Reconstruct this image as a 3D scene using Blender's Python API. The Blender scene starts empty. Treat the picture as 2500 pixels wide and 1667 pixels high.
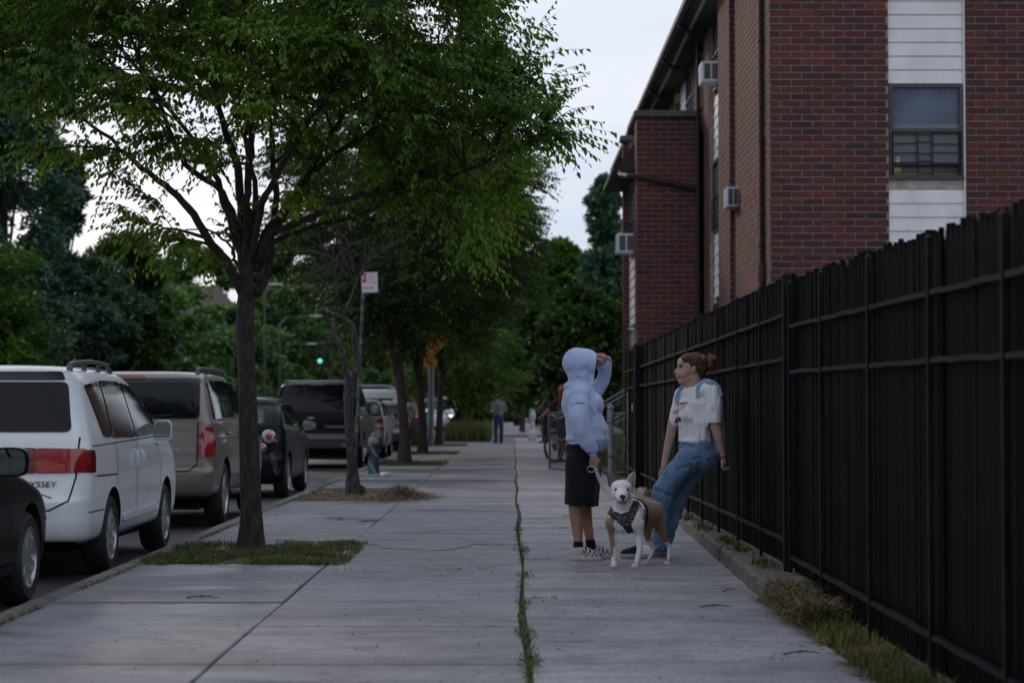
import bpy, bmesh, math, random
import numpy as np
from mathutils import Vector, Matrix, noise
from mathutils.bvhtree import BVHTree
from mathutils.geometry import delaunay_2d_cdt

R = math.radians
scene = bpy.context.scene
COL = scene.collection

# ------------------------------------------------------------------ camera
F_PX, CX, CY, CAM_H = 4861.0, 1250.0, 833.5, 1.18
PITCH, YAW = math.atan2(166.5, F_PX), math.atan2(14.0, F_PX)
cam_data = bpy.data.cameras.new('camera')
cam = bpy.data.objects.new('camera', cam_data)
COL.objects.link(cam)
cam.location = (0, 0, CAM_H)
cam.rotation_euler = (math.pi / 2 + PITCH, 0, -YAW)
cam_data.sensor_width = 36.0
cam_data.lens = F_PX / 2500 * 36.0
cam_data.clip_start = 0.2
cam_data.clip_end = 3000
cam_data.dof.use_dof = True
cam_data.dof.focus_distance = 15.8
cam_data.dof.aperture_fstop = 2.8
scene.camera = cam

# ------------------------------------------------------------------ sky, sun, exposure
SUN_ELEV, SUN_AZ = R(23), R(-30)        # azimuth measured from +Y towards +X
world = bpy.data.worlds.new('World')
scene.world = world
world.use_nodes = True
wn, wl = world.node_tree.nodes, world.node_tree.links
wn.clear()
w_out = wn.new('ShaderNodeOutputWorld')
w_add = wn.new('ShaderNodeAddShader')
w_sky = wn.new('ShaderNodeTexSky')
w_sky.sky_type = 'NISHITA'
w_sky.sun_disc = False
w_sky.sun_elevation = SUN_ELEV
w_sky.sun_rotation = SUN_AZ
w_sky.dust_density = 3.0
w_bg1 = wn.new('ShaderNodeBackground')
w_bg1.inputs['Strength'].default_value = 0.012
wl.new(w_sky.outputs[0], w_bg1.inputs['Color'])
w_tc = wn.new('ShaderNodeTexCoord')
w_map = wn.new('ShaderNodeMapping')
w_map.inputs['Scale'].default_value = (1.0, 1.0, 3.2)
w_noise = wn.new('ShaderNodeTexNoise')
w_noise.inputs['Scale'].default_value = 2.6
w_noise.inputs['Detail'].default_value = 7
w_noise.inputs['Roughness'].default_value = 0.55
w_noise.inputs['Distortion'].default_value = 0.6
w_ramp = wn.new('ShaderNodeValToRGB')
w_ramp.color_ramp.elements[0].position = 0.33
w_ramp.color_ramp.elements[0].color = (0.50, 0.595, 0.775, 1)
w_ramp.color_ramp.elements[1].position = 0.60
w_ramp.color_ramp.elements[1].color = (0.76, 0.80, 0.905, 1)
w_bg2 = wn.new('ShaderNodeBackground')
w_bg2.inputs['Strength'].default_value = 1.0
wl.new(w_tc.outputs['Generated'], w_map.inputs[0])
wl.new(w_map.outputs[0], w_noise.inputs['Vector'])
wl.new(w_noise.outputs['Fac'], w_ramp.inputs[0])
wl.new(w_ramp.outputs[0], w_bg2.inputs['Color'])
wl.new(w_bg1.outputs[0], w_add.inputs[0])
wl.new(w_bg2.outputs[0], w_add.inputs[1])
wl.new(w_add.outputs[0], w_out.inputs['Surface'])

sun_data = bpy.data.lights.new('sun', 'SUN')
sun_data.energy = 0.9
sun_data.angle = R(4)
sun_data.color = (1.0, 0.84, 0.66)
sun = bpy.data.objects.new('sun', sun_data)
COL.objects.link(sun)
_d = Vector((math.sin(SUN_AZ) * math.cos(SUN_ELEV), math.cos(SUN_AZ) * math.cos(SUN_ELEV), math.sin(SUN_ELEV)))
sun.rotation_euler = _d.to_track_quat('Z', 'Y').to_euler()

scene.view_settings.view_transform = 'Standard'
scene.view_settings.look = 'None'
scene.view_settings.exposure = 0.0
scene.view_settings.gamma = 1.0
scene.view_settings.use_curve_mapping = False
scene.cycles.max_bounces = 8
scene.cycles.transparent_max_bounces = 8
scene.cycles.use_denoising = True
scene.cycles.sample_clamp_indirect = 4.0

# ------------------------------------------------------------------ helpers
_cp, _sp, _cy, _sy = math.cos(PITCH), math.sin(PITCH), math.cos(YAW), math.sin(YAW)

def at(px, py, Y):
    """World point seen at photograph position (px, py) at distance Y down the street."""
    u, v = (px - CX) / F_PX, (CY - py) / F_PX
    f, z = _cp - v * _sp, _sp + v * _cp
    x, y = u * _cy + f * _sy, -u * _sy + f * _cy
    k = Y / y
    return Vector((x * k, Y, CAM_H + z * k))

def tag(o, label=None, cat=None, group=None, kind=None):
    if label: o['label'] = label
    if cat: o['category'] = cat
    if group: o['group'] = group
    if kind: o['kind'] = kind
    return o

def empty(name, loc=(0, 0, 0), rz=0.0, label=None, cat=None, group=None, kind=None):
    o = bpy.data.objects.new(name, None)
    o.empty_display_size = 0.1
    o.location = loc
    o.rotation_euler = (0, 0, rz)
    COL.objects.link(o)
    return tag(o, label, cat, group, kind)

def link(name, me, mats=(), parent=None):
    for m in mats: me.materials.append(m)
    o = bpy.data.objects.new(name, me)
    COL.objects.link(o)
    if parent is not None: o.parent = parent
    return o

def copy_tree(o, parent=None, **kw):
    c = o.copy()
    COL.objects.link(c)
    c.parent = parent
    for ch in list(o.children): copy_tree(ch, c)
    return c

def finish(me, smooth):
    if smooth is not False and smooth is not None:
        me.shade_smooth()
        if smooth is not True: me.set_sharp_from_angle(angle=R(smooth))

WORK = bpy.data.scenes.new('work')
def evaluated(o, extra=()):
    """the mesh of o with its modifiers applied, worked out in a scene of its own"""
    for q in (o, *extra): WORK.collection.objects.link(q)
    vl = WORK.view_layers[0]
    vl.update()
    dg = vl.depsgraph
    me = bpy.data.meshes.new_from_object(o.evaluated_get(dg), depsgraph=dg)
    for q in (o, *extra): bpy.data.objects.remove(q)
    return me

class MB:
    def __init__(s): s.v, s.f, s.m = [], [], []
    def add(s, vs, fs, m=0):
        o = len(s.v)
        s.v.extend(tuple(p) for p in vs)
        for f in fs:
            s.f.append(tuple(i + o for i in f)); s.m.append(m)
        return s
    def box(s, x0, x1, y0, y1, z0, z1, m=0):
        return s.add([(x0,y0,z0),(x1,y0,z0),(x1,y1,z0),(x0,y1,z0),(x0,y0,z1),(x1,y0,z1),(x1,y1,z1),(x0,y1,z1)],
                     [(3,2,1,0),(4,5,6,7),(0,1,5,4),(1,2,6,5),(2,3,7,6),(3,0,4,7)], m)
    def cbox(s, x0, x1, y0, y1, z0, z1, c=0.01, m=0):
        """box with chamfered vertical and top edges"""
        def ring(d, z): return [(x0+d,y0,z),(x1-d,y0,z),(x1,y0+d,z),(x1,y1-d,z),(x1-d,y1,z),(x0+d,y1,z),(x0,y1-d,z),(x0,y0+d,z)]
        def ring2(z): return [(x0+2*c,y0+c,z),(x1-2*c,y0+c,z),(x1-c,y0+2*c,z),(x1-c,y1-2*c,z),(x1-2*c,y1-c,z),(x0+2*c,y1-c,z),(x0+c,y1-2*c,z),(x0+c,y0+2*c,z)]
        vs = ring2(z0) + ring(c, z0+c) + ring(c, z1-c) + ring2(z1)
        fs = []
        for k in range(3):
            for i in range(8):
                j = (i+1) % 8
                fs.append((k*8+i, k*8+j, (k+1)*8+j, (k+1)*8+i))
        fs.append(tuple(range(7,-1,-1))); fs.append(tuple(range(24,32)))
        return s.add(vs, fs, m)
    def xbox(s, M, sx, sy, sz, m=0):
        """box of full size sx, sy, sz placed by matrix M"""
        vs = [M @ Vector((x*sx/2, y*sy/2, z*sz/2)) for z in (-1,1) for x,y in ((-1,-1),(1,-1),(1,1),(-1,1))]
        return s.add(vs, [(3,2,1,0),(4,5,6,7),(0,1,5,4),(1,2,6,5),(2,3,7,6),(3,0,4,7)], m)
    def tube(s, pts, rs, n=8, m=0, cap=True, wob=0.0, rnd=None):
        pts = [Vector(p) for p in pts]
        if not hasattr(rs, '__len__'): rs = [rs] * len(pts)
        ref = Vector((0,0,1))
        d0 = (pts[-1] - pts[0]).normalized()
        if abs(d0.z) > 0.9: ref = Vector((1,0,0))
        vs = []
        for i, p in enumerate(pts):
            d = (pts[min(i+1,len(pts)-1)] - pts[max(i-1,0)])
            d = d.normalized() if d.length > 1e-9 else d0
            u = ref.cross(d)
            if u.length < 1e-4: u = Vector((0,1,0)).cross(d)
            u.normalize(); w = d.cross(u)
            for k in range(n):
                a = 2*math.pi*k/n
                r = rs[i] * (1 + (rnd.uniform(-wob, wob) if wob else 0))
                vs.append(p + (u*math.cos(a) + w*math.sin(a)) * r)
        fs = []
        for i in range(len(pts)-1):
            for k in range(n):
                l = (k+1) % n
                fs.append((i*n+k, i*n+l, (i+1)*n+l, (i+1)*n+k))
        if cap:
            fs.append(tuple(range(n-1,-1,-1))); fs.append(tuple((len(pts)-1)*n+k for k in range(n)))
        return s.add(vs, fs, m)
    def lathe(s, prof, M=None, n=24, m=0, cap=True):
        """prof: [(r, h)] turned about local z, placed by M"""
        M = M or Matrix()
        vs, fs = [], []
        for r, h in prof:
            for k in range(n):
                a = 2*math.pi*k/n
                vs.append(M @ Vector((r*math.cos(a), r*math.sin(a), h)))
        for i in range(len(prof)-1):
            for k in range(n):
                l = (k+1) % n
                fs.append((i*n+k, i*n+l, (i+1)*n+l, (i+1)*n+k))
        if cap:
            fs.append(tuple(range(n-1,-1,-1))); fs.append(tuple((len(prof)-1)*n+k for k in range(n)))
        return s.add(vs, fs, m)
    def prism(s, poly, M, depth, m=0):
        """2D polygon (x,y) extruded along local z by depth, placed by M"""
        n = len(poly)
        vs = [M @ Vector((x,y,0)) for x,y in poly] + [M @ Vector((x,y,depth)) for x,y in poly]
        fs = [tuple(range(n-1,-1,-1)), tuple(range(n,2*n))] + [(i,(i+1)%n,(i+1)%n+n,i+n) for i in range(n)]
        return s.add(vs, fs, m)
    def mesh(s, name, smooth=False):
        me = bpy.data.meshes.new(name)
        me.from_pydata(s.v, [], s.f)
        if any(s.m): me.polygons.foreach_set('material_index', s.m)
        me.validate(); me.update()
        finish(me, smooth)
        return me
    def build(s, name, mats, parent=None, smooth=False):
        if not isinstance(mats, (list, tuple)): mats = [mats]
        return link(name, s.mesh(name, smooth), mats, parent)

def np_mesh(name, V, F, smooth=False):
    """V (n,3) float, F (m,k) int array"""
    me = bpy.data.meshes.new(name)
    V = np.ascontiguousarray(V, dtype=np.float32); F = np.ascontiguousarray(F, dtype=np.int32)
    m, k = F.shape
    me.vertices.add(len(V)); me.vertices.foreach_set('co', V.ravel())
    me.loops.add(m*k); me.loops.foreach_set('vertex_index', F.ravel())
    me.polygons.add(m)
    me.polygons.foreach_set('loop_start', np.arange(0, m*k, k, dtype=np.int32))
    me.update(calc_edges=True)
    finish(me, smooth)
    return me

def rotz(a): return Matrix.Rotation(a, 4, 'Z')
def T(x, y, z): return Matrix.Translation((x, y, z))
def axis_M(p, d, up=(0,0,1)):
    """matrix at p whose local z points along d"""
    d = Vector(d).normalized()
    return Matrix.Translation(p) @ d.to_track_quat('Z', 'Y').to_matrix().to_4x4()

# ------------------------------------------------------------------ materials
def new_mat(name):
    m = bpy.data.materials.new(name)
    m.use_nodes = True
    nt = m.node_tree
    return m, nt.nodes, nt.links, nt.nodes['Principled BSDF']

def c4(c, k=1.0): return (min(c[0]*k,1), min(c[1]*k,1), min(c[2]*k,1), 1)

def noise_tex(N, L, scale, detail=4, rough=0.55, coord=None, dist=0.0):
    n = N.new('ShaderNodeTexNoise')
    n.inputs['Scale'].default_value = scale; n.inputs['Detail'].default_value = detail
    n.inputs['Roughness'].default_value = rough; n.inputs['Distortion'].default_value = dist
    if coord is not None: L.new(coord, n.inputs['Vector'])
    return n.outputs['Fac']

def ramp(N, L, fac, stops):
    r = N.new('ShaderNodeValToRGB')
    e = r.color_ramp.elements
    while len(e) < len(stops): e.new(0.5)
    for k, (p, c) in enumerate(stops):
        e[k].position = p
        e[k].color = c if len(c) == 4 else (*c, 1)
    L.new(fac, r.inputs[0])
    return r.outputs[0]

def mixc(N, L, a, b, fac, mode='MIX'):
    m = N.new('ShaderNodeMix'); m.data_type = 'RGBA'; m.blend_type = mode
    for s, k in ((a, 6), (b, 7)):
        if hasattr(s, 'links'): L.new(s, m.inputs[k])
        else: m.inputs[k].default_value = s if len(s) == 4 else (*s, 1)
    if hasattr(fac, 'links'): L.new(fac, m.inputs[0])
    else: m.inputs[0].default_value = fac
    return m.outputs[2]

def mathn(N, L, op, a, b=0.0, clamp=False):
    m = N.new('ShaderNodeMath'); m.operation = op; m.use_clamp = clamp
    for s, k in ((a, 0), (b, 1)):
        if hasattr(s, 'links'): L.new(s, m.inputs[k])
        else: m.inputs[k].default_value = s
    return m.outputs[0]

def add_bump(N, L, P, h, strength=0.3, dist=0.01):
    b = N.new('ShaderNodeBump')
    b.inputs['Strength'].default_value = strength; b.inputs['Distance'].default_value = dist
    L.new(h, b.inputs['Height']); L.new(b.outputs[0], P.inputs['Normal'])

def mat(name, col, rough=0.7, metal=0.0, var=0.12, scale=6.0, bump=0.0, bscale=60.0, rand=0.0, island=0.0,
        spec=0.5, coat=0.0, rvar=0.0, space='Object', emit=None, estr=1.0, stretch=None, dirt=None, dirt_amt=0.0, dscale=2.0):
    m, N, L, P = new_mat(name)
    tc = N.new('ShaderNodeTexCoord')
    co = tc.outputs['Object' if space == 'World' else space]
    if space == 'World':
        g = N.new('ShaderNodeNewGeometry'); co = g.outputs['Position']
    if stretch:
        mp = N.new('ShaderNodeMapping'); mp.inputs['Scale'].default_value = stretch
        L.new(co, mp.inputs[0]); co = mp.outputs[0]
    f = noise_tex(N, L, scale, 5, 0.6, co)
    c = ramp(N, L, f, [(0.3, c4(col, 1-var)), (0.7, c4(col, 1+var))])
    if rand or island:
        if island:
            g = N.new('ShaderNodeNewGeometry'); rv, amt = g.outputs['Random Per Island'], island
        else:
            g = N.new('ShaderNodeObjectInfo'); rv, amt = g.outputs['Random'], rand
        k = ramp(N, L, rv, [(0.0, (1-amt,)*3), (1.0, (1+amt,)*3)])
        c = mixc(N, L, c, k, 1.0, 'MULTIPLY')
    if dirt is not None:
        df = noise_tex(N, L, dscale, 6, 0.65, co)
        dm = ramp(N, L, df, [(0.45, (0,0,0)), (0.7, (dirt_amt,)*3)])
        c = mixc(N, L, c, dirt, dm)
    L.new(c, P.inputs['Base Color'])
    P.inputs['Roughness'].default_value = rough
    if rvar:
        rf = noise_tex(N, L, scale*0.7, 4, 0.6, co)
        rr = N.new('ShaderNodeMapRange'); rr.inputs[3].default_value = max(rough-rvar, 0.02); rr.inputs[4].default_value = min(rough+rvar, 1)
        rr.inputs[1].default_value = 0.3; rr.inputs[2].default_value = 0.7
        L.new(rf, rr.inputs[0]); L.new(rr.outputs[0], P.inputs['Roughness'])
    P.inputs['Metallic'].default_value = metal
    P.inputs['Specular IOR Level'].default_value = spec
    P.inputs['Coat Weight'].default_value = coat
    P.inputs['Coat Roughness'].default_value = 0.05
    if bump:
        add_bump(N, L, P, noise_tex(N, L, bscale, 4, 0.6, co), bump, 0.01)
    if emit:
        P.inputs['Emission Color'].default_value = c4(emit); P.inputs['Emission Strength'].default_value = estr
    return m

def bark_mat(name, col, light, moss=None):
    m, N, L, P = new_mat(name)
    tc = N.new('ShaderNodeTexCoord')
    mp = N.new('ShaderNodeMapping'); mp.inputs['Scale'].default_value = (1,1,0.35)
    L.new(tc.outputs['Object'], mp.inputs[0])
    f = noise_tex(N, L, 26, 7, 0.7, mp.outputs[0], 0.4)
    c = ramp(N, L, f, [(0.36, c4(col,0.45)), (0.5, c4(col)), (0.72, c4(light))])
    if moss:
        f2 = noise_tex(N, L, 3.5, 4, 0.6, tc.outputs['Object'])
        c = mixc(N, L, c, moss, ramp(N, L, f2, [(0.45,(0,0,0)),(0.68,(0.6,)*3)]))
    L.new(c, P.inputs['Base Color'])
    P.inputs['Roughness'].default_value = 0.9
    add_bump(N, L, P, f, 0.9, 0.03)
    return m

def leaf_mat(name, cols, yellow=None, yamt=0.03, trans=0.35):
    """cols: dark to light leaf colours"""
    m, N, L, P = new_mat(name)
    g = N.new('ShaderNodeNewGeometry')
    st = [(i/(len(cols)-1)*(1-yamt), c4(c)) for i, c in enumerate(cols)]
    if yellow: st.append((1.0-yamt*0.5, c4(yellow)))
    c = ramp(N, L, g.outputs['Random Per Island'], st)
    f = noise_tex(N, L, 0.55, 3, 0.5, g.outputs['Position'])
    c = mixc(N, L, c, ramp(N, L, f, [(0.35,(0.68,0.74,0.84)),(0.65,(1.30,1.22,0.95))]), 1.0, 'MULTIPLY')
    L.new(c, P.inputs['Base Color'])
    P.inputs['Roughness'].default_value = 0.5
    P.inputs['Specular IOR Level'].default_value = 0.16
    tr = N.new('ShaderNodeBsdfTranslucent')
    L.new(mixc(N, L, c, (1.0,1.0,0.45,1), 1.0, 'MULTIPLY'), tr.inputs['Color'])
    mx = N.new('ShaderNodeMixShader'); mx.inputs[0].default_value = trans
    L.new(P.outputs[0], mx.inputs[1]); L.new(tr.outputs[0], mx.inputs[2])
    L.new(mx.outputs[0], N['Material Output'].inputs['Surface'])
    return m

def concrete_mat(name, base, warm=(0.26,0.235,0.215), damp=0.5, rough=0.62, agg=1.0, rand=0.12):
    m, N, L, P = new_mat(name)
    g = N.new('ShaderNodeNewGeometry'); co = g.outputs['Position']
    oi = N.new('ShaderNodeObjectInfo')
    big = noise_tex(N, L, 0.55, 5, 0.6, co, 0.5)
    mp = N.new('ShaderNodeMapping'); mp.inputs['Scale'].default_value = (0.5, 2.6, 1)
    L.new(co, mp.inputs[0])
    streak = noise_tex(N, L, 0.8, 5, 0.6, mp.outputs[0], 0.3)
    fine = noise_tex(N, L, 55, 3, 0.7, co)
    speck = noise_tex(N, L, 160, 2, 0.6, co)
    c = ramp(N, L, big, [(0.3, c4(base,0.78)), (0.5, c4(base)), (0.72, c4(base,1.18))])
    c = mixc(N, L, c, warm, ramp(N, L, oi.outputs['Random'], [(0.35,(0,0,0)),(0.9,(0.55,)*3)]))
    c = mixc(N, L, c, ramp(N, L, streak, [(0.35,(0.66,)*3),(0.6,(1.10,)*3)]), 1.0, 'MULTIPLY')
    c = mixc(N, L, c, ramp(N, L, oi.outputs['Random'], [(0,(1-rand,)*3),(0.5,(1+rand,)*3),(1,(1-rand*0.4,)*3)]), 1.0, 'MULTIPLY')
    c = mixc(N, L, c, ramp(N, L, fine, [(0.3,(1-0.2*agg,)*3),(0.7,(1+0.2*agg,)*3)]), 1.0, 'MULTIPLY')
    c = mixc(N, L, c, ramp(N, L, speck, [(0.28,(1-0.35*agg,)*3),(0.42,(1,)*3),(0.66,(1,)*3),(0.78,(1+0.5*agg,)*3)]), 1.0, 'MULTIPLY')
    spots = N.new('ShaderNodeTexVoronoi'); spots.inputs['Scale'].default_value = 1.6; spots.inputs['Randomness'].default_value = 1
    L.new(co, spots.inputs['Vector'])
    gum = mixc(N, L, ramp(N, L, spots.outputs['Distance'], [(0.018,(1,)*3),(0.045,(0,0,0))]), ramp(N, L, spots.outputs['Color'], [(0.55,(0,0,0)),(0.62,(0.8,)*3)]), 1.0, 'MULTIPLY')
    c = mixc(N, L, c, (0.05,0.048,0.047,1), gum)
    mott = noise_tex(N, L, 4.5, 6, 0.7, co, 0.6)
    c = mixc(N, L, c, ramp(N, L, mott, [(0.34,(0.74,0.73,0.72)),(0.5,(1,1,1)),(0.68,(1.20,1.19,1.16))]), 1.0, 'MULTIPLY')
    mp2 = N.new('ShaderNodeMapping'); mp2.inputs['Scale'].default_value = (0.45, 1.25, 1); mp2.inputs['Location'].default_value = (3.1, 1.7, 0)
    L.new(co, mp2.inputs[0])
    wet = ramp(N, L, noise_tex(N, L, 0.55, 6, 0.62, mp2.outputs[0], 0.8), [(0.47,(0,0,0)),(0.56,(min(1,damp*1.6),)*3)])
    c = mixc(N, L, c, mixc(N, L, c, (0.50,0.55,0.64,1), 1.0, 'MULTIPLY'), wet)
    vc = N.new('ShaderNodeTexVoronoi'); vc.feature = 'DISTANCE_TO_EDGE'; vc.inputs['Scale'].default_value = 0.33
    dn = N.new('ShaderNodeVectorMath'); dn.operation = 'ADD'
    nv = N.new('ShaderNodeTexNoise'); nv.inputs['Scale'].default_value = 1.7; nv.inputs['Detail'].default_value = 6
    L.new(co, nv.inputs['Vector']); L.new(co, dn.inputs[0]); L.new(nv.outputs['Color'], dn.inputs[1]); L.new(dn.outputs[0], vc.inputs['Vector'])
    c = mixc(N, L, c, (0.05,0.048,0.045,1), ramp(N, L, vc.outputs['Distance'], [(0.0012,(0.7,)*3),(0.0035,(0,0,0))]))
    L.new(c, P.inputs['Base Color'])
    P.inputs['Specular IOR Level'].default_value = 0.45
    rr = ramp(N, L, streak, [(0.38,(rough-0.15*damp,)*3),(0.62,(rough+0.15,)*3)])
    rr = mixc(N, L, rr, (0.20,0.20,0.20,1), wet)
    L.new(rr, P.inputs['Roughness'])
    add_bump(N, L, P, mathn(N, L, 'ADD', mathn(N, L, 'MULTIPLY', fine, 0.6), mathn(N, L, 'MULTIPLY', speck, 0.4)), 0.35*agg, 0.006)
    return m

def brick_mat(name, by_object):
    m, N, L, P = new_mat(name)
    if by_object:
        g = N.new('ShaderNodeObjectInfo'); rv = g.outputs['Random']
    else:
        g = N.new('ShaderNodeNewGeometry'); rv = g.outputs['Random Per Island']
    c = ramp(N, L, rv, [(0.0,(0.068,0.018,0.014)),(0.12,(0.040,0.019,0.020)),(0.26,(0.098,0.023,0.016)),(0.42,(0.066,0.020,0.020)),
                        (0.56,(0.124,0.025,0.015)),(0.70,(0.081,0.020,0.017)),(0.84,(0.115,0.033,0.020)),(0.93,(0.050,0.022,0.025)),(1.0,(0.149,0.029,0.018))])
    gg = N.new('ShaderNodeNewGeometry')
    f = noise_tex(N, L, 42, 4, 0.7, gg.outputs['Position'])
    f2 = noise_tex(N, L, 1.1, 4, 0.6, gg.outputs['Position'])
    c = mixc(N, L, c, ramp(N, L, f, [(0.3,(0.72,)*3),(0.7,(1.25,)*3)]), 1.0, 'MULTIPLY')
    c = mixc(N, L, c, ramp(N, L, f2, [(0.3,(0.85,)*3),(0.7,(1.12,)*3)]), 1.0, 'MULTIPLY')
    L.new(c, P.inputs['Base Color'])
    P.inputs['Roughness'].default_value = 0.8
    add_bump(N, L, P, f, 0.5, 0.004)
    return m

def glass_mat(name, tint=(0.012,0.014,0.018), rough=0.04, beads=0.0):
    m, N, L, P = new_mat(name)
    P.inputs['Base Color'].default_value = c4(tint)
    P.inputs['Roughness'].default_value = rough
    P.inputs['Specular IOR Level'].default_value = 0.22
    tc = N.new('ShaderNodeTexCoord')
    f = noise_tex(N, L, 1.2, 3, 0.5, tc.outputs['Object'])
    L.new(ramp(N, L, f, [(0.3, c4(tint,0.6)), (0.7, c4(tint,1.7))]), P.inputs['Base Color'])
    if beads:
        add_bump(N, L, P, noise_tex(N, L, 130, 2, 0.5, tc.outputs['Object']), beads, 0.004)
    return m

def paint_mat(name, col, metal=0.0, rough=0.35, dirt=0.35, beads=0.05, spec=0.5, coat=0.55):
    m, N, L, P = new_mat(name)
    tc = N.new('ShaderNodeTexCoord')
    co = tc.outputs['Object']
    sx = N.new('ShaderNodeSeparateXYZ'); L.new(co, sx.inputs[0])
    f = noise_tex(N, L, 3.0, 5, 0.6, co)
    c = ramp(N, L, f, [(0.3, c4(col,0.92)), (0.7, c4(col,1.05))])
    # road film thrown up from the wheels, thickest at the sills
    low = N.new('ShaderNodeMapRange'); low.inputs[1].default_value = 0.25; low.inputs[2].default_value = 0.85
    low.inputs[3].default_value = dirt; low.inputs[4].default_value = 0.04
    L.new(sx.outputs[2], low.inputs[0])
    fd = noise_tex(N, L, 7.0, 6, 0.7, co)
    L.new(mixc(N, L, c, (0.09,0.085,0.08,1), mathn(N, L, 'MULTIPLY', low.outputs[0], fd)), P.inputs['Base Color'])
    P.inputs['Metallic'].default_value = metal
    P.inputs['Roughness'].default_value = rough
    P.inputs['Coat Weight'].default_value = coat
    P.inputs['Specular IOR Level'].default_value = spec
    P.inputs['Coat Roughness'].default_value = 0.08
    if beads: add_bump(N, L, P, noise_tex(N, L, 150, 2, 0.5, co), beads, 0.0015)
    return m

M_ = {}
M_['slab'] = concrete_mat('slab concrete', (0.178,0.185,0.212), (0.215,0.192,0.178), agg=1.35)
M_['slab_rough'] = concrete_mat('rough slab concrete', (0.285,0.280,0.305), (0.31,0.285,0.275), damp=0.15, rough=0.72, agg=2.1)
M_['kerb'] = concrete_mat('kerb concrete', (0.16,0.15,0.145), (0.15,0.135,0.12), damp=0.1, rough=0.8, agg=1.4)
M_['footing'] = concrete_mat('footing concrete', (0.13,0.125,0.115), (0.10,0.10,0.07), damp=0.1, rough=0.8, agg=1.6)
M_['soil'] = mat('soil', (0.05,0.042,0.033), 0.95, var=0.4, scale=8, bump=0.6, bscale=40, space='World')
M_['joint'] = mat('joint dirt', (0.035,0.033,0.028), 0.95, var=0.4, scale=12, bump=0.4, space='World')
M_['asphalt'] = mat('asphalt', (0.046,0.045,0.049), 0.55, var=0.3, scale=1.1, bump=0.5, bscale=220, rvar=0.15, space='World')
M_['mortar'] = mat('mortar', (0.26,0.215,0.20), 0.9, var=0.25, scale=9, bump=0.4, bscale=90, space='World')
M_['brick_one'] = brick_mat('brick single', True)
M_['brick_many'] = brick_mat('brick joined', False)
M_['siding'] = mat('painted siding', (0.79,0.775,0.77), 0.45, var=0.06, scale=2.5, bump=0.05, rand=0.03, space='World', dirt=(0.30,0.25,0.20,1), dirt_amt=0.25)
M_['coping'] = mat('weathered coping', (0.10,0.095,0.09), 0.85, var=0.35, scale=7, bump=0.4, space='World')
M_['brown_metal'] = mat('brown painted metal', (0.032,0.019,0.019), 0.6, spec=0.25, var=0.25, scale=9, bump=0.1, space='World')
M_['win_frame'] = mat('window frame', (0.045,0.040,0.040), 0.4, var=0.2, scale=8, space='World')
M_['fence_wood'] = mat('black stained picket', (0.0028,0.0030,0.0038), 0.6, spec=0.04, var=0.45, scale=7, bump=0.5, bscale=30, rand=0.5, space='Object', stretch=(3,3,0.4), dirt=(0.006,0.004,0.004,1), dirt_amt=0.4, dscale=1.4)
M_['fence_iron'] = mat('black iron', (0.006,0.007,0.009), 0.5, spec=0.15, var=0.5, scale=14, bump=0.3, bscale=80, space='World', dirt=(0.014,0.020,0.019,1), dirt_amt=0.6)
M_['galv'] = mat('galvanised steel', (0.22,0.23,0.25), 0.5, metal=0.5, var=0.3, scale=20, space='World')
M_['galv_dark'] = mat('weathered galvanised steel', (0.09,0.095,0.10), 0.55, metal=0.4, var=0.4, scale=20, space='World')
M_['bark'] = bark_mat('bark', (0.034,0.027,0.021), (0.105,0.092,0.072), (0.032,0.040,0.014,1))
M_['bark_dark'] = bark_mat('dark bark', (0.045,0.033,0.028), (0.085,0.065,0.055))
M_['bark_dead'] = bark_mat('dead bark', (0.038,0.031,0.028), (0.15,0.14,0.125))
M_['branch'] = mat('branch bark', (0.035,0.030,0.026), 0.9, var=0.4, scale=18, bump=0.5, bscale=60)
M_['rubber'] = mat('tyre rubber', (0.016,0.016,0.017), 0.75, var=0.3, scale=12, bump=0.2, bscale=120)
M_['alloy'] = mat('alloy wheel', (0.42,0.43,0.45), 0.32, metal=0.75, var=0.15, scale=8)
M_['dark_plastic'] = mat('dark plastic', (0.018,0.018,0.019), 0.5, var=0.3, scale=14)
M_['under'] = mat('underbody', (0.010,0.010,0.010), 0.9, var=0.3, scale=8)
M_['chrome'] = mat('chrome', (0.6,0.6,0.62), 0.12, metal=1.0, var=0.05)
M_['mirror'] = mat('mirror glass', (0.45,0.50,0.50), 0.04, metal=1.0, var=0.03)
M_['glass_car'] = glass_mat('car glass', (0.006,0.007,0.010), 0.04, beads=0.02)
M_['glass_far'] = glass_mat('pale car glass', (0.045,0.055,0.062), 0.08)
M_['glass_win'] = glass_mat('window glass', (0.085,0.105,0.145), 0.06)
M_['red_lens'] = mat('red lens', (0.30,0.010,0.012), 0.12, var=0.25, scale=30, coat=1.0)
M_['red_lens_dark'] = mat('dark red lens', (0.16,0.008,0.010), 0.12, var=0.3, scale=26, coat=1.0)
M_['orange_lens'] = mat('orange lens', (0.40,0.045,0.025), 0.15, var=0.2, scale=30, coat=1.0)
M_['clear_lens'] = mat('clear lens', (0.40,0.38,0.38), 0.12, var=0.2, scale=40, coat=1.0)
M_['grass'] = leaf_mat('grass blades', [(0.045,0.075,0.016),(0.075,0.115,0.026),(0.115,0.150,0.045)], (0.21,0.17,0.08), 0.2, 0.25)
M_['straw'] = leaf_mat('dry straw', [(0.10,0.072,0.040),(0.17,0.125,0.072),(0.27,0.21,0.13)], None, 0.0, 0.15)
M_['leaf_near'] = leaf_mat('elm leaves', [(0.055,0.125,0.020),(0.096,0.195,0.029),(0.146,0.251,0.044),(0.212,0.291,0.058)], (0.24,0.18,0.03), 0.014, 0.5)
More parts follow.
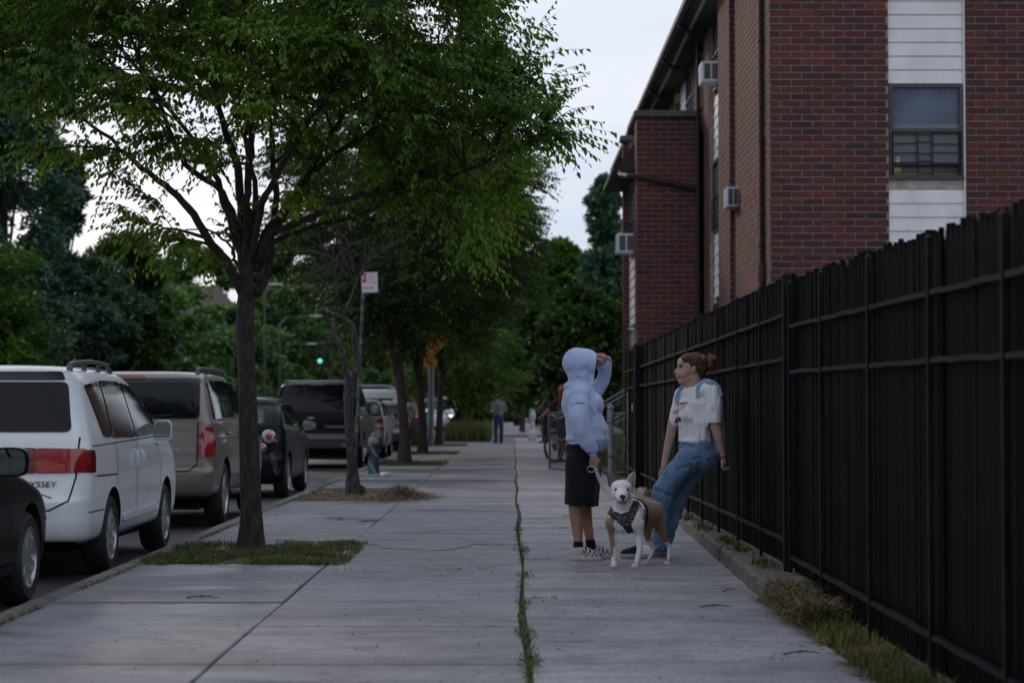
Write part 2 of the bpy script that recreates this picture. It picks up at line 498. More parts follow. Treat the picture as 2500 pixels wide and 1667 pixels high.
M_['leaf_dark'] = leaf_mat('deep green leaves', [(0.024,0.053,0.016),(0.040,0.082,0.024),(0.064,0.114,0.033)], (0.11,0.10,0.02), 0.010, 0.25)
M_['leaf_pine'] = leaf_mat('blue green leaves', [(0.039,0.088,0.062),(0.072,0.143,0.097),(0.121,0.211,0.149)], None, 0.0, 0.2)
M_['leaf_mid'] = leaf_mat('mid green leaves', [(0.059,0.122,0.046),(0.103,0.194,0.074),(0.160,0.258,0.109)], (0.12,0.12,0.03), 0.02, 0.3)
M_['leaf_bright'] = leaf_mat('fresh green leaves', [(0.041,0.090,0.016),(0.069,0.144,0.023),(0.115,0.190,0.039)], (0.16,0.16,0.03), 0.04, 0.4)
# ================================================================== GROUND, ROAD, PAVEMENT
rnd = random.Random(11)
def sheet(name, x0, x1, y0, y1, z, m, t=0.05, **kw):
    o = MB().box(x0, x1, y0, y1, z - t, z).build(name, m)
    return tag(o, kind='structure', **kw)

sheet('ground', -400, 400, -60, 900, -0.26, M_['soil'])
sheet('road', -14.0, -2.96, -30, 420, -0.13, M_['asphalt'])
sheet('cross_street', -2.955, 60, 83.5, 94, -0.02, M_['asphalt'], 0.15)
sheet('far_pavement', -2.80, 1.9, 94.004, 400, 0.0, M_['slab_rough'], 0.2)
sheet('yard_soil', 1.95, 60, -20, 83.4, -0.02, M_['soil'], 0.2)
park = sheet('park_ground', -120, -14.3, -30, 420, -0.02, M_['soil'], 0.2)

sidewalk = empty('sidewalk', (0, 5, 0), kind='structure', label='grey concrete pavement of cracked slabs between the parked cars and the black fence')
tag(sidewalk, kind='structure')
def local(o, parent):
    """keep world coordinates of o while parenting it"""
    o.parent = parent
    o.matrix_parent_inverse = Matrix.Translation(parent.location).inverted() if parent.rotation_euler.z == 0 else (Matrix.Translation(parent.location) @ rotz(parent.rotation_euler.z)).inverted()
    return o
local(MB().box(-2.80, 1.95, -4, 83.4, -0.16, -0.022).build('joint_bed', M_['joint']), sidewalk)

def jx(y): return 0.065 + 0.0033 * y + 0.018 * math.sin(y * 0.9) + 0.01 * math.sin(y * 2.7)
def bx(y): return -1.37 + 0.006 * math.sin(y * 1.7)
def slab(x0a, x1a, x0b, x1b, y0, y1, m, dz=0.0):
    c = 0.007
    mb = MB()
    out = [(x0a, y0), (x1a, y0), (x1b, y1), (x0b, y1)]
    inn = [(x0a + c, y0 + c), (x1a - c, y0 + c), (x1b - c, y1 - c), (x0b + c, y1 - c)]
    vs = [(x, y, -0.09) for x, y in out] + [(x, y, dz - c) for x, y in out] + [(x, y, dz) for x, y in inn]
    fs = [(0,1,5,4),(1,2,6,5),(2,3,7,6),(3,0,4,7),(4,5,9,8),(5,6,10,9),(6,7,11,10),(7,4,8,11),(8,9,10,11)]
    mb.add(vs, fs)
    return local(mb.build('slab', m), sidewalk)

pits = [(15.35, 17.55), (25.9, 29.9), (42.4, 45.8), (52.9, 56.2), (65.0, 68.2), (75.2, 78.0)]
ya = [-3.5, -1, 1.6, 4.2, 6.6, 8.1, 9.3, 10.9, 12.27, 13.55, 15.3, 17.6, 19.4, 20.9, 22.6, 25.8, 30.0, 32.4, 34.9, 37.4, 39.9, 42.3, 45.9, 48.1, 50.4, 52.8, 56.3, 58.6, 61.7, 64.9, 68.3, 71.6, 75.1, 78.1, 80.7, 83.4]
yb = [-3.5, -1, 1.6, 4.2, 6.6, 8.1, 9.3, 10.9, 12.3, 14.8, 16.1, 17.5, 20.1, 22.6, 24.7, 26.8, 29.6, 32.3, 35.1, 38.0, 40.7, 43.6, 46.5, 49.2, 52.0, 55.0, 58.0, 61.2, 64.4, 67.6, 71.0, 74.6, 78.4, 83.4]
yc = [-3.5, -1, 1.6, 4.0, 6.2, 8.3, 10.2, 12.58, 15.8, 17.8, 19.9, 21.7, 23.3, 25.3, 27.4, 29.6, 31.5, 33.8, 36.2, 38.9, 41.5, 44.3, 47.4, 50.6, 54.0, 57.6, 61.3, 65.2, 69.5, 74.1, 78.9, 83.4]
def col(ys, fx0, fx1, m, g=0.007, skip=()):
    for a, b in zip(ys[:-1], ys[1:]):
        if any(a < (p + q) / 2 < b for p, q in skip): continue
        gg = g + rnd.uniform(0, 0.004)
        slab(fx0(a) + g, fx1(a) - g, fx0(b) + g, fx1(b) - g, a + gg, b - gg, m, rnd.uniform(-0.004, 0.004))
col(ya, lambda y: -2.795, bx, M_['slab'], 0.005, pits)
col(yb, bx, lambda y: jx(y) - 0.008, M_['slab'], 0.005)
col(yc, lambda y: jx(y) + 0.008, lambda y: 1.62 if y < 12 else 1.80, M_['slab_rough'], 0.006)

def blot(x, y, rx, ry, seed, m):
    r3 = random.Random(seed); pts = []
    for k in range(28):
        a = 2*math.pi*k/28
        q = 1 + 0.35*noise.noise(Vector((math.cos(a)*1.3, math.sin(a)*1.3, seed))) + r3.uniform(-0.04, 0.04)
        pts.append((x + math.cos(a)*rx*q, y + math.sin(a)*ry*q))
    local(MB().prism(pts, T(0, 0, -0.006), 0.0105).build('repair_patch', m), sidewalk)
pm_ = mat('old cement patch', (0.235,0.225,0.215), 0.8, var=0.15, scale=5, bump=0.3, bscale=90, space='World')
blot(-0.72, 17.5, 0.44, 0.62, 3, pm_); blot(-1.75, 18.35, 0.40, 0.42, 5, pm_); blot(0.95, 29.5, 0.35, 0.6, 7, pm_)
kerb = empty('kerb', (-2.88, 5, 0), kind='structure')
y = -8.0
while y < 83:
    L_ = rnd.uniform(2.6, 3.4); d = rnd.uniform(-0.006, 0.006)
    local(MB().cbox(-2.952 + d, -2.804, y + 0.004, y + L_ - 0.004, -0.20, 0.004 + rnd.uniform(-0.006, 0.008), 0.016).build('kerb_stone', M_['kerb']), kerb)
    y += L_
far_kerb = MB().cbox(-14.29, -14.02, -30, 420, -0.2, 0.0, 0.02).build('far_kerb', M_['kerb'])
tag(far_kerb, kind='structure')

# ------------------------------------------------------------------ grass, straw, joint weeds
def blades(name, P, h, w, lean, m, seed, parent=None, flat=False):
    """one mesh of bent tapered blades rooted at P (n,3)"""
    r = np.random.RandomState(seed)
    n = len(P)
    a = r.uniform(0, 2*np.pi, n)
    H = h * r.uniform(0.45, 1.25, n)
    ld = np.stack([np.cos(a), np.sin(a), np.zeros(n)], 1)
    sd = np.stack([-np.sin(a), np.cos(a), np.zeros(n)], 1)
    W = (w * r.uniform(0.6, 1.3, n))[:, None]
    if flat:
        up = r.uniform(0.05, 0.5, n)
        mid = P + ld * (H*0.5)[:, None] + np.array([0,0,1.0]) * (H*up*0.5)[:, None]
        tip = P + ld * H[:, None] + np.array([0,0,1.0]) * (H*up*r.uniform(-0.2,1.1,n))[:, None]
    else:
        l = lean * r.uniform(0.2, 1.4, n)
        mid = P + ld * (H*l*0.35)[:, None] + np.array([0,0,1.0]) * (H*0.6)[:, None]
        tip = P + ld * (H*l)[:, None] + np.array([0,0,1.0]) * (H*(1.0-0.3*l))[:, None]
    V = np.stack([P - sd*W, P + sd*W, mid + sd*W*0.7, mid - sd*W*0.7, tip + sd*W*0.12, tip - sd*W*0.12], 1).reshape(-1, 3)
    i = np.arange(n)[:, None] * 6
    F = np.concatenate([i + np.array([[0,1,2,3]]), i + np.array([[3,2,4,5]])], 0)
    return link(name, np_mesh(name, V, F), [m], parent)

def scatter(x0, x1, y0, y1, n, seed, z=-0.01, clump=0.35, edge=0.06):
    r = np.random.RandomState(seed)
    out = []
    while len(out) < n:
        x = r.uniform(x0, x1, n*2); y = r.uniform(y0, y1, n*2)
        for px_, py_ in zip(x, y):
            v = noise.noise(Vector((px_*3.1, py_*3.1, seed)))
            e = min(px_-x0, x1-px_, (py_-y0)*1.0, y1-py_)
            if v + 0.25 > clump * r.rand() * (1.6 if e < edge else 1.0): out.append((px_, py_, z))
            if len(out) >= n: break
    return np.array(out)

soil_pits = empty('tree_pits', (-2.1, 16, 0), kind='structure')
for p, q in pits:
    local(MB().box(-2.79, -1.385, p + 0.02, q - 0.02, -0.02, -0.012).build('pit_soil', M_['soil']), soil_pits)

tag(blades('grass', scatter(-2.84, -1.22, 15.17, 17.66, 15000, 3, -0.012, 0.75, 0.16), 0.058, 0.0032, 1.0, M_['grass'], 5), 'green grass in the soil around the nearest street tree', 'grass', kind='stuff')
tag(blades('straw', scatter(-2.80, -1.33, 25.8, 29.8, 9000, 4, -0.01), 0.10, 0.004, 0.9, M_['straw'], 6, flat=True), 'dry cut straw around the dead tree', 'straw', kind='stuff')
tag(blades('straw', scatter(-2.80, -1.26, 15.2, 17.65, 3600, 14, -0.008, 0.9, 0.1), 0.07, 0.0036, 0.9, M_['straw'], 15, flat=True), 'brown dead blades among the green grass at the nearest tree', 'straw', kind='stuff')
hp = np.random.RandomState(8)
heap = np.stack([hp.normal(-1.42, 0.20, 5200), hp.normal(26.9, 0.55, 5200), np.zeros(5200)], 1)
heap[:, 2] = 0.17*np.exp(-((heap[:,0]+1.42)/0.22)**2 - ((heap[:,1]-26.9)/0.6)**2) * hp.rand(5200)
tag(blades('straw', heap, 0.17, 0.0042, 0.9, M_['straw'], 7, flat=True), 'heap of dry straw at the pavement side of the dead tree', 'straw', kind='stuff')
for k, (p, q) in enumerate(pits[2:]):
    tag(blades('grass', scatter(-2.78, -1.30, p, q, 5200, 20+k, -0.012), 0.055, 0.0045, 0.9, M_['grass'] if k == 0 else M_['straw'], 30+k),
        ['short green grass around the third street tree, behind the hydrant', 'thin dry grass around the fourth street tree', 'thin dry grass around the fifth street tree', 'thin dry grass around the sixth street tree'][k], 'grass', kind='stuff')

def joint_weeds():
    r = np.random.RandomState(17)
    pts = []
    for _ in range(4600):
        y = 6 + 40 * r.rand()**1.4
        if noise.noise(Vector((y*0.75, 3.3, 0))) + 0.45*noise.noise(Vector((y*3.1, 1.3, 0))) > 0.02:
            pts.append((jx(y) + r.normal(0, 0.018), y, -0.014))
    for _ in range(6000):                       # along the kerb
        y = 7 + 40 * r.rand()**1.3
        if noise.noise(Vector((y*0.55, 9.3, 0))) > -0.08: pts.append((-2.80 + r.normal(0, 0.022), y, -0.012))
    for yy in (12.58, 15.8, 19.9, 23.3):
        for _ in range(350):
            x = r.uniform(0.15, 1.7)
            if noise.noise(Vector((x*2.3, yy, 0))) > 0.05: pts.append((x, yy + r.normal(0, 0.008), -0.014))
    for yy in (14.8, 17.5, 22.6, 26.8):
        for _ in range(300):
            x = r.uniform(-1.9, 0.1)
            if noise.noise(Vector((x*1.6, yy, 4))) > 0.08: pts.append((x, yy + r.normal(0, 0.008), -0.014))
    for y0, n0 in ((10.6, 260), (12.2, 200), (9.4, 260), (19.6, 160), (8.3, 200), (14.3, 220), (16.9, 200)):   # larger tufts in the middle joint
        for _ in range(n0): pts.append((jx(y0) + r.normal(0, 0.026), y0 + r.normal(0, 0.16), -0.012))
    return np.array(pts)
tag(blades('weeds', joint_weeds(), 0.034, 0.0028, 1.2, M_['grass'], 9), 'small weeds sprouting from the pavement joints', 'weeds', kind='stuff')
tag(blades('dry_grass', scatter(1.58, 1.90, 5.0, 12.45, 16000, 41, -0.01), 0.12, 0.0035, 1.1, M_['straw'], 42, flat=True), 'dry cut grass lying along the foot of the near fence', 'grass', kind='stuff')
hb = np.random.RandomState(9)
hb = np.stack([hb.normal(1.72, 0.07, 3200), hb.uniform(10.8, 12.5, 3200), hb.rand(3200)*0.12], 1)
tag(blades('dry_grass', hb, 0.15, 0.0038, 1.0, M_['straw'], 44, flat=True), 'heap of dead grass where the concrete footing ends by the fence', 'grass', kind='stuff')
tag(blades('grass', scatter(1.60, 1.90, 5.0, 11.4, 3600, 45, -0.01), 0.10, 0.003, 0.9, M_['grass'], 46), 'green grass mixed in at the foot of the near fence', 'grass', kind='stuff')
r_ = np.random.RandomState(12)
wd = []
for y0 in (13.6, 15.1, 16.0, 17.9, 19.4, 24.6):
    for _ in range(90): wd.append((1.77 + r_.normal(0, 0.03), y0 + r_.normal(0, 0.16), 0.11))
tag(blades('weeds', np.array(wd), 0.085, 0.006, 1.2, M_['grass'], 47), 'weeds growing on the concrete footing of the fence', 'weeds', kind='stuff')

# small debris on the slabs: twigs, leaves, pebbles
for k, (x, y, a) in enumerate([(-1.55, 20.9, 0.4), (-1.75, 21.4, 2.0), (1.15, 11.9, 0.2), (1.40, 12.9, 1.0), (-2.0, 12.5, 0.1), (1.33, 9.6, 0.3), (0.62, 22.0, 0.2)]):
    mb = MB()
    d = Vector((math.cos(a), math.sin(a), 0))
    p = Vector((x, y, 0.008))
    mb.tube([p, p + d*0.09 + Vector((0,0,0.012)), p + d*0.2], [0.004, 0.0035, 0.002], 5)
    mb.tube([p + d*0.08, p + d*0.15 + Vector((-d.y, d.x, 0.2))*0.05], [0.003, 0.0015], 4)
    if k < 2: mb.tube([p + d*0.05, p + d*0.22 + Vector((-d.y, d.x, 0.1))*0.09, p + d*0.34 + Vector((-d.y, d.x, 0.1))*0.08], [0.003, 0.003, 0.0015], 4)
    tag(mb.build('fallen_twig', M_['branch']), ['thin forked twig on the slabs right of the nearest tree', 'long forked twig lying crosswise just beyond its twin on the slabs', 'short twig on the slab near the footing end', 'twig lying by the fence side joint', 'flat brown twig on the slab left of the pavement', 'dark twig on the rough slab at the bottom', 'tiny twig on the slab behind the hooded person'][k], 'twig', 'fallen twigs on the pavement')
mb = MB()
for _ in range(240):
    y = 6.5 + 22 * rnd.random()**1.3
    x = rnd.uniform(-2.7, 1.75)
    if x > 1.0 and rnd.random() < 0.5: x = rnd.uniform(1.5, 1.78)
    s = rnd.uniform(0.003, 0.008); a = rnd.uniform(0, 6.28)
    M = T(x, y, 0.004 + s*0.3) @ rotz(a)
    mb.add([M @ Vector(v) for v in ((-s,-s*0.7,-0.004),(s,-s*0.6,-0.004),(s*0.8,s*0.7,-0.004),(-s*0.7,s*0.8,-0.004),(0,0,s*0.5))], [(0,1,4),(1,2,4),(2,3,4),(3,0,4)])
tag(mb.build('litter', mat('litter crumbs', (0.05,0.035,0.025), 0.9, island=0.6)), 'crumbs, seeds and leaf bits scattered over the slabs', 'litter', kind='stuff')
mb = MB()
prof = [(0.001,0.0),(0.055,0.01),(0.06,0.035),(0.03,0.055),(0.001,0.06)]
mb.lathe(prof, T(-2.22, 36.0, 0) @ Matrix.Rotation(0.5, 4, 'X'), 7); mb.lathe(prof, T(-2.14, 36.05, 0) @ Matrix.Scale(0.8, 4), 6)
tag(mb.build('crumpled_paper', mat('white paper', (0.6,0.6,0.6), 0.8, bump=0.4)), 'crumpled white litter on the kerbside grass by the hydrant', 'litter')

# ================================================================== FENCE
fence = empty('black_fence', (1.86, 13.1, 0), label='tall black picket fence with iron rails along the right of the pavement', cat='fence')
def near_z(y, a, b): return a + (13.1 - y) / 5.7 * (b - a)
def fpart(mb, name, m, smooth=False): return local(mb.build(name, m, None, smooth), fence)
pick_meshes = []
for k in range(6):
    w, t = 0.050, 0.011
    r2 = random.Random(k)
    mb = MB()
    tip = r2.uniform(-0.012, 0.012); sh = r2.uniform(0.07, 0.10)
    pf = [(-w, 0), (w, 0), (w, 2.0 - sh), (w*0.45, 2.0 - sh*0.35), (tip+0.008, 2.0), (tip-0.008, 2.0), (-w*0.45, 2.0 - sh*0.4), (-w, 2.0 - sh)]
    # slightly rounded front face (towards -x)
    vs, fs = [], []
    for x_, sc in ((-t, 0.80), (-t*0.35, 1.0), (t, 1.0)):
        for (a, b) in pf: vs.append((x_, a*sc, b))
    n = len(pf)
    for rr in range(2):
        for i in range(n):
            j = (i+1) % n
            fs.append((rr*n+i, rr*n+j, (rr+1)*n+j, (rr+1)*n+i))
    fs.append(tuple(range(n-1,-1,-1))); fs.append(tuple(range(2*n, 3*n)))
    mb.add(vs, fs)
    me = mb.mesh('picket', False); me.materials.append(M_['fence_wood']); pick_meshes.append(me)
y = 4.6
k = 0
while y < 30.9:
    near = y < 13.1
    top = near_z(y, 2.055, 1.955) if near else 2.085
    bot = 0.03 if near else 0.135
    o = bpy.data.objects.new('picket', pick_meshes[rnd.randrange(6)])
    COL.objects.link(o)
    jit = (rnd.uniform(-0.014, 0.014) if near else rnd.uniform(-0.006, 0.006)) - (0.05 if near and rnd.random() < 0.05 else 0)
    o.parent = fence
    o.location = (1.905 + rnd.uniform(-0.0035, 0.0035) - 1.86, y - 13.1, bot)
    o.rotation_euler = (rnd.uniform(-0.002, 0.002), rnd.uniform(-0.0025, 0.0025), rnd.uniform(-0.08, 0.08))
    o.scale = (1, rnd.uniform(1.04, 1.10), (top + jit - bot) / 2.0)
    y += 0.1015 if near else 0.118
    if abs(y - 12.35) < 0.05: y += 0.05
def post(y, w, top, bot):
    mb = MB().box(1.852-w/2, 1.852+w/2, y-w/2, y+w/2, bot, top)
    z = top
    mb.add([(1.852-w*0.62, y-w*0.62, z), (1.852+w*0.62, y-w*0.62, z), (1.852+w*0.62, y+w*0.62, z), (1.852-w*0.62, y+w*0.62, z),
            (1.852-w*0.62, y-w*0.62, z+0.012), (1.852+w*0.62, y-w*0.62, z+0.012), (1.852+w*0.62, y+w*0.62, z+0.012), (1.852-w*0.62, y+w*0.62, z+0.012), (1.852, y, z+0.012+w*0.75)],
           [(3,2,1,0),(0,1,5,4),(1,2,6,5),(2,3,7,6),(3,0,4,7),(4,5,8),(5,6,8),(6,7,8),(7,4,8)])
    fpart(mb, 'post', M_['fence_iron'])
far_posts = [13.16] + [14.5 + 1.45*k for k in range(9)] + [27.6, 29.0, 30.85]
for y in far_posts: post(y, 0.024 if y not in (13.16, 27.6) else (0.045 if y < 20 else 0.15), 2.06, 0.10)
near_posts = [13.0, 11.7, 10.16, 8.7, 7.39, 6.0, 4.7]
for y in near_posts: post(y, 0.024, near_z(y, 2.0, 1.90), -0.02)
def rail(y0, z0, y1, z1, h=0.024):
    vs = []
    n = 9
    pts = []
    for i in range(n + 1):
        t_ = i / n
        y = y0 + (y1-y0)*t_; z = z0 + (z1-z0)*t_ + rnd.uniform(-0.004, 0.004)
        vs += [(1.845, y, z-h/2), (1.872, y, z-h/2), (1.872, y, z+h/2), (1.845, y, z+h/2)]
    fs = [(3,2,1,0), (n*4, n*4+1, n*4+2, n*4+3)]
    for i in range(n):
        for k in range(4):
            l = (k+1) % 4
            fs.append((i*4+k, i*4+l, (i+1)*4+l, (i+1)*4+k))
    fpart(MB().add(vs, fs), 'rail', M_['fence_iron'])
for a, b in zip(far_posts[:-1], far_posts[1:]):
    for z0, z1 in ((1.81, 1.765), (1.517, 1.51), (0.318, 0.30)):
        f0, f1 = (a-13.1)/17.7, (b-13.1)/17.7
        rail(a+0.03, z0+(z1-z0)*f0, b-0.03, z0+(z1-z0)*f1)
for b, a in zip(near_posts[:-1], near_posts[1:]):
    for z0, z1 in ((1.725, 1.68), (1.43, 1.382), (0.224, 0.187)):
        rail(a+0.03, near_z(a, z0, z1), b-0.03, near_z(b, z0, z1))
# small white sticker on the thick post
fpart(MB().box(1.744, 1.7495, 27.57, 27.64, 1.16, 1.27), 'sticker', mat('sticker paper', (0.55,0.55,0.56), 0.7))

footing = empty('fence_footing', (1.8, 13, 0), label='low cracked concrete footing under the far part of the black fence', cat='footing', kind='structure')
ys = [12.35, 14.0, 15.6, 17.4, 19.3, 21.3, 23.6, 26.0, 28.4, 31.0]
def fx(y): return 1.60 + 0.20*min(1, (y-12.35)/9.5)
for a, b in zip(ys[:-1], ys[1:]):
    mb = MB()
    nn = 8
    vs, fs = [], []
    for i in range(nn+1):
        y = a + 0.006 + (b-a-0.012)*i/nn
        w = rnd.uniform(-0.008, 0.008); c = 0.018 + rnd.uniform(0, 0.012); h = 0.12 + rnd.uniform(-0.006, 0.004)
        x = fx(y) + w
        vs += [(x-0.01, y, -0.05), (x, y, h-c), (x+c, y, h), (1.97, y, h), (1.97, y, -0.05)]
    for i in range(nn):
        for k in range(5):
            l = (k+1) % 5
            fs.append((i*5+k, (i+1)*5+k, (i+1)*5+l, i*5+l))
    fs += [(4,3,2,1,0)[::-1], tuple(nn*5+k for k in range(5))[::-1]]
    local(mb.add(vs, fs).build('footing_block', M_['footing']), footing)

# ================================================================== BRICK BUILDING
bld = empty('brick_building', (3.81, 28.6, 0), label='dark red brick apartment block with white siding strips behind the black fence', cat='building')
def bp(mb, name, m, smooth=False): return local(mb.build(name, m, None, smooth), bld)
BW, BH, JT = 0.305, 0.1012, 0.014
core = MB()
H0, H1 = -0.1, 8.75
core.box(3.825, 9.5, 28.615, 60, H0, H1) if False else None
def wallbox(x0, x1, y0, y1, z0=H0, z1=H1): core.box(x0, x1, y0, y1, z0, z1)
E = 0.007
wallbox(3.81+E, 5.52, 28.6+E, 33.1-E)                       # front block left of the window strip
wallbox(6.63, 12.0, 28.6+E, 33.1-E)
wallbox(5.52, 6.63, 28.78, 33.1-E)
wallbox(3.73+E, 12.0, 33.1+E, 34.9-E)
wallbox(4.06, 12.0, 34.9-E, 37.9+E)
wallbox(3.88+E, 12.0, 37.9+2*E, 38.96-E)
wallbox(4.02+E, 12.0, 38.96-E, 40.5)
wallbox(3.93+E, 12.0, 40.5, 41.5)
wallbox(4.06, 12.0, 41.5, 45.2)
wallbox(3.85+E, 12.0, 45.2, 45.6)
wallbox(3.96+E, 12.0, 45.6, 62)
wallbox(2.59+E, 3.81-E, 39.3+E, 40.05, H0, 6.97)
wallbox(2.75, 3.93, 40.05, 43.0, H0, 6.97)
wallbox(2.53+E, 3.93, 43.0+E, 43.3, H0, 6.99)
bp(core, 'wall', M_['mortar'])

full = MB().add([(-0.1450,-E,-0.0432),(0.1450,-E,-0.0432),(0.1450,-E,0.0432),(-0.1450,-E,0.0432),(-0.1450,0.02,-0.0432),(0.1450,0.02,-0.0432),(0.1450,0.02,0.0432),(-0.1450,0.02,0.0432)],
                [(0,1,2,3),(1,5,6,2),(4,0,3,7),(3,2,6,7),(4,5,1,0)]).mesh('brick')
full.materials.append(M_['brick_one'])
many = MB()
single_count = 0
rb = random.Random(5)
def lay(p0, ux, width, z0, z1, normal, singles=None, skip=None, offset=0.0):
    """running-bond bricks on a face: p0 lower left corner seen from outside, ux unit vector along it, normal outward"""
    global single_count
    p0, ux, nrm = Vector(p0), Vector(ux), Vector(normal)
    rows = range(int(round((z1 - z0) / BH)))
    for r in rows:
        zc = z0 + (r + 0.5) * BH
        u = -(BW/2) * ((r + int(offset)) % 2)
        while u < width - 0.01:
            a, b = max(u, 0), min(u + BW, width)
            u += BW
            if b - a < 0.04: continue
            if skip and skip(p0 + ux*((a+b)/2), zc): continue
            c = p0 + ux * ((a+b)/2) + Vector((0, 0, zc - p0.z))
            w = (b - a - JT) / 2
            pr = rb.uniform(-0.002, 0.0025)
            if singles and single_count < 300 and singles(c, zc):
                o = bpy.data.objects.new('brick', full)
                COL.objects.link(o); o.parent = bld
                o.location = c - Vector((3.81, 28.6, 0)) - nrm * pr + Vector((0, E, 0)) * 1.0
                o.scale = (w / 0.1450, 1, rb.uniform(0.99, 1.01))
                single_count += 1
                continue
            q = c + nrm * pr
            i = q - nrm * 0.028
            h = 0.0432
            vs = [q - ux*w - Vector((0,0,h)), q + ux*w - Vector((0,0,h)), q + ux*w + Vector((0,0,h)), q - ux*w + Vector((0,0,h)),
                  i - ux*w - Vector((0,0,h)), i + ux*w - Vector((0,0,h)), i + ux*w + Vector((0,0,h)), i - ux*w + Vector((0,0,h))]
            many.add(vs, [(0,1,2,3),(1,5,6,2),(4,0,3,7),(3,2,6,7),(4,5,1,0)])
Z0 = 1.6
ZB = 7.16 - BH*55
def seen(c, zc):
    lo = 3.05 + max(0, (c.x - 3.8)) * 0.33
    return lo < zc < 7.2 and c.x < 7.55
lay((3.81, 28.6, ZB), (1,0,0), 5.52-3.81, ZB, 8.7, (0,-1,0), singles=seen)
lay((6.63, 28.6, ZB), (1,0,0), 3.6, ZB, 8.7, (0,-1,0), singles=seen)
# side faces towards the street (outward -x); seen from outside their left end is the far one
def side(x, y0, y1, z1=8.7, z0=ZB): lay((x, y1, z0), (0,-1,0), y1-y0, z0, z1, (-1,0,0))
def face(x0, x1, y, z1=8.7, z0=ZB): lay((x0, y, z0), (1,0,0), x1-x0, z0, z1, (0,-1,0))
side(3.81, 28.62, 33.1); face(3.73, 3.81, 33.1); side(3.73, 33.12, 34.9)
face(3.88, 3.97, 37.92); side(3.88, 37.95, 38.96)
face(3.93, 4.02, 40.5) ; side(4.02, 38.96, 40.48); side(3.93, 40.52, 41.5)
face(3.85, 3.97, 45.2); side(3.85, 45.22, 45.6); side(3.96, 45.6, 58)
ZW = 6.98 - BH*63
face(2.59, 3.81, 39.3, 6.97, ZW); side(2.59, 39.32, 40.05, 6.97, ZW)
face(2.53, 2.66, 43.0, 6.97, ZW); side(2.53, 43.02, 43.3, 6.97, ZW)
# the lower wall of the recessed bay next to the wing window
lay((2.66, 43.0, ZW), (0,-1,0), 2.95, ZW, 2.55, (-1,0,0))
core2 = MB().box(2.672, 2.75, 40.05, 43.0, H0, 6.0)
bp(core2, 'bay_wall', M_['mortar'])
o = bp(many, 'bricks', M_['brick_many']); o['kind'] = 'stuff'

# copings
def coping(x0, x1, y0, y1, z0, z1): bp(MB().cbox(x0, x1, y0, y1, z0, z1, 0.012), 'coping', M_['coping'])
coping(2.53, 3.86, 39.22, 41.6, 6.975, 7.10)
coping(2.47, 3.5, 42.92, 43.4, 6.995, 7.11)

# siding and windows
def board(x0, x1, y, z0, z1):     # front-facing lap siding board, thicker at its lower edge
    vs = [(x0,y-0.022,z0),(x1,y-0.022,z0),(x1,y-0.006,z1),(x0,y-0.006,z1),(x0,y+0.02,z0),(x1,y+0.02,z0),(x1,y+0.02,z1),(x0,y+0.02,z1)]
    bp(MB().add(vs, [(0,1,2,3),(1,5,6,2),(4,0,3,7),(3,2,6,7),(4,5,1,0)]), 'siding_board', M_['siding'])
def side_board(x, y0, y1, z0, z1):
    vs = [(x-0.022,y1,z0),(x-0.022,y0,z0),(x-0.006,y0,z1),(x-0.006,y1,z1),(x+0.02,y1,z0),(x+0.02,y0,z0),(x+0.02,y0,z1),(x+0.02,y1,z1)]
    bp(MB().add(vs, [(0,1,2,3),(1,5,6,2),(4,0,3,7),(3,2,6,7),(4,5,1,0)]), 'siding_board', M_['siding'])
z = 5.89
while z < 8.6: board(5.525, 6.605, 28.66, z + 0.003, z + 0.199); z += 0.2005
bp(MB().box(5.525, 6.605, 28.645, 28.68, 4.36, 4.515), 'sill_panel', mat('stained sill', (0.42,0.38,0.33), 0.6, var=0.2, scale=6, dirt=(0.12,0.08,0.05,1), dirt_amt=0.6, dscale=5, space='World'))
z = 4.357
while z > 1.8: board(5.525, 6.605, 28.66, z - 0.199, z - 0.003); z -= 0.2005
bp(MB().box(6.607, 6.628, 28.61, 28.72, 1.5, 8.7), 'corner_trim', M_['siding'])

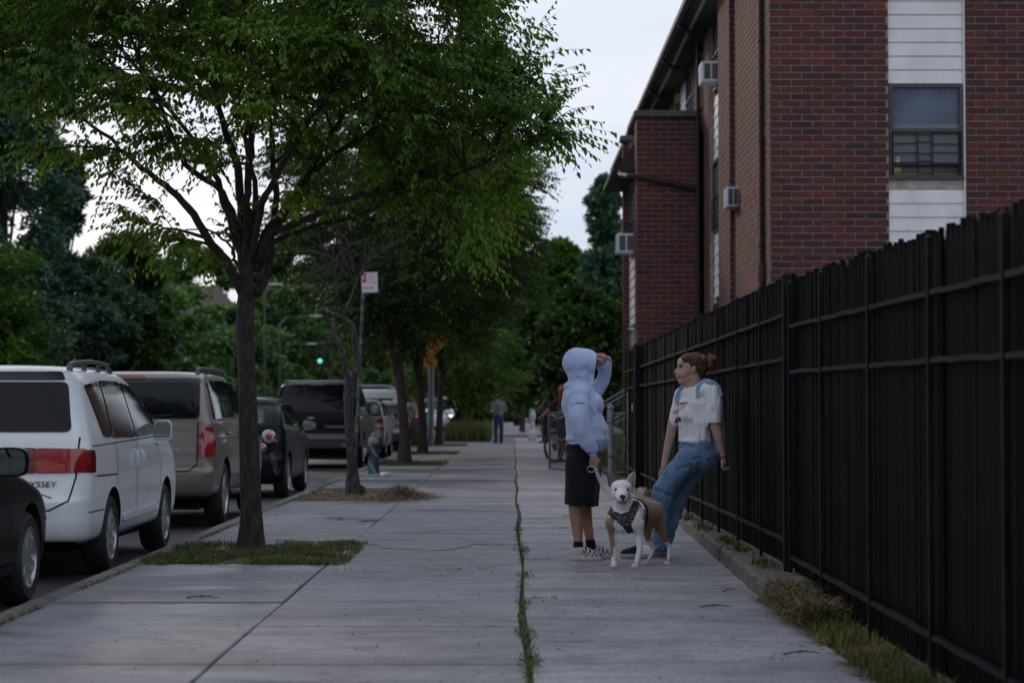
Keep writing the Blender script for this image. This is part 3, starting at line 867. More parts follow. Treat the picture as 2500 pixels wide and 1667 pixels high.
def window_front(x0, x1, z0, z1, y):
    w = empty('window', (0,0,0)); local(w, bld)
    w.matrix_parent_inverse = Matrix(); w.location = (x0-3.81, y-28.6, z0)
    X, Z = x1-x0, z1-z0
    fr = MB()
    t = 0.055
    fr.box(0, X, -0.03, 0.05, 0, t*0.7); fr.box(0, X, -0.03, 0.05, Z-t, Z)
    fr.box(0, t, -0.031, 0.05, t*0.7, Z-t); fr.box(X-t, X, -0.031, 0.05, t*0.7, Z-t)
    fr.box(t, X-t, -0.02, 0.04, Z*0.485, Z*0.485+0.05)
    fr.box(t, X-t, 0.0, 0.04, Z*0.135, Z*0.135+0.035)
    fr.box(-0.015, X+0.015, -0.045, 0.02, -0.03, 0.0)
    fr.build('frame', M_['win_frame'], w)
    MB().box(t, X-t, 0.012, 0.02, Z*0.485+0.05, Z-t).build('pane', M_['glass_win'], w)
    MB().box(t, X-t, 0.026, 0.034, Z*0.135+0.035, Z*0.485).build('pane', mat('dim window glass', (0.075,0.078,0.09), 0.12, var=0.1), w)
    MB().box(t, X-t, 0.15, 0.17, t*0.7, Z*0.15).build('interior', mat('dark room', (0.035,0.016,0.008), 0.8, var=0.5, scale=5), w)
    # rolled blind seen as a paler band at the foot of the upper pane
    MB().box(t, X-t, 0.0095, 0.0118, Z*0.485+0.05, Z*0.485+0.12).build('blind', mat('blind', (0.16,0.17,0.19), 0.5), w)
    g = MB()
    zt, zb = Z*0.485, 0.03
    for q in (0.38, 0.575):
        g.box(X*q-0.008, X*q+0.008, -0.055, -0.039, zb, zt)
    g.box(0.03, 0.046, -0.055, -0.039, zb, zt); g.box(X-0.046, X-0.03, -0.055, -0.039, zb, zt)
    for k in range(5):
        zz = zb + 0.04 + (zt-zb-0.07) * k/4
        dz = 0.02 if k % 2 else -0.01
        g.box(0.03, X*0.38, -0.050, -0.036, zz-0.006, zz+0.006)
        g.box(X*0.38, X*0.575, -0.049, -0.035, zz-0.006+dz, zz+0.006+dz)
        g.box(X*0.575, X-0.03, -0.050, -0.036, zz-0.006-dz*0.5, zz+0.006-dz*0.5)
    g.build('window_bars', M_['fence_iron'], w)
    return w
win = window_front(5.535, 6.60, 4.53, 5.885, 28.645)
# things standing on the sill inside the bars
mb = MB(); mb.lathe([(0.03,0),(0.05,0.03),(0.04,0.08),(0.055,0.11),(0.02,0.14)], T(5.66, 28.70, 4.70), 9)
tag(mb.build('plastic_bag', mat('white plastic', (0.5,0.52,0.55), 0.5, bump=0.3)), 'crumpled white bag behind the window bars', 'bag')
mb = MB(); mb.box(5.61, 5.70, 28.66, 28.70, 4.575, 4.66)
mb.box(5.605, 5.705, 28.655, 28.705, 4.66, 4.672)
tag(mb.build('yellow_carton', mat('yellow carton', (0.38,0.30,0.10), 0.6, var=0.5, scale=20)), 'small yellow carton on the window sill below the white bag', 'carton')

def window_side(x, y0, y1, z0, z1, bars=True):
    w = empty('window', (0,0,0)); w.parent = bld; w.location = (x-3.81, y0-28.6, z0)
    Yw, Z = y1-y0, z1-z0
    fr = MB(); t = 0.06
    fr.box(-0.03, 0.04, 0, Yw, 0, t); fr.box(-0.03, 0.04, 0, Yw, Z-t, Z)
    fr.box(-0.031, 0.04, 0, t, t, Z-t); fr.box(-0.031, 0.04, Yw-t, Yw, t, Z-t)
    fr.box(-0.02, 0.03, t, Yw-t, Z*0.485, Z*0.485+0.05)
    fr.build('frame', M_['win_frame'], w)
    MB().box(0.005, 0.015, t, Yw-t, t, Z*0.485).build('pane', M_['glass_win'], w)
    MB().box(0.004, 0.014, t, Yw-t, Z*0.485+0.05, Z-t).build('pane', M_['glass_win'], w)
    if bars:
        g = MB()
        for k in range(5):
            g.box(-0.06, -0.045, 0.03, Yw-0.03, 0.06+k*Z*0.1, 0.072+k*Z*0.1)
        for k in range(3):
            g.box(-0.062, -0.048, 0.05+k*(Yw-0.11)/2, 0.064+k*(Yw-0.11)/2, 0.03, Z*0.48)
        g.build('window_bars', M_['fence_iron'], w)
for (x, y0, y1) in ((3.985, 34.95, 37.88), (3.985, 41.52, 45.18)):
    wy0, wy1 = (36.72, 37.84) if y0 < 40 else (41.9, 43.5)
    for zz in (1.85, 4.53, 7.22): window_side(x-0.02, wy0, wy1, zz, zz+1.33)
    z = 1.5
    while z < 8.6:
        inside = any(zz - 0.1 < z + 0.1 < zz + 1.4 for zz in (1.85, 4.53, 7.22))
        if not inside: side_board(x, y0, y1, z + 0.003, z + 0.199)
        else:
            side_board(x, y0, wy0, z+0.003, z+0.199); side_board(x, wy1, y1, z+0.003, z+0.199)
        z += 0.2005
window_side(2.655, 41.0, 42.45, 4.42, 5.9)
z = 2.95
while z < 6.0:
    if z + 0.1 < 4.40: side_board(2.68, 40.06, 42.98, z+0.003, z+0.199)
    else: side_board(2.68, 42.46, 42.98, z+0.003, z+0.199); side_board(2.68, 40.06, 40.98, z+0.003, z+0.199)
    z += 0.2005
bp(MB().box(2.61, 2.74, 40.06, 42.98, 2.87, 2.945), 'bay_base', M_['coping'])
bp(MB().cbox(2.52, 2.62, 40.5, 40.62, 2.80, 2.84, 0.008), 'wall_lamp', M_['siding'])

# eaves and roofs
ev = MB()
def prism_y(mb, prof, y0, y1, m=0):
    n = len(prof)
    vs = [(x, y0, z) for x, z in prof] + [(x, y1, z) for x, z in prof]
    mb.add(vs, [tuple(range(n)), tuple(range(2*n-1, n-1, -1))] + [(i, i+n, (i+1)%n+n, (i+1)%n) for i in range(n)], m)
prism_y(ev, [(3.36,8.50),(3.36,8.72),(7.6,10.3),(12.0,8.8),(12.0,8.5)], 28.1, 62)
bp(ev, 'roof', mat('dark roof', (0.022,0.022,0.024), 0.8, var=0.3, scale=12, bump=0.3, space='World'))
g = MB(); prism_y(g, [(3.24,8.56),(3.245,8.68),(3.355,8.68),(3.355,8.52),(3.30,8.51)], 28.0, 62.1)
bp(g, 'gutter', M_['brown_metal'])
bp(MB().box(3.50, 3.56, 28.1, 61.9, 8.470, 8.497), 'soffit_strip', mat('soffit strip', (0.30,0.29,0.31), 0.5))
for k in range(8):
    yy = 30 + k*3.9
    m_ = MB().tube([(3.30,yy,8.53),(3.36,yy,8.44),(3.5,yy,8.38),(3.66,yy,8.36)], [0.045]*4, 8)
    bp(m_, 'gutter_bracket', M_['brown_metal'], True)
ev = MB(); prism_y(ev, [(2.24,6.02),(2.24,6.10),(2.72,6.75),(2.72,6.02)], 40.2, 44.2)
bp(ev, 'bay_roof', mat('bay roof', (0.030,0.028,0.028), 0.8, var=0.3, scale=10, space='World'))
g = MB(); prism_y(g, [(2.16,6.03),(2.165,6.13),(2.237,6.13),(2.237,6.0)], 40.15, 44.25)
bp(g, 'gutter', M_['brown_metal'])

# downpipes
pipe = MB().tube([(3.765,29.25,8.5),(3.765,29.25,3.25)], 0.040, 10)
bp(pipe, 'downpipe', M_['brown_metal'], 40)
bp(MB().tube([(3.765,29.25,3.34),(3.765,29.25,3.15),(3.765,29.25,3.05)], [0.062,0.066,0.05], 12), 'pipe_collar', mat('rusty pipe', (0.075,0.035,0.022), 0.8, var=0.5, scale=20))
bp(MB().tube([(3.765,29.25,3.06),(3.765,29.25,0.1)], 0.046, 10), 'downpipe', mat('cast pipe', (0.02,0.018,0.018), 0.7))
for zz in (6.62, 5.14, 3.6): bp(MB().tube([(3.765,29.25,zz-0.018),(3.765,29.25,zz+0.018)], 0.052, 10), 'pipe_bracket', M_['brown_metal'])
bp(MB().tube([(3.79,39.18,8.4),(3.79,39.18,3.3)], 0.038, 8), 'downpipe', M_['brown_metal'], 40)
bp(MB().tube([(3.79,39.18,3.3),(3.79,39.18,0.1)], 0.052, 8), 'downpipe', M_['brown_metal'], 40)
bp(MB().tube([(2.30,40.3,6.05),(2.30,39.9,5.90),(2.42,39.3,5.80),(2.62,39.2,5.79),(3.76,39.2,5.53)], 0.055, 8), 'leader_pipe', M_['brown_metal'], 40)
bp(MB().tube([(3.90,46.4,8.4),(3.90,46.4,3.0)], 0.05, 8), 'downpipe', M_['brown_metal'], 40)

def air_con(loc, sx, sy, sz, label, vents):
    """sx: how far it sticks out of the wall (towards -x); the end facing -y carries the louvred panels"""
    t = empty('air_conditioner', loc, label=label, cat='air conditioner', group='window air conditioners on the brick building')
    cs = mat('white enamel', (0.52,0.54,0.60), 0.4, var=0.08, scale=9)
    MB().cbox(-sx, 0, 0, sy, 0, sz, 0.012).build('casing', cs, t)
    lou = mat('louvre panel', (0.05,0.055,0.06), 0.5)
    for k in range(2):
        a = -sx + sx*(0.14 + 0.43*k); b = a + sx*0.33
        p = MB().box(a, b, -0.006, 0.004, sz*0.12, sz*0.88).build('louvre', lou, t)
        s = MB()
        for j in range(9):
            z = sz*0.14 + j*sz*0.08
            s.box(a+0.005, b-0.005, -0.011, -0.006, z, z+0.008)
        s.build('slats', mat('louvre slat', (0.12,0.125,0.13), 0.5), p)
    p = MB()
    for j in range(10): p.box(-sx-0.006, -sx, 0.04, sy-0.04, sz*0.1+j*sz*0.08, sz*0.1+j*sz*0.08+0.012)
    p.build('rear_grille', cs, t)
air_con((2.655, 41.02, 4.42), 0.37, 0.60, 0.40, 'white window air conditioner on the low bay left of the brick wing', 2)
air_con((3.965, 36.73, 7.26), 0.34, 0.62, 0.38, 'white air conditioner high up under the eave', 2)
air_con((3.815, 32.52, 4.50), 0.20, 0.52, 0.33, 'narrow white air conditioner mid-wall between two brick pilasters', 2)
# ================================================================== TREES
def smooth_path(pts, k=4):
    P = [Vector(p) for p in pts]
    P = [P[0]*2 - P[1]] + P + [P[-1]*2 - P[-2]]
    out = []
    for i in range(1, len(P)-2):
        for j in range(k):
            t = j/k
            out.append(0.5*((2*P[i]) + (P[i+1]-P[i-1])*t + (2*P[i-1]-5*P[i]+4*P[i+1]-P[i+2])*t*t + (3*P[i]-P[i-1]-3*P[i+1]+P[i+2])*t**3))
    out.append(P[-2])
    return out

def leaf_arrays(B, D, N, L, W, six=True):
    """leaves rooted at B, pointing along D, face normal N, arrays (n,3); L, W lengths (n,)"""
    D = D / np.linalg.norm(D, axis=1, keepdims=True)
    S = np.cross(N, D); S /= (np.linalg.norm(S, axis=1, keepdims=True) + 1e-9)
    U = np.cross(D, S)
    L = L[:, None]; W = W[:, None]
    if six:
        tip = B + D*L - U*L*0.12
        m1 = B + D*L*0.35; m2 = B + D*L*0.7 - U*L*0.04
        V = np.stack([B, m1 + S*W*0.5 + U*W*0.16, m2 + S*W*0.34 + U*W*0.1, tip, m2 - S*W*0.34 + U*W*0.1, m1 - S*W*0.5 + U*W*0.16], 1)
        i = np.arange(len(B))[:, None]*6
        F = np.concatenate([i + np.array([[0,1,2,3]]), i + np.array([[0,3,4,5]])], 0)
    else:
        tip = B + D*L - U*L*0.1
        m1 = B + D*L*0.45
        V = np.stack([B, m1 + S*W*0.5 + U*W*0.12, tip, m1 - S*W*0.5 + U*W*0.12], 1)
        i = np.arange(len(B))[:, None]*4
        F = i + np.array([[0,1,2,3]])
    return V.reshape(-1,3), F

def trunk_mesh(path, radii, n, rseed, lump=0.10, flare=0.0):
    """bark-covered trunk with ridges and swellings"""
    r = random.Random(rseed)
    mb = MB()
    pts = smooth_path(path, 5)
    k = len(pts)
    rs = np.interp(np.linspace(0, 1, k), np.linspace(0, 1, len(radii)), radii)
    vs = []
    for i, p in enumerate(pts):
        d = (pts[min(i+1,k-1)] - pts[max(i-1,0)]).normalized()
        u = Vector((0,1,0)).cross(d).normalized(); w = d.cross(u)
        for j in range(n):
            a = 2*math.pi*j/n
            q = u*math.cos(a) + w*math.sin(a)
            f = 1 + lump*noise.noise(Vector((math.cos(a)*1.6, math.sin(a)*1.6, p.z*1.7 + rseed))) + 0.5*lump*noise.noise(Vector((math.cos(a)*5, math.sin(a)*5, p.z*6 + rseed)))
            if i < 4: f *= 1 + flare*(1-i/4)*(1 + 0.5*math.sin(3*a + rseed))
            vs.append(p + q*rs[i]*f)
    fs = [(i*n+j, i*n+(j+1)%n, (i+1)*n+(j+1)%n, (i+1)*n+j) for i in range(k-1) for j in range(n)]
    fs.append(tuple((k-1)*n+j for j in range(n)))
    return mb.add(vs, fs)

def elm(loc, label, trunk, trunk_r, limbs, targets, seed, n_tw, n_leaf, leaf_len, leafm, group, barkm, six=True, tr_n=20, twig_tubes=True, droop=0.55):
    """vase-shaped street tree: trunk, limbs, branches that reach TARGETS, twigs, and leaves hanging alternately along the twigs"""
    r = random.Random(seed); nr = np.random.RandomState(seed)
    root = empty('street_tree', loc, label=label, cat='tree', group=group)
    inv = Vector(loc)
    tr = trunk_mesh(trunk, trunk_r, tr_n, seed, 0.12, 0.22)
    tr.v = [tuple(Vector(v) - inv) for v in tr.v]
    tr.build('trunk', barkm, root, True)
    nodes = []
    for pts, r0, r1 in limbs:
        sp = smooth_path(pts, 5)
        k = len(sp)
        for i, p in enumerate(sp[2:-1]):
            j = Vector((r.uniform(-1,1), r.uniform(-1,1), r.uniform(-1,1)))*0.012
            sp[i+2] = p + j
        rs = [(r0*(1-i/(k-1))**0.8 + r1)*0.8 for i in range(k)]
        m = MB().tube([p - inv for p in sp], rs, 9, wob=0.06, rnd=r)
        m.build('limb', barkm, root, True)
        for i in range(int(k*0.25), k): nodes.append((sp[i], rs[i]))
    bm_, tw = MB(), MB()
    B, D, N, L, W = [], [], [], [], []
    axis = Vector(trunk[-1])
    for t in targets:
        best, bd = None, 1e9
        for p, rr in nodes:
            d = t - p
            if d.length < 0.25: continue
            sc = d.length + max(0, p.z - t.z)*1.5 + r.uniform(0, 0.25)
            if sc < bd: best, bd = (p, rr), sc
        if best is None: continue
        p, rr = best
        d = t - p
        if d.length > 3.2: continue
        out = Vector((t.x - axis.x, t.y - axis.y, 0))
        mid = p + d*0.5 + Vector((0,0,1))*d.length*0.10 + Vector((r.uniform(-1,1), r.uniform(-1,1), r.uniform(-1,1)))*d.length*0.07
        pth = smooth_path([p, mid, t], 4)
        r0 = min(rr*0.55, 0.010 + 0.008*d.length)
        rs = [max(r0*(1-i/(len(pth)-1)), 0.0) + 0.0028 for i in range(len(pth))]
        bm_.tube([q - inv for q in pth], rs, 5, cap=False)
        dd = (pth[-1] - pth[-3]).normalized()
        for k in range(n_tw):
            f = 0.30 + 0.70*(k+r.random())/n_tw
            q = pth[min(int(f*(len(pth)-1)), len(pth)-2)].lerp(pth[min(int(f*(len(pth)-1))+1, len(pth)-1)], (f*(len(pth)-1)) % 1)
            rv = Vector((r.gauss(0,1), r.gauss(0,1), r.gauss(0,0.55)))
            o2 = out.normalized() if out.length > 0.1 else Vector((0,0,1))
            td = (dd*0.8 + o2*0.35 + rv*0.75 + Vector((0,0,0.1))).normalized()
            ln = r.uniform(0.26, 0.52) * (leaf_len/0.065)**0.6
            e = q + td*ln + Vector((0,0,-0.10))*ln
            c = q + td*ln*0.5 + Vector((0,0,0.06))*ln
            if twig_tubes: tw.tube([q - inv, c - inv, e - inv], [0.0028, 0.002, 0.0012], 3, cap=False)
            nl = max(3, int(n_leaf*r.uniform(0.75, 1.2)))
            sd = td.cross(Vector((0,0,1)))
            sd = sd.normalized() if sd.length > 0.1 else Vector((1,0,0))
            for m in range(nl):
                g = (m+0.6)/nl
                b = q.lerp(c, g*2) if g < 0.5 else c.lerp(e, g*2-1)
                s_ = 1 if m % 2 else -1
                ld = td*r.uniform(0.25,0.75) + sd*s_*r.uniform(0.35,0.8) + Vector((0,0,-1))*r.uniform(droop*0.4, droop*2.0)
                nn = Vector((r.gauss(0,0.5), r.gauss(0,0.5), 1.0)) + sd*r.gauss(0,0.3)
                B.append(b - inv); D.append(ld); N.append(nn)
                l = leaf_len*r.uniform(0.65, 1.2)*(1.0 - 0.25*g)
                L.append(l); W.append(l*r.uniform(0.42, 0.58))
    bo = bm_.build('branches', M_['branch'], root, True); bo['kind'] = 'stuff'
    if twig_tubes:
        to = tw.build('twigs', M_['branch'], root); to['kind'] = 'stuff'
    V, F = leaf_arrays(np.array(B), np.array(D), np.array(N), np.array(L), np.array(W), six)
    lo = link('crown', np_mesh('crown', V, F), [leafm], root)
    lo['kind'] = 'stuff'
    return root, len(B)

def in_poly(x, y, poly):
    c = False; j = len(poly)-1
    for i in range(len(poly)):
        xi, yi = poly[i]; xj, yj = poly[j]
        if (yi > y) != (yj > y) and x < (xj-xi)*(y-yi)/(yj-yi) + xi: c = not c
        j = i
    return c

# ---- the near tree: crown outline measured on the photograph, given its own depth
Y1 = 17.0
crown1 = [(-250,-700),(-250,200),(-160,170),(-60,120),(40,150),(90,230),(150,290),(250,290),(320,340),(380,400),(420,430),(400,480),(400,520),(470,545),
          (520,615),(600,628),(655,590),(690,545),(760,520),(900,500),(1020,520),(1120,550),(1190,580),(1210,540),(1225,480),(1200,440),(1280,400),(1260,360),(1370,345),
          (1340,300),(1240,300),(1300,235),(1230,210),(1205,120),(1235,-20),(1250,-300),(1050,-700)]
rt = random.Random(71)
targets = []
while len(targets) < 600:
    px, py = rt.uniform(-500, 1460), rt.uniform(-640, 625)
    if not in_poly(px, py, crown1): continue
    if py < -200 and rt.random() < 0.55: continue
    if py > 430 and rt.random() < 0.35: continue
    hole = noise.noise(Vector((px*0.0055, py*0.0075, 4.2)))
    if hole < -0.17: continue
    if 280 < py < 620 and 520 < px < 720 and rt.random() < 0.72: continue
    if 300 < py < 600 and px < 560 and rt.random() < 0.30: continue
    half = 2.6*math.sqrt(max(0.05, 1 - ((px-480)/1300)**2)) * (0.45 if py > 350 else 0.85)
    targets.append(at(px, py, Y1 + rt.uniform(-half, half)))
# thin outer sprays reaching over the pavement
for px, py, dy in ((1373,342,-1.2),(1345,300,-1.1),(1300,245,-1.0),(1280,200,-0.8),(1240,60,-0.9),(1205,190,0.5),(1230,5,-0.3),(1277,392,0.3),(1250,430,0.1),(1205,545,0.4),(1167,615,-1.0),(1235,478,0.8),(1145,640,-0.6),
                   (1325,262,-1.1),(1305,330,-1.3),(1250,350,-1.2),(1215,320,-0.9),
                   (85,372,-0.5),(228,378,-0.2),(280,402,0.2),(312,440,0.4),(325,592,-0.4),(338,535,0.0),(60,268,0.1),(35,220,0.5),(500,640,-0.3),(425,600,-0.5)):
    targets.append(at(px, py, Y1 + dy))
def PL(dy, *pp): return [at(px, py, Y1 + dy*i/(len(pp)-1)) for i, (px, py) in enumerate(pp)]
limbs1 = [
    (PL(-0.6, (592,715),(560,650),(509,585),(446,491),(388,446),(317,384),(250,326),(120,220)), 0.048, 0.008),
    (PL(0.4, (600,700),(592,600),(588,500),(578,400),(545,300),(528,200),(516,50),(500,-150)), 0.050, 0.010),
    (PL(-0.5, (606,690),(602,560),(604,450),(615,330),(610,200),(602,50),(590,-200)), 0.042, 0.010),
    (PL(0.8, (625,720),(655,640),(668,560),(730,470),(790,360),(850,250),(900,60)), 0.050, 0.010),
    (PL(-1.1, (628,640),(665,570),(760,532),(860,480),(980,470),(1100,430),(1290,350),(1400,320)), 0.040, 0.006),
    (PL(0.9, (622,660),(655,560),(700,500),(760,420),(860,350),(1000,250),(1120,120)), 0.040, 0.008),
    (PL(-0.4, (640,640),(672,520),(668,400),(660,250),(700,60),(720,-150)), 0.034, 0.008),
    (PL(1.2, (596,640),(560,540),(520,420),(440,300),(360,200),(250,60)), 0.034, 0.008),
    (PL(-1.6, (596,600),(540,470),(455,400),(400,280),(330,120),(260,-80)), 0.030, 0.008),
    (PL(-1.9, (612,640),(640,500),(690,400),(780,260),(880,120),(960,-60)), 0.034, 0.008),
    (PL(1.9, (608,620),(625,470),(600,330),(640,150),(620,-60)), 0.030, 0.008),
    (PL(0.5, (628,690),(660,600),(740,560),(860,530),(960,500),(1130,510),(1230,560)), 0.030, 0.006),
    (PL(0.3, (604,655),(575,640),(560,600),(500,560),(430,570)), 0.016, 0.005),
]
base1 = at(614, 1338, Y1); base1.z = -0.02
trunk1 = [base1, at(612,1230,Y1), at(606,1050,Y1), at(602,900,Y1), at(598,800,Y1), at(602,700,Y1), at(606,640,Y1)]
t1, n1 = elm(tuple(base1), 'nearest street tree with a mossy trunk, standing in the green grass patch', trunk1, [0.110,0.089,0.083,0.078,0.082,0.068,0.046],
         limbs1, targets, 3, 14, 14, 0.074, M_['leaf_near'], 'street trees along the kerb', M_['bark'], True, 26)

# ---- the row of street trees behind it
def row_tree(Yt, px, label, height, rad, low, seed, nt, leafm, leaf_len, lean=0.0, ntw=14, nlf=11):
    b = at(px, 1000, Yt); b.z = -0.02
    if Yt < 10: b = Vector((-2.2, Yt, -0.02))
    r = random.Random(seed)
    fork = low + 0.2
    trunk = [b, b + Vector((0.01,0,0.7)), b + Vector((lean*0.5,0,fork*0.65)), b + Vector((lean,0,fork))]
    limbs = []
    for k in range(8):
        a = 2*math.pi*k/8 + r.uniform(-0.3, 0.3)
        f = r.uniform(0.55, 0.85) * rad
        o = Vector((math.cos(a), math.sin(a), 0))
        s = b + Vector((lean,0,fork - r.uniform(0.1, 0.7)))
        limbs.append(([s, s + o*f*0.22 + Vector((0,0,(height-fork)*0.28)), s + o*f*0.6 + Vector((0,0,(height-fork)*0.55)), s + o*f + Vector((0,0,(height-fork)*r.uniform(0.62,0.85)))], 0.052, 0.010))
    tg = []
    while len(tg) < nt:
        x, y, z = r.uniform(-1,1), r.uniform(-1,1), r.uniform(-1,1)
        d = math.sqrt(x*x+y*y+z*z)
        if d > 1 or (d < 0.45 and r.random() < 0.6): continue
        zz = low + (height-low)*(0.5+0.5*z)
        rr = rad*(1.0 if z > -0.3 else 0.92)
        q = b + Vector((lean + x*rr, y*rr, zz))
        if noise.noise(q*0.55) < -0.22: continue
        tg.append(q)
    return elm(tuple(b), label, trunk, [0.145,0.115,0.10,0.075], limbs, tg, seed, ntw, nlf, leaf_len, leafm, 'street trees along the kerb', M_['bark_dark'], False, 14, False)
row_tree(44.0, 986, 'street tree with a reddish trunk right behind the hydrant', 8.6, 3.3, 2.4, 21, 370, M_['leaf_dark'], 0.13, -0.15)
row_tree(54.4, 1031, 'street tree with a leaning trunk in front of the grey lamp post', 9.4, 3.5, 2.3, 22, 330, M_['leaf_dark'], 0.15, -0.1)
row_tree(66.7, 1072, 'dark street tree directly right of the grey lamp post', 9.8, 3.9, 2.5, 23, 320, M_['leaf_dark'], 0.17, 0.1)
row_tree(78.0, 1103, 'small bright street tree with hanging foliage left of the man in grey', 4.6, 2.6, 1.1, 24, 190, M_['leaf_bright'], 0.15, 0.3)
row_tree(100.0, 1120, 'far street tree beyond the cross street', 9.5, 4.2, 2.6, 25, 170, M_['leaf_dark'], 0.20, 0.1)
row_tree(118.0, 1150, 'farthest street tree of the row, beyond the cross street', 10, 4.2, 2.4, 26, 150, M_['leaf_dark'], 0.22, 0.1)

row_tree(-6.5, 1000, 'street tree further back along the kerb behind the camera', 8.0, 3.4, 2.7, 28, 130, M_['leaf_near'], 0.14, 0.0)
# ---- the dead tree with bare twigs
Yd = 27.8
db = at(859, 1207, Yd); db.z = -0.01
dead = empty('dead_tree', tuple(db), label='bare dead tree with twisted grey limbs standing in dry straw', cat='tree')
r = random.Random(9)
def DP(*pp): return [at(px, py, Yd + (dy if len(rest) == 0 else 0)) - db for px, py, dy, *rest in pp]
tm = trunk_mesh([at(862,1212,Yd), at(858,1120,Yd), at(853,1020,Yd), at(853,960,Yd), at(860,905,Yd)], [0.092,0.072,0.070,0.084,0.086], 18, 4, 0.28, 0.3)
tm.v = [tuple(Vector(v) - db) for v in tm.v]
tm.build('trunk', M_['bark_dead'], dead, True)
paths = [
    (DP((862,925,0),(872,890,0.05),(868,850,0.1),(862,800,0.1),(840,780,0.1),(815,767,0.1),(790,762,0.05),(787,752,0.0)), 0.055, 0.028),
    (DP((858,930,0),(846,900,-0.05),(834,860,-0.1),(820,825,-0.1),(814,790,-0.1),(813,775,-0.1)), 0.052, 0.030),
    (DP((788,758,0),(795,745,0),(808,735,0),(816,728,0),(822,716,0),(800,716,0.1),(780,710,0.1),(772,700,0.1)), 0.022, 0.005),
    (DP((838,775,0.1),(845,750,0.1),(858,725,0.15),(868,695,0.2),(874,680,0.2),(890,660,0.2),(900,640,0.2),(925,620,0.3),(950,605,0.3)), 0.026, 0.004),
    (DP((822,716,0),(826,690,0),(835,665,0),(838,640,0),(850,610,0),(848,580,0)), 0.014, 0.004),
    (DP((874,685,0.2),(858,675,0.3),(840,665,0.3),(825,640,0.3),(800,625,0.3),(765,615,0.3)), 0.010, 0.003),
    (DP((845,752,0.1),(828,735,-0.1),(824,705,-0.1),(815,680,-0.1),(790,665,-0.1),(772,655,-0.1)), 0.010, 0.003),
]
br = MB()
tips = []
for pts, r0, r1 in paths:
    sp = smooth_path(pts, 4)
    k = len(sp)
    rs = [r1 + (r0-r1)*(1-i/(k-1)) for i in range(k)]
    MB().tube([p + Vector((r.uniform(-1,1),0,r.uniform(-1,1)))*0.006 for p in sp], rs, 8, wob=0.15, rnd=r).build('limb', M_['bark_dead'], dead, True)
    if r0 < 0.03:
        for i in range(k//3, k): tips.append((sp[i], (sp[i]-sp[i-1]).normalized()))
for i in range(85):
    p, d = r.choice(tips)
    d = (d + Vector((r.gauss(0,0.7), r.gauss(0,0.5), r.gauss(0.25,0.5)))).normalized()
    q = p + d*r.uniform(0.12, 0.4)
    e = q + (d + Vector((r.gauss(0,0.5), r.gauss(0,0.4), r.gauss(0.1,0.4)))).normalized()*r.uniform(0.08, 0.35)
    br.tube([p, q, e], [0.006, 0.004, 0.0022], 4, cap=False)
o = br.build('twigs', M_['bark_dead'], dead); o['kind'] = 'stuff'
MB().tube([(0.13,-0.02,0.0),(0.13,-0.02,0.10),(0.15,-0.03,0.13)], [0.06,0.055,0.03], 7, wob=0.2, rnd=r).build('root_stub', M_['bark_dead'], dead)

# ---- trees across the street and at the end of the pavement
def mass_tree(name, label, x, y, h, rx, ry, z0, seed, nc, nl, ls, leafm, shape='round', group='trees of the park across the street', cat='tree', cl=0.55):
    r = np.random.RandomState(seed)
    root = empty(name, (x, y, -0.02), label=label, cat=cat, group=group)
    MB().tube([(0,0,0),(0.05,0,h*0.3),(0,0.05,h*0.7)], [0.10+h*0.015, 0.07+h*0.012, 0.05], 9).build('trunk', M_['bark_dark'], root, True)
    limb = MB()
    # clump centres on and inside an uneven envelope
    C = []
    while len(C) < nc:
        a = r.uniform(0, 2*np.pi); t = r.uniform(0, 1)
        if shape == 'column': pr = (0.55 + 0.45*np.sin(np.pi*min(t*1.25, 1)))*(1 - t**3*0.75)
        elif shape == 'cone': pr = (1-t)**0.75 + 0.08
        elif shape == 'spire': pr = np.interp(t, [0,0.15,0.45,0.62,0.72,0.85,1.0], [0.7,1.0,0.95,0.55,0.24,0.24,0.12])
        else: pr = np.sqrt(max(0.02, 1 - (2*t-0.9)**2/1.25))
        q = r.uniform(0.35, 1.0)**0.6
        lump = 1 + 0.32*noise.noise(Vector((math.cos(a)*1.8 + seed, math.sin(a)*1.8, t*3.5)))
        C.append((math.cos(a)*rx*pr*q*lump, math.sin(a)*ry*pr*q*lump, z0 + (h-z0)*t))
    C = np.array(C)
    for c in C[::max(1, nc//26)]:
        limb.tube([(0,0,max(c[2]*0.45, z0*0.8)), tuple(c*np.array([0.5,0.5,0.8])), tuple(c)], [0.05, 0.03, 0.012], 4, cap=False)
    lb = limb.build('branches', M_['branch'], root); lb['kind'] = 'stuff'
    nl = int(nl*1.35); k = r.randint(0, nc, nl)
    sz = cl*(0.6 + 0.8*r.rand(nc))
    off = r.normal(0, 1, (nl, 3)); off /= np.linalg.norm(off, axis=1, keepdims=True) + 1e-9
    off *= (r.rand(nl, 1)**0.45) * sz[k][:, None] * np.array([1.0, 1.0, 0.62])
    B = C[k] + off
    out = B * np.array([1,1,0.25]); out /= np.linalg.norm(out, axis=1, keepdims=True) + 1e-9
    D = out*0.6 + off*0.8 + r.normal(0, 0.6, (nl, 3)) + np.array([0,0,-0.25])
    N = r.normal(0, 0.55, (nl, 3)) + np.array([0,0,0.9]) + out*0.4
    L = ls*r.uniform(0.6, 1.3, nl)
    V, F = leaf_arrays(B, D, N, L, L*0.6, False)
    o = link('crown', np_mesh('crown', V, F), [leafm], root); o['kind'] = 'stuff'
    return root
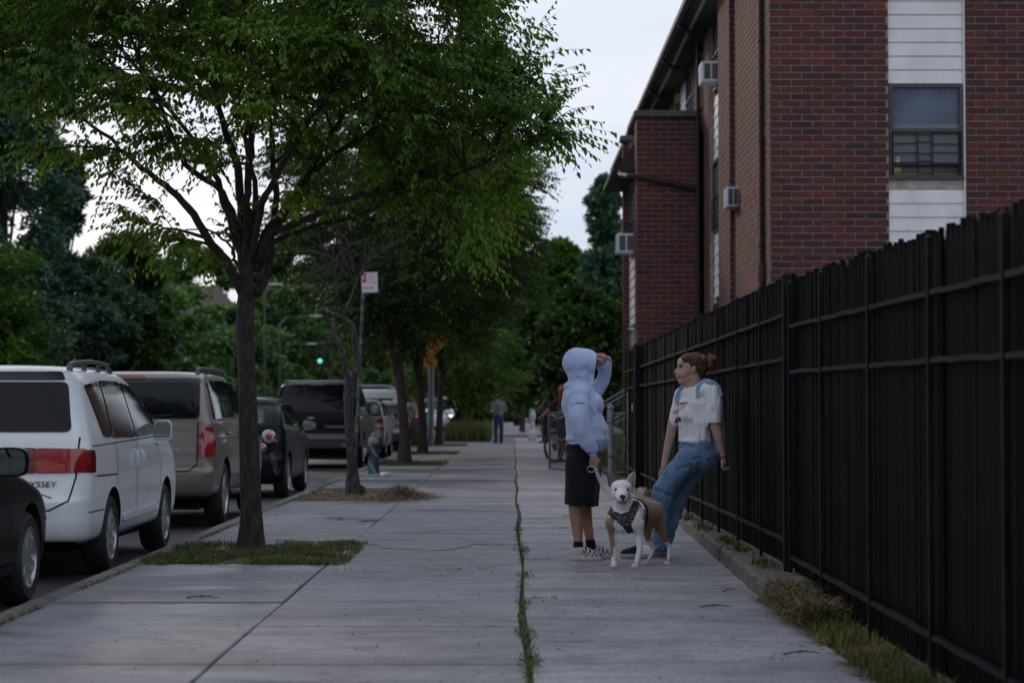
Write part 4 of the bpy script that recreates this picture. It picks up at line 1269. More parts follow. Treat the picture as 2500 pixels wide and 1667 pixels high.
def mt(px, Y, ztop_py, wpx, label, seed, leafm, shape='round', z0=0.6, nc=90, nl=15000, ls=None, name='park_tree', **kw):
    p = at(px, 1000, Y); top = at(px, ztop_py, Y).z; rx = wpx/2*Y/F_PX
    mass_tree(name, label, p.x, Y, top, rx, rx*1.1, z0, seed, nc, nl, ls or 0.0034*Y, leafm, shape, **kw)
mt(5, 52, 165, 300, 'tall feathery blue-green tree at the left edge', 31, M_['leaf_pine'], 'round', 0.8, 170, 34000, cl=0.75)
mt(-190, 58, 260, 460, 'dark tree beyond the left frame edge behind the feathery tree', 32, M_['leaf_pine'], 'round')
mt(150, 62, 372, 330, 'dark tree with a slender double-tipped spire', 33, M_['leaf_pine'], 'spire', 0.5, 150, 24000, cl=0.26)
mt(300, 70, 590, 230, 'dark bushy tree right of the spired tree', 34, M_['leaf_dark'], 'round', 0.4, 110, 20000)
mt(10, 46, 628, 190, 'low pale-green tree with large leaves by the left edge', 35, M_['leaf_bright'], 'round', 0.4, 60, 9000, 0.14)
mt(150, 66, 640, 420, 'dark undergrowth tree below the spired tree', 36, M_['leaf_pine'], 'round', 0.2, 80, 14000)
mt(380, 84, 700, 420, 'round green tree low behind the white and tan vehicles', 37, M_['leaf_mid'], 'round', 0.2, 90, 16000)
mt(560, 96, 760, 300, 'low green tree in front of the brown-roofed house', 38, M_['leaf_mid'], 'round', 0.2, 80, 14000)
mt(470, 118, 612, 300, 'taller green tree left of the brown-roofed house', 39, M_['leaf_mid'], 'round', 0.5, 90, 15000)
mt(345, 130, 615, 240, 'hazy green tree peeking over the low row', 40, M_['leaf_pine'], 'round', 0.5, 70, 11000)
mt(690, 112, 700, 260, 'grey-green tree left of the no-parking sign', 42, M_['leaf_mid'], 'round', 0.3, 90, 15000)
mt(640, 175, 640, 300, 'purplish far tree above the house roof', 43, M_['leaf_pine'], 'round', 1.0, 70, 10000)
mt(800, 135, 650, 300, 'green tree filling the view behind the dead tree', 44, M_['leaf_mid'], 'round', 0.3, 90, 15000)
mt(900, 150, 640, 260, 'dark green tree behind the no-parking sign post', 45, M_['leaf_dark'], 'round', 0.3, 80, 13000)
mt(1010, 160, 620, 300, 'dark tree at the far end of the parked row', 46, M_['leaf_dark'], 'round', 0.3, 80, 12000)
mt(750, 170, 560, 320, 'tall dark tree far across the street', 47, M_['leaf_dark'], 'round', 1.0, 80, 12000)
for k_, (x_, y_) in enumerate([(-18, -14), (-10, -24), (4, -30), (-21, 6), (-17, 46)]):
    mass_tree('park_tree', ['big tree across the street behind the camera', 'big tree down the street behind the camera', 'big tree at the end of the pavement behind the camera', 'big tree across the street level with the camera', 'unseen tall tree added across the street to keep the low sun off the people'][k_],
              x_, y_, 11 if k_ < 4 else 17.5, 6 if k_ < 4 else 3.3, 6 if k_ < 4 else 3.3, 0.5, 90+k_, 90 if k_ < 4 else 200, 7000 if k_ < 4 else 16000, 0.32, M_['leaf_dark'], 'round', 'trees of the park across the street', 'tree', 1.4)  # last tree stands out of view, added to block low sun from the people
# right side and the end of the pavement
for k_, (px_, Y_, h_) in enumerate([(60,60,1.6),(250,75,2.0),(420,90,2.0),(560,110,2.4),(700,130,2.6),(820,150,2.8),(930,175,3.0)]):
    p_ = at(px_, 1000, Y_)
    mass_tree('hedge', ['low hedge under the spired tree', 'low hedge behind the white minivan roof', 'low hedge behind the tan vehicle', 'low hedge under the brown-roofed house', 'low hedge behind the black hatchback', 'low hedge behind the big black vehicle', 'low hedge at the far corner of the park'][k_], p_.x, p_.y, h_, 0.055*Y_*1.3, 1.5, -0.1, 80+k_, 90, 8000, 0.0034*Y_, M_['leaf_dark'], 'round', 'hedges across the street', 'hedge', 0.9)
G2 = 'trees at the end of the pavement'
mt(1478, 92, 440, 150, 'tall dark columnar tree left of the brick wing', 51, M_['leaf_pine'], 'column', 0.5, 120, 20000, name='columnar_tree', group=G2, cl=0.5)
mt(1355, 125, 600, 210, 'olive-green tree in the gap of sky over the pavement', 52, M_['leaf_bright'], 'round', 1.2, 90, 16000, group=G2)
mt(1262, 150, 640, 180, 'deep green tree behind the gap at the pavement end', 53, M_['leaf_mid'], 'round', 1.2, 80, 12000, group=G2)
mt(1420, 84, 720, 230, 'dark leafy tree over the far gate', 54, M_['leaf_dark'], 'round', 1.6, 100, 16000, group=G2)
mt(1330, 98, 760, 200, 'dark tree right of the white bollard', 55, M_['leaf_dark'], 'round', 2.0, 90, 14000, group=G2)
mt(1275, 108, 850, 150, 'slim dark tree hiding the orange signal', 56, M_['leaf_dark'], 'round', 2.3, 70, 10000, group=G2)
mt(1230, 190, 760, 260, 'far dark tree closing the end of the street', 57, M_['leaf_dark'], 'round', 0.3, 80, 11000, group=G2)
mt(1400, 190, 740, 330, 'far dark tree behind the brick wing', 58, M_['leaf_dark'], 'round', 0.3, 80, 11000, group=G2)
mt(1100, 200, 720, 300, 'far tree left of the pavement end', 59, M_['leaf_dark'], 'round', 0.3, 80, 11000, group=G2)
for k, (x, y, w) in enumerate([(-30, 260, 60), (20, 250, 70), (-75, 240, 60)]):
    root = mass_tree('distant_wood', ['dark band of woodland at the end of the street', 'dark band of woodland right of the street end', 'dark band of woodland far across the park'][k], x, y, 11 if y > 0 else 24, w/2, 8, 0.0, 60+k, 200 if y > 0 else 420, 16000 if y > 0 else 30000, 0.9, M_['leaf_dark'], 'round', 'woodland far off', 'wood', 2.2)
tag(blades('tall_grass', scatter(-2.3, -0.6, 73.5, 80, 4200, 71, 0.0), 0.75, 0.012, 0.5, M_['grass'], 72), 'tall pale grasses in the bed behind the farthest trunks', 'grass', kind='stuff')
tag(blades('shrubbery', scatter(2.05, 3.6, 36, 60, 5200, 73, 0.0), 0.55, 0.02, 0.8, M_['grass'], 74), 'overgrown weeds behind the chain-link panel', 'weeds', kind='stuff')
# ================================================================== VEHICLES
def herm(rows, sub):
    """refine a table of rows with a monotone cubic through each column"""
    A = np.array(rows, float); n, c = A.shape
    out = []
    D = A[1:] - A[:-1]
    M = np.zeros_like(A)
    M[0] = D[0]; M[-1] = D[-1]
    for i in range(1, n-1):
        p = D[i-1]*D[i]
        M[i] = np.where(p > 0, 2*p/(D[i-1]+D[i]+1e-12), 0)
    for i in range(n-1):
        for k in range(sub):
            t = k/sub
            out.append((2*t**3-3*t**2+1)*A[i] + (t**3-2*t**2+t)*M[i] + (-2*t**3+3*t**2)*A[i+1] + (t**3-t**2)*M[i+1])
    out.append(A[-1])
    return np.array(out)

def body_mesh(tab, wheels, sub=4, bow_r=0.05, bow_f=0.16, wheel_depth=0.30):
    """car body built from level slices: rows (z, half width, y rear, y front, corner radius rear, corner radius front)"""
    rows = herm(tab, sub)
    NR, NC, NS, NF = 12, 7, 40, 12
    rings = []
    for z, w, yr, yf, rr, rf in rows:
        ring = []
        rr = min(rr, w*0.9, (yf-yr)*0.45); rf = min(rf, w*0.9, (yf-yr)*0.45)
        for i in range(NR):                                  # rear edge, left to right
            x = -(w-rr) + 2*(w-rr)*i/NR
            ring.append((x, yr + bow_r*(x/w)**2, z))
        y0 = yr + bow_r*((w-rr)/w)**2
        for i in range(NC):
            a = -math.pi/2 + (math.pi/2)*i/NC
            ring.append((w-rr + rr*math.cos(a), y0 + rr + rr*math.sin(a), z))
        y1 = yf - bow_f*((w-rf)/w)**2 - rf
        ya_ = y0 + rr
        def wx(y):
            t = (y-yr)/(yf-yr)
            return w*(1 - 0.025*max(0, (t-0.55)/0.45)**2 - 0.02*max(0, (0.25-t)/0.25)**2)
        ring = [(x*wx(y)/w if abs(x) > w-rr+1e-6 else x, y, q) for x, y, q in ring]
        for i in range(NS):
            y = ya_ + (y1-ya_)*i/NS
            ring.append((wx(y), y, z))
        for i in range(NC):
            a = (math.pi/2)*i/NC
            y = y1 + rf*math.sin(a)
            ring.append(((w-rf + rf*math.cos(a))*wx(min(y, yf))/w, y, z))
        for i in range(NF):
            x = (w-rf) - 2*(w-rf)*i/NF
            ring.append((x*0.975, yf - bow_f*(x/w)**2, z))
        half2 = []
        for i in range(NC):
            a = math.pi/2 + (math.pi/2)*i/NC
            y = y1 + rf*math.sin(a)
            half2.append(((-(w-rf) + rf*math.cos(a))*wx(min(y, yf))/w, y, z))
        for i in range(NS):
            y = y1 + (ya_-y1)*i/NS
            half2.append((-wx(y), y, z))
        for i in range(NC):
            a = math.pi + (math.pi/2)*i/NC
            x, y = -(w-rr) + rr*math.cos(a), y0 + rr + rr*math.sin(a)
            half2.append((x*wx(y)/w, y, z))
        rings.append(ring + half2)
    n = len(rings[0])
    mb = MB()
    vs = [p for ring in rings for p in ring]
    fs = []
    for i in range(len(rings)-1):
        for j in range(n):
            l = (j+1) % n
            fs.append((i*n+j, i*n+l, (i+1)*n+l, (i+1)*n+j))
    fs.append(tuple(range(n-1,-1,-1))); fs.append(tuple((len(rings)-1)*n+j for j in range(n)))
    mb.add(vs, fs)
    me = mb.mesh('body', False)
    me.materials.append(M_['under']); me.materials.append(M_['under'])
    ob = bpy.data.objects.new('tmp_body', me)
    cut = MB()
    wmax = max(r[1] for r in tab)
    for y, r, zc in wheels:
        for s in (-1, 1):
            pf = [(y + r*math.cos(math.pi*k/20), zc + r*math.sin(math.pi*k/20)) for k in range(21)] + [(y - r*1.001, -0.31), (y + r*1.001, -0.31)]
            xa, xb = sorted((s*(wmax-wheel_depth), s*(wmax+0.3)))
            n2 = len(pf)
            cut.add([(xa, p_, q_) for p_, q_ in pf] + [(xb, p_, q_) for p_, q_ in pf],
                    [tuple(range(n2-1,-1,-1)), tuple(range(n2, 2*n2))] + [(i, (i+1) % n2, (i+1) % n2 + n2, i+n2) for i in range(n2)])
    cm = cut.mesh('cut', False)
    co = bpy.data.objects.new('tmp_cut', cm)
    md = ob.modifiers.new('b', 'BOOLEAN'); md.operation = 'DIFFERENCE'; md.object = co; md.solver = 'EXACT'
    res = evaluated(ob, (co,))
    bpy.data.meshes.remove(cm)
    res.materials.clear()
    # wells get the dark underside material
    for p in res.polygons:
        c = p.center; nrm = p.normal
        p.material_index = 0
        for y, r, zc in wheels:
            if abs(c.x) < wmax - 0.035 and abs(c.y-y) < r+0.02 and c.z < zc+r+0.02 and (c.y-y)**2 + max(0, c.z-zc)**2 < (r+0.012)**2: p.material_index = 1
        if nrm.z < -0.9 and c.z < 0.5: p.material_index = 1
    res.name = 'body'
    finish(res, 32)
    return res

class Caster:
    def __init__(s, me):
        s.bvh = BVHTree.FromPolygons([v.co for v in me.vertices], [tuple(p.vertices) for p in me.polygons])
    def hit(s, view, a, b):
        if view == 'R': o, d = Vector((4, a, b)), Vector((-1,0,0))
        elif view == 'L': o, d = Vector((-4, a, b)), Vector((1,0,0))
        elif view == 'B': o, d = Vector((a, -4, b)), Vector((0,1,0))
        elif view == 'F': o, d = Vector((a, 12, b)), Vector((0,-1,0))
        loc, nrm, _, _ = s.bvh.ray_cast(o, d)
        if loc is None: return None, None
        if nrm.dot(d) > 0: nrm = -nrm
        return loc, nrm

def round_poly(poly, r=0.05, n=4):
    out = []
    k = len(poly)
    for i in range(k):
        p, a, b = Vector(poly[i]), Vector(poly[i-1]), Vector(poly[(i+1) % k])
        da, db = (a-p), (b-p)
        rr = min(r, da.length*0.45, db.length*0.45)
        p0, p1 = p + da.normalized()*rr, p + db.normalized()*rr
        for j in range(n+1):
            t = j/n
            out.append(tuple(p0*(1-t)**2 + p*2*t*(1-t) + p1*t*t))
    return out

def patch(cast, view, poly, off=0.004, step=0.09, rr=0.04, thick=0.02):
    """a shell that follows the body surface inside a 2D outline seen from one side"""
    P = round_poly(poly, rr) if rr else list(poly)
    # resample border
    B = []
    for i in range(len(P)):
        a, b = Vector(P[i]), Vector(P[(i+1) % len(P)])
        n = max(1, int((b-a).length/step))
        for k in range(n): B.append(tuple(a.lerp(b, k/n)))
    xs = [p[0] for p in B]; ys = [p[1] for p in B]
    pts = list(B)
    x = min(xs) + step*0.5
    while x < max(xs):
        y = min(ys) + step*0.5
        while y < max(ys):
            if in_poly(x, y, B) and min((x-p[0])**2 + (y-p[1])**2 for p in B) > (step*0.4)**2: pts.append((x, y))
            y += step
        x += step
    n = len(B)
    vo, _, fo, *_ = delaunay_2d_cdt([Vector(p) for p in pts], [(i, (i+1) % n) for i in range(n)], [], 1, 1e-6)
    v3, keep = [], []
    for q in vo:
        loc, nrm = cast.hit(view, q.x, q.y)
        keep.append(loc is not None)
        v3.append(loc + nrm*off if loc is not None else Vector((0,0,0)))
    fs = [tuple(f) for f in fo if all(keep[i] for i in f)]
    mb = MB()
    if not fs: return mb
    # orient outward
    fl = []
    dirv = {'R':Vector((1,0,0)),'L':Vector((-1,0,0)),'B':Vector((0,-1,0)),'F':Vector((0,1,0))}[view]
    for f in fs:
        nn = (v3[f[1]]-v3[f[0]]).cross(v3[f[2]]-v3[f[0]])
        fl.append(f if nn.dot(dirv) > 0 else f[::-1])
    base = len(v3)
    inner = [p - dirv*thick for p in v3]
    edges = {}
    for f in fl:
        for a, b in zip(f, f[1:]+f[:1]): edges[(a,b)] = edges.get((a,b), 0) + 1
    sk = [(a, a+base, b+base, b) for (a,b) in edges if (b,a) not in edges]
    mb.add(v3 + inner, fl + sk)
    return mb

def ribbon(cast, view, line, w=0.008, off=0.004, step=0.05):
    mb = MB()
    L_, R_ = [], []
    pts = []
    for a, b in zip(line[:-1], line[1:]):
        a, b = Vector(a), Vector(b)
        n = max(1, int((b-a).length/step))
        pts += [a.lerp(b, k/n) for k in range(n)]
    pts.append(Vector(line[-1]))
    vs = []
    for i, p in enumerate(pts):
        d = (pts[min(i+1,len(pts)-1)] - pts[max(i-1,0)]).normalized()
        nn = Vector((-d.y, d.x))*w/2
        for q in (p+nn, p-nn):
            loc, nrm = cast.hit(view, q.x, q.y)
            if loc is None: return mb
            vs += [loc + nrm*off]
    fs = [(2*i, 2*i+1, 2*i+3, 2*i+2) for i in range(len(pts)-1)]
    return mb.add(vs, fs)

def text_mesh(s, size, depth=0.004, bold=0.0, shear=0.0, sx=1.0):
    cu = bpy.data.curves.new('lettering', 'FONT')
    cu.body = s; cu.size = size; cu.extrude = depth/2; cu.offset = bold; cu.shear = shear
    cu.align_x = 'CENTER'; cu.align_y = 'CENTER'; cu.resolution_u = 3
    o = bpy.data.objects.new('tmp', cu)
    me = evaluated(o)
    bpy.data.curves.remove(cu)
    me.transform(Matrix.Scale(sx, 4, (1,0,0)))
    me.materials.clear()
    return me

def lettering(s, size, M, m, parent, name='lettering', **kw):
    me = text_mesh(s, size, **kw)
    me.transform(M)
    return link(name, me, [m], parent)
# text plane whose front faces -y (towards the camera): local x -> x, local y -> z
FACE_CAM = Matrix(((1,0,0,0),(0,0,-1,0),(0,1,0,0),(0,0,0,1)))

def wheel(parent, x, y, r, width, side, rim='spoke', rimm=None, n=6):
    rimm = rimm or M_['alloy']
    M = T(x, y, r) @ Matrix.Rotation(side*math.pi/2, 4, 'Y')
    w2 = width/2
    prof = [(r*0.66,-w2*0.9),(r*0.86,-w2),(r*0.97,-w2*0.72),(r,-w2*0.45),(r*1.0,w2*0.45),(r*0.97,w2*0.72),(r*0.86,w2),(r*0.68,w2*0.93),(r*0.655,w2*0.72),(r*0.62,w2*0.2)]
    t = MB().lathe(prof, M, 40).build('wheel', M_['rubber'], parent, 40)
    rb_ = MB()
    rb_.lathe([(r*0.66,w2*0.86),(r*0.665,w2*0.93),(r*0.63,w2*0.95),(r*0.60,w2*0.72),(r*0.58,w2*0.2)], M, 36, cap=False)
    rb_.lathe([(r*0.6,w2*0.10),(r*0.05,w2*0.14)], M, 24, m=1)
    rb_.lathe([(r*0.17,w2*0.35),(r*0.16,w2*0.74),(r*0.10,w2*0.84),(r*0.001,w2*0.85)], M, 16, cap=False)
    for k in range(n):
        a = 2*math.pi*k/n + 0.3
        A = M @ rotz(a)
        wi, wo = r*0.085, r*(0.13 if rim == 'wide' else 0.085)
        if rim == 'wide': wo = r*0.16
        zs = w2
        vs = [A @ Vector(p) for p in ((r*0.10,-wi,zs*0.82),(r*0.10,wi,zs*0.82),(r*0.62,wo,zs*0.86),(r*0.62,-wo,zs*0.86),
                                      (r*0.10,-wi*1.2,zs*0.45),(r*0.10,wi*1.2,zs*0.45),(r*0.62,wo*1.2,zs*0.5),(r*0.62,-wo*1.2,zs*0.5))]
        rb_.add(vs, [(0,3,2,1),(0,1,5,4),(1,2,6,5),(2,3,7,6),(3,0,4,7)])
    rb_.build('rim', [rimm, M_['under']], t, 35)
    return t

def mirror(parent, x, y, z, m, side, sx=0.20, sy=0.16, sz=0.17, shape='box'):
    h = MB()
    M = T(x + side*sx*0.5, y, z)
    rings = [(-0.5,0.98),(-0.2,1.0),(0.2,0.86),(0.45,0.55),(0.5,0.3)]
    vs, fs = [], []
    n = 16
    for t, s in rings:
        for k in range(n):
            a = 2*math.pi*k/n
            ex = abs(math.cos(a))**0.55*math.copysign(1, math.cos(a)); ez = abs(math.sin(a))**0.55*math.copysign(1, math.sin(a))
            if shape == 'taper': ez *= 1 - 0.28*side*ex
            vs.append(M @ Vector((ex*sx/2*s, t*sy, ez*sz/2*s)))
    for i in range(len(rings)-1):
        for k in range(n):
            l = (k+1) % n
            fs.append((i*n+k, i*n+l, (i+1)*n+l, (i+1)*n+k))
    fs += [tuple(range(n-1,-1,-1)), tuple((len(rings)-1)*n+k for k in range(n))]
    h.add(vs, fs)
    h.box(*sorted((x - side*0.07, x + side*0.05)), y-0.03, y+0.05, z-sz*0.35, z-sz*0.12)
    o = h.build('mirror', m, parent, 45)
    g = MB()
    pf = []
    for k in range(n):
        a = 2*math.pi*k/n
        ex = abs(math.cos(a))**0.55*math.copysign(1, math.cos(a)); ez = abs(math.sin(a))**0.55*math.copysign(1, math.sin(a))
        if shape == 'taper': ez *= 1 - 0.28*side*ex
        pf.append((ex*sx/2*0.86, ez*sz/2*0.86))
    g.prism(pf, M @ T(0, -0.5*sy-0.004, 0) @ Matrix.Rotation(math.pi/2, 4, 'X') , -0.006)
    g.build('mirror_glass', M_['mirror'], o)
    return o

def plate(parent, x, y, z, text, col, tcol, w=0.305, h=0.155):
    p = MB().cbox(x-w/2, x+w/2, y-0.012, y, z-h/2, z+h/2, 0.002).build('licence_plate', mat('plate', col, 0.5, var=0.1), parent)
    lettering(text, h*0.55, T(x, y-0.0145, z) @ FACE_CAM, mat('plate text', tcol, 0.5), p, 'plate_lettering', sx=0.8)

def make_car(spec):
    root = empty(spec['name'], (spec['x'], spec['y'], -0.13), spec.get('rz', 0.0), spec['label'], spec['cat'], 'vehicles parked along the kerb' if spec.get('kerb', True) else None)
    me = body_mesh(spec['tab'], [(wy, wr+spec.get('gap',0.05), wr+0.01) for wy, wr in spec['wheels']], spec.get('sub', 4), spec.get('bow_r', 0.05), spec.get('bow_f', 0.16))
    paint = spec['paint']
    link('body', me, [paint, M_['under']], root)
    cast = Caster(me)
    glass = spec.get('glass', M_['glass_car'])
    for poly in spec.get('side_glass', []):
        for v in ('R', 'L'):
            patch(cast, v, poly, 0.010, 0.06, spec.get('gr', 0.05)).build('side_window', glass, root, 30)
    if 'rear_glass' in spec: patch(cast, 'B', spec['rear_glass'], 0.012, 0.06, 0.05).build('rear_window', glass, root, 30)
    if 'front_glass' in spec: patch(cast, 'F', spec['front_glass'], 0.012, 0.08, 0.05).build('windscreen', glass, root, 30)
    for view, poly, m, nm, off in spec.get('patches', []):
        views = ('R','L') if view == 'S' else (view,)
        for v in views:
            b = patch(cast, v, poly, off+0.004, 0.05, 0.02)
            if b.f: b.build(nm, m, root, 30)
        if view == 'B2':
            pass
    for poly, m, nm, off in spec.get('rear_pairs', []):
        for s in (1, -1):
            b = patch(cast, 'B', [(s*x_, z_) for x_, z_ in poly], off+0.004, 0.04, 0.02)
            if b.f: b.build(nm, m, root, 30)
    for view, line, w in spec.get('seams', []):
        for v in (('R','L') if view == 'S' else (view,)):
            b = ribbon(cast, v, line, w)
            if b.f: b.build('panel_seam', M_['under'], root)
    wm = max(r[1] for r in spec['tab'])
    for wy, wr in spec['wheels']:
        for s in (1, -1):
            wheel(root, s*(wm - 0.115), wy, wr, 0.21, s, spec.get('rim', 'spoke'), spec.get('rimm'), spec.get('nspoke', 6))
    for s in (1, -1):
        mx, my, mz, kw = spec['mirror']
        mirror(root, s*mx, my, mz, kw.get('m', paint), s, **{k: v for k, v in kw.items() if k != 'm'})
    if 'rails' in spec:
        x, y0, y1, z0, z1, m = spec['rails']
        for s in (1, -1):
            mb = MB().tube([(s*x,y0,z0-0.05),(s*x,y0+0.03,z0+0.03),(s*x,y0+0.16,z0+0.055),(s*x,(y0+y1)/2,max(z0,z1)+0.065),(s*x,y1-0.2,z1+0.05),(s*x,y1,z1-0.05)], [0.026,0.026,0.019,0.019,0.019,0.024], 8)
            for t_ in (0.33, 0.66):
                yy = y0+(y1-y0)*t_
                mb.box(s*x-0.014, s*x+0.014, yy-0.03, yy+0.03, z0-0.03, max(z0,z1)+0.06)
            mb.build('roof_rail', m, root, 40)
    if 'wiper' in spec:
        x0, z0, x1, z1 = spec['wiper']
        a, na = cast.hit('B', x0, z0); b, nb = cast.hit('B', x1, z1)
        MB().tube([a + na*0.03, (a+b)/2 + na*0.035, b + nb*0.02], [0.012, 0.009, 0.006], 6).build('wiper', M_['dark_plastic'], root)
    # exhaust pipe and dark chassis parts
    mb = MB()
    mb.box(-wm*0.75, wm*0.75, 0.5, spec['tab'][0][3]-0.5, 0.20, 0.30)
    for wy, wr in spec['wheels']: mb.tube([(-wm*0.8, wy, wr), (wm*0.8, wy, wr)], [0.05, 0.05], 8)
    mb.tube([(wm*0.45, 0.08, 0.26), (wm*0.45, 0.7, 0.28)], [0.035, 0.035], 10)
    mb.build('chassis', M_['under'], root)
    return root, cast

def squash(spec, k):
    """shorten a car along its length, wheels kept round"""
    sc = lambda pts: [(a*k, b) for a, b in pts]
    spec['tab'] = [(z, w, yr*k, yf*k, rr, rf) for z, w, yr, yf, rr, rf in spec['tab']]
    spec['wheels'] = [(y*k, r) for y, r in spec['wheels']]
    spec['side_glass'] = [sc(p) for p in spec['side_glass']]
    spec['patches'] = [(v, sc(p) if v == 'S' else p, m, n, o) for v, p, m, n, o in spec['patches']]
    spec['seams'] = [(v, sc(l) if v == 'S' else l, w) for v, l, w in spec['seams']]
    x, y, z, kw = spec['mirror']; spec['mirror'] = (x, y*k, z, kw)
    x, y0, y1, z0, z1, m = spec['rails']; spec['rails'] = (x, y0*k, y1*k, z0, z1, m)
    return spec

white = paint_mat('white car paint', (0.84,0.86,0.88), 0.0, 0.35, dirt=0.40)
tan = paint_mat('tan metallic paint', (0.21,0.178,0.158), 0.35, 0.38)
blackp = paint_mat('black car paint', (0.004,0.005,0.006), 0.0, 0.3, dirt=0.04, spec=0.06, coat=0.10)
bluebl = paint_mat('blue black car paint', (0.006,0.008,0.013), 0.1, 0.3, dirt=0.05, spec=0.08, coat=0.14)
silver = paint_mat('silver car paint', (0.26,0.27,0.29), 0.4, 0.35)
redp = paint_mat('red car paint', (0.14,0.03,0.025), 0.1, 0.35)
grey_band = paint_mat('lower bumper plastic', (0.03,0.03,0.032), 0.0, 0.5)

def suv_tab(w, L, h, belt, hood, hood_y, ws_top_y, rear_rake, ground=0.28, roof_drop=0.0, rr=0.16, nose=0.35):
    """generic two-box outline"""
    return [
        (ground,        w*0.86, 0.14, L-0.18, 0.10, 0.30),
        (ground+0.07,   w*0.965,0.02, L-0.04, 0.16, nose),
        (ground+0.20,   w*0.99, 0.00, L,      0.16, nose),
        (hood*0.62,     w,      0.00, L,      0.16, nose),
        (hood*0.70,     w,      0.05, L-0.02, 0.16, nose),
        (hood*0.90,     w*0.995,0.07, L-0.10, 0.16, nose),
        (hood,          w*0.985,0.08, L-0.28, 0.16, nose),
        (hood+0.05,     w*0.975,0.09, L-0.75, 0.16, 0.30),
        (belt,          w*0.97, 0.10, hood_y, 0.16, 0.25),
        (belt+0.05,     w*0.945,0.115, hood_y-0.10, 0.16, 0.22),
        (belt+(h-belt)*0.5, w*0.885, 0.10+rear_rake*0.45, (hood_y+ws_top_y)/2-0.02, 0.17, 0.2),
        (h-0.13,        w*0.825,0.10+rear_rake*0.85, ws_top_y+0.12, 0.18, 0.2),
        (h-0.06,        w*0.785,0.10+rear_rake, ws_top_y-0.06, 0.2, 0.25),
        (h-0.02,        w*0.68, 0.16+rear_rake*1.15, ws_top_y-0.42, 0.25, 0.3),
        (h,             w*0.45, 0.5+rear_rake*1.3, ws_top_y-0.9, 0.3, 0.3),
    ]

# ---- white minivan
vt = [
    (0.27,0.83,0.16,4.95,0.12,0.35),(0.33,0.925,0.03,5.04,0.20,0.40),(0.45,0.95,0.00,5.08,0.22,0.42),(0.60,0.958,0.00,5.08,0.22,0.42),
    (0.66,0.96,0.03,5.06,0.20,0.42),(0.78,0.96,0.06,5.00,0.18,0.42),(0.92,0.957,0.075,4.86,0.17,0.40),(1.00,0.95,0.085,4.60,0.16,0.36),
    (1.06,0.94,0.095,4.28,0.16,0.30),(1.13,0.925,0.115,3.98,0.16,0.25),(1.30,0.875,0.20,3.62,0.17,0.22),(1.48,0.815,0.31,3.24,0.18,0.22),
    (1.57,0.77,0.37,3.02,0.20,0.24),(1.625,0.70,0.44,2.80,0.24,0.28),(1.655,0.56,0.62,2.45,0.30,0.3),(1.667,0.36,0.95,2.0,0.3,0.3)]
vx, vy = -3.155-0.96, 15.05
van, vcast = make_car(squash(dict(name='minivan', label='white minivan with a wide red tail lamp band parked by the kerb', cat='minivan', x=vx, y=vy, tab=vt, paint=white,
    wheels=[(1.12,0.318),(3.95,0.318)], bow_r=0.06,
    side_glass=[[(0.62,1.50),(1.26,1.54),(1.10,1.085),(0.78,1.10)],[(1.32,1.545),(2.22,1.545),(2.22,1.075),(1.15,1.085)],[(2.28,1.54),(2.95,1.50),(3.55,1.20),(3.58,1.10),(2.28,1.075)]],
    rear_glass=[(-0.72,1.52),(0.72,1.52),(0.80,1.14),(-0.80,1.14)], front_glass=[(-0.62,1.50),(0.62,1.50),(0.78,1.16),(-0.78,1.16)],
    patches=[('B',[(-0.55,1.02),(0.55,1.02),(0.55,0.83),(-0.55,0.83)],M_['red_lens_dark'],'tail_lamp',0.008),
             ('S',[(0.12,1.005),(0.33,1.00),(0.345,0.93),(0.33,0.83),(0.12,0.835)],M_['red_lens_dark'],'tail_lamp',0.010),
             ('B',[(-0.66,1.60),(0.66,1.60),(0.70,1.535),(-0.70,1.535)],M_['dark_plastic'],'spoiler_gap',0.006),
             ('F',[(-0.85,0.86),(-0.50,0.84),(-0.50,0.70),(-0.85,0.74)],M_['clear_lens'],'headlight',0.006),
             ('F',[(0.85,0.86),(0.50,0.84),(0.50,0.70),(0.85,0.74)],M_['clear_lens'],'headlight',0.006),
             ('S',[(1.62,0.40),(3.38,0.43),(3.38,0.475),(1.62,0.455)],white,'door_moulding',0.018),
             ('S',[(1.55,0.29),(3.52,0.29),(3.52,0.225),(1.55,0.225)],M_['dark_plastic'],'sill',0.004)],
    rear_pairs=[([(0.55,1.018),(0.90,1.012),(0.905,0.835),(0.55,0.832)],M_['red_lens'],'tail_lamp',0.012),
                ([(0.555,0.90),(0.77,0.90),(0.77,0.84),(0.555,0.84)],M_['orange_lens'],'tail_lamp',0.016)],
    seams=[('S',[(1.28,1.05),(1.30,0.60),(1.45,0.33)],0.010),('S',[(2.25,1.06),(2.25,0.40),(2.20,0.30)],0.010),('S',[(3.42,1.05),(3.55,0.80),(3.52,0.62)],0.010),
           ('S',[(0.30,1.03),(3.60,1.075)],0.008),('S',[(0.42,0.80),(1.28,0.79)],0.012),('S',[(0.20,0.53),(0.72,0.53)],0.008),
           ('B',[(0.86,1.10),(0.845,0.80),(0.80,0.62),(0.66,0.55),(-0.66,0.55)],0.012),('B',[(-0.86,1.10),(-0.845,0.80),(-0.80,0.62),(-0.66,0.55)],0.012)],
    mirror=(0.92,3.42,1.12,dict(sx=0.17,sy=0.15,sz=0.20)), rails=(0.69,0.62,2.5,1.625,1.64,M_['galv_dark']), wiper=(-0.45,1.13,0.18,1.15), nspoke=7), 0.895))
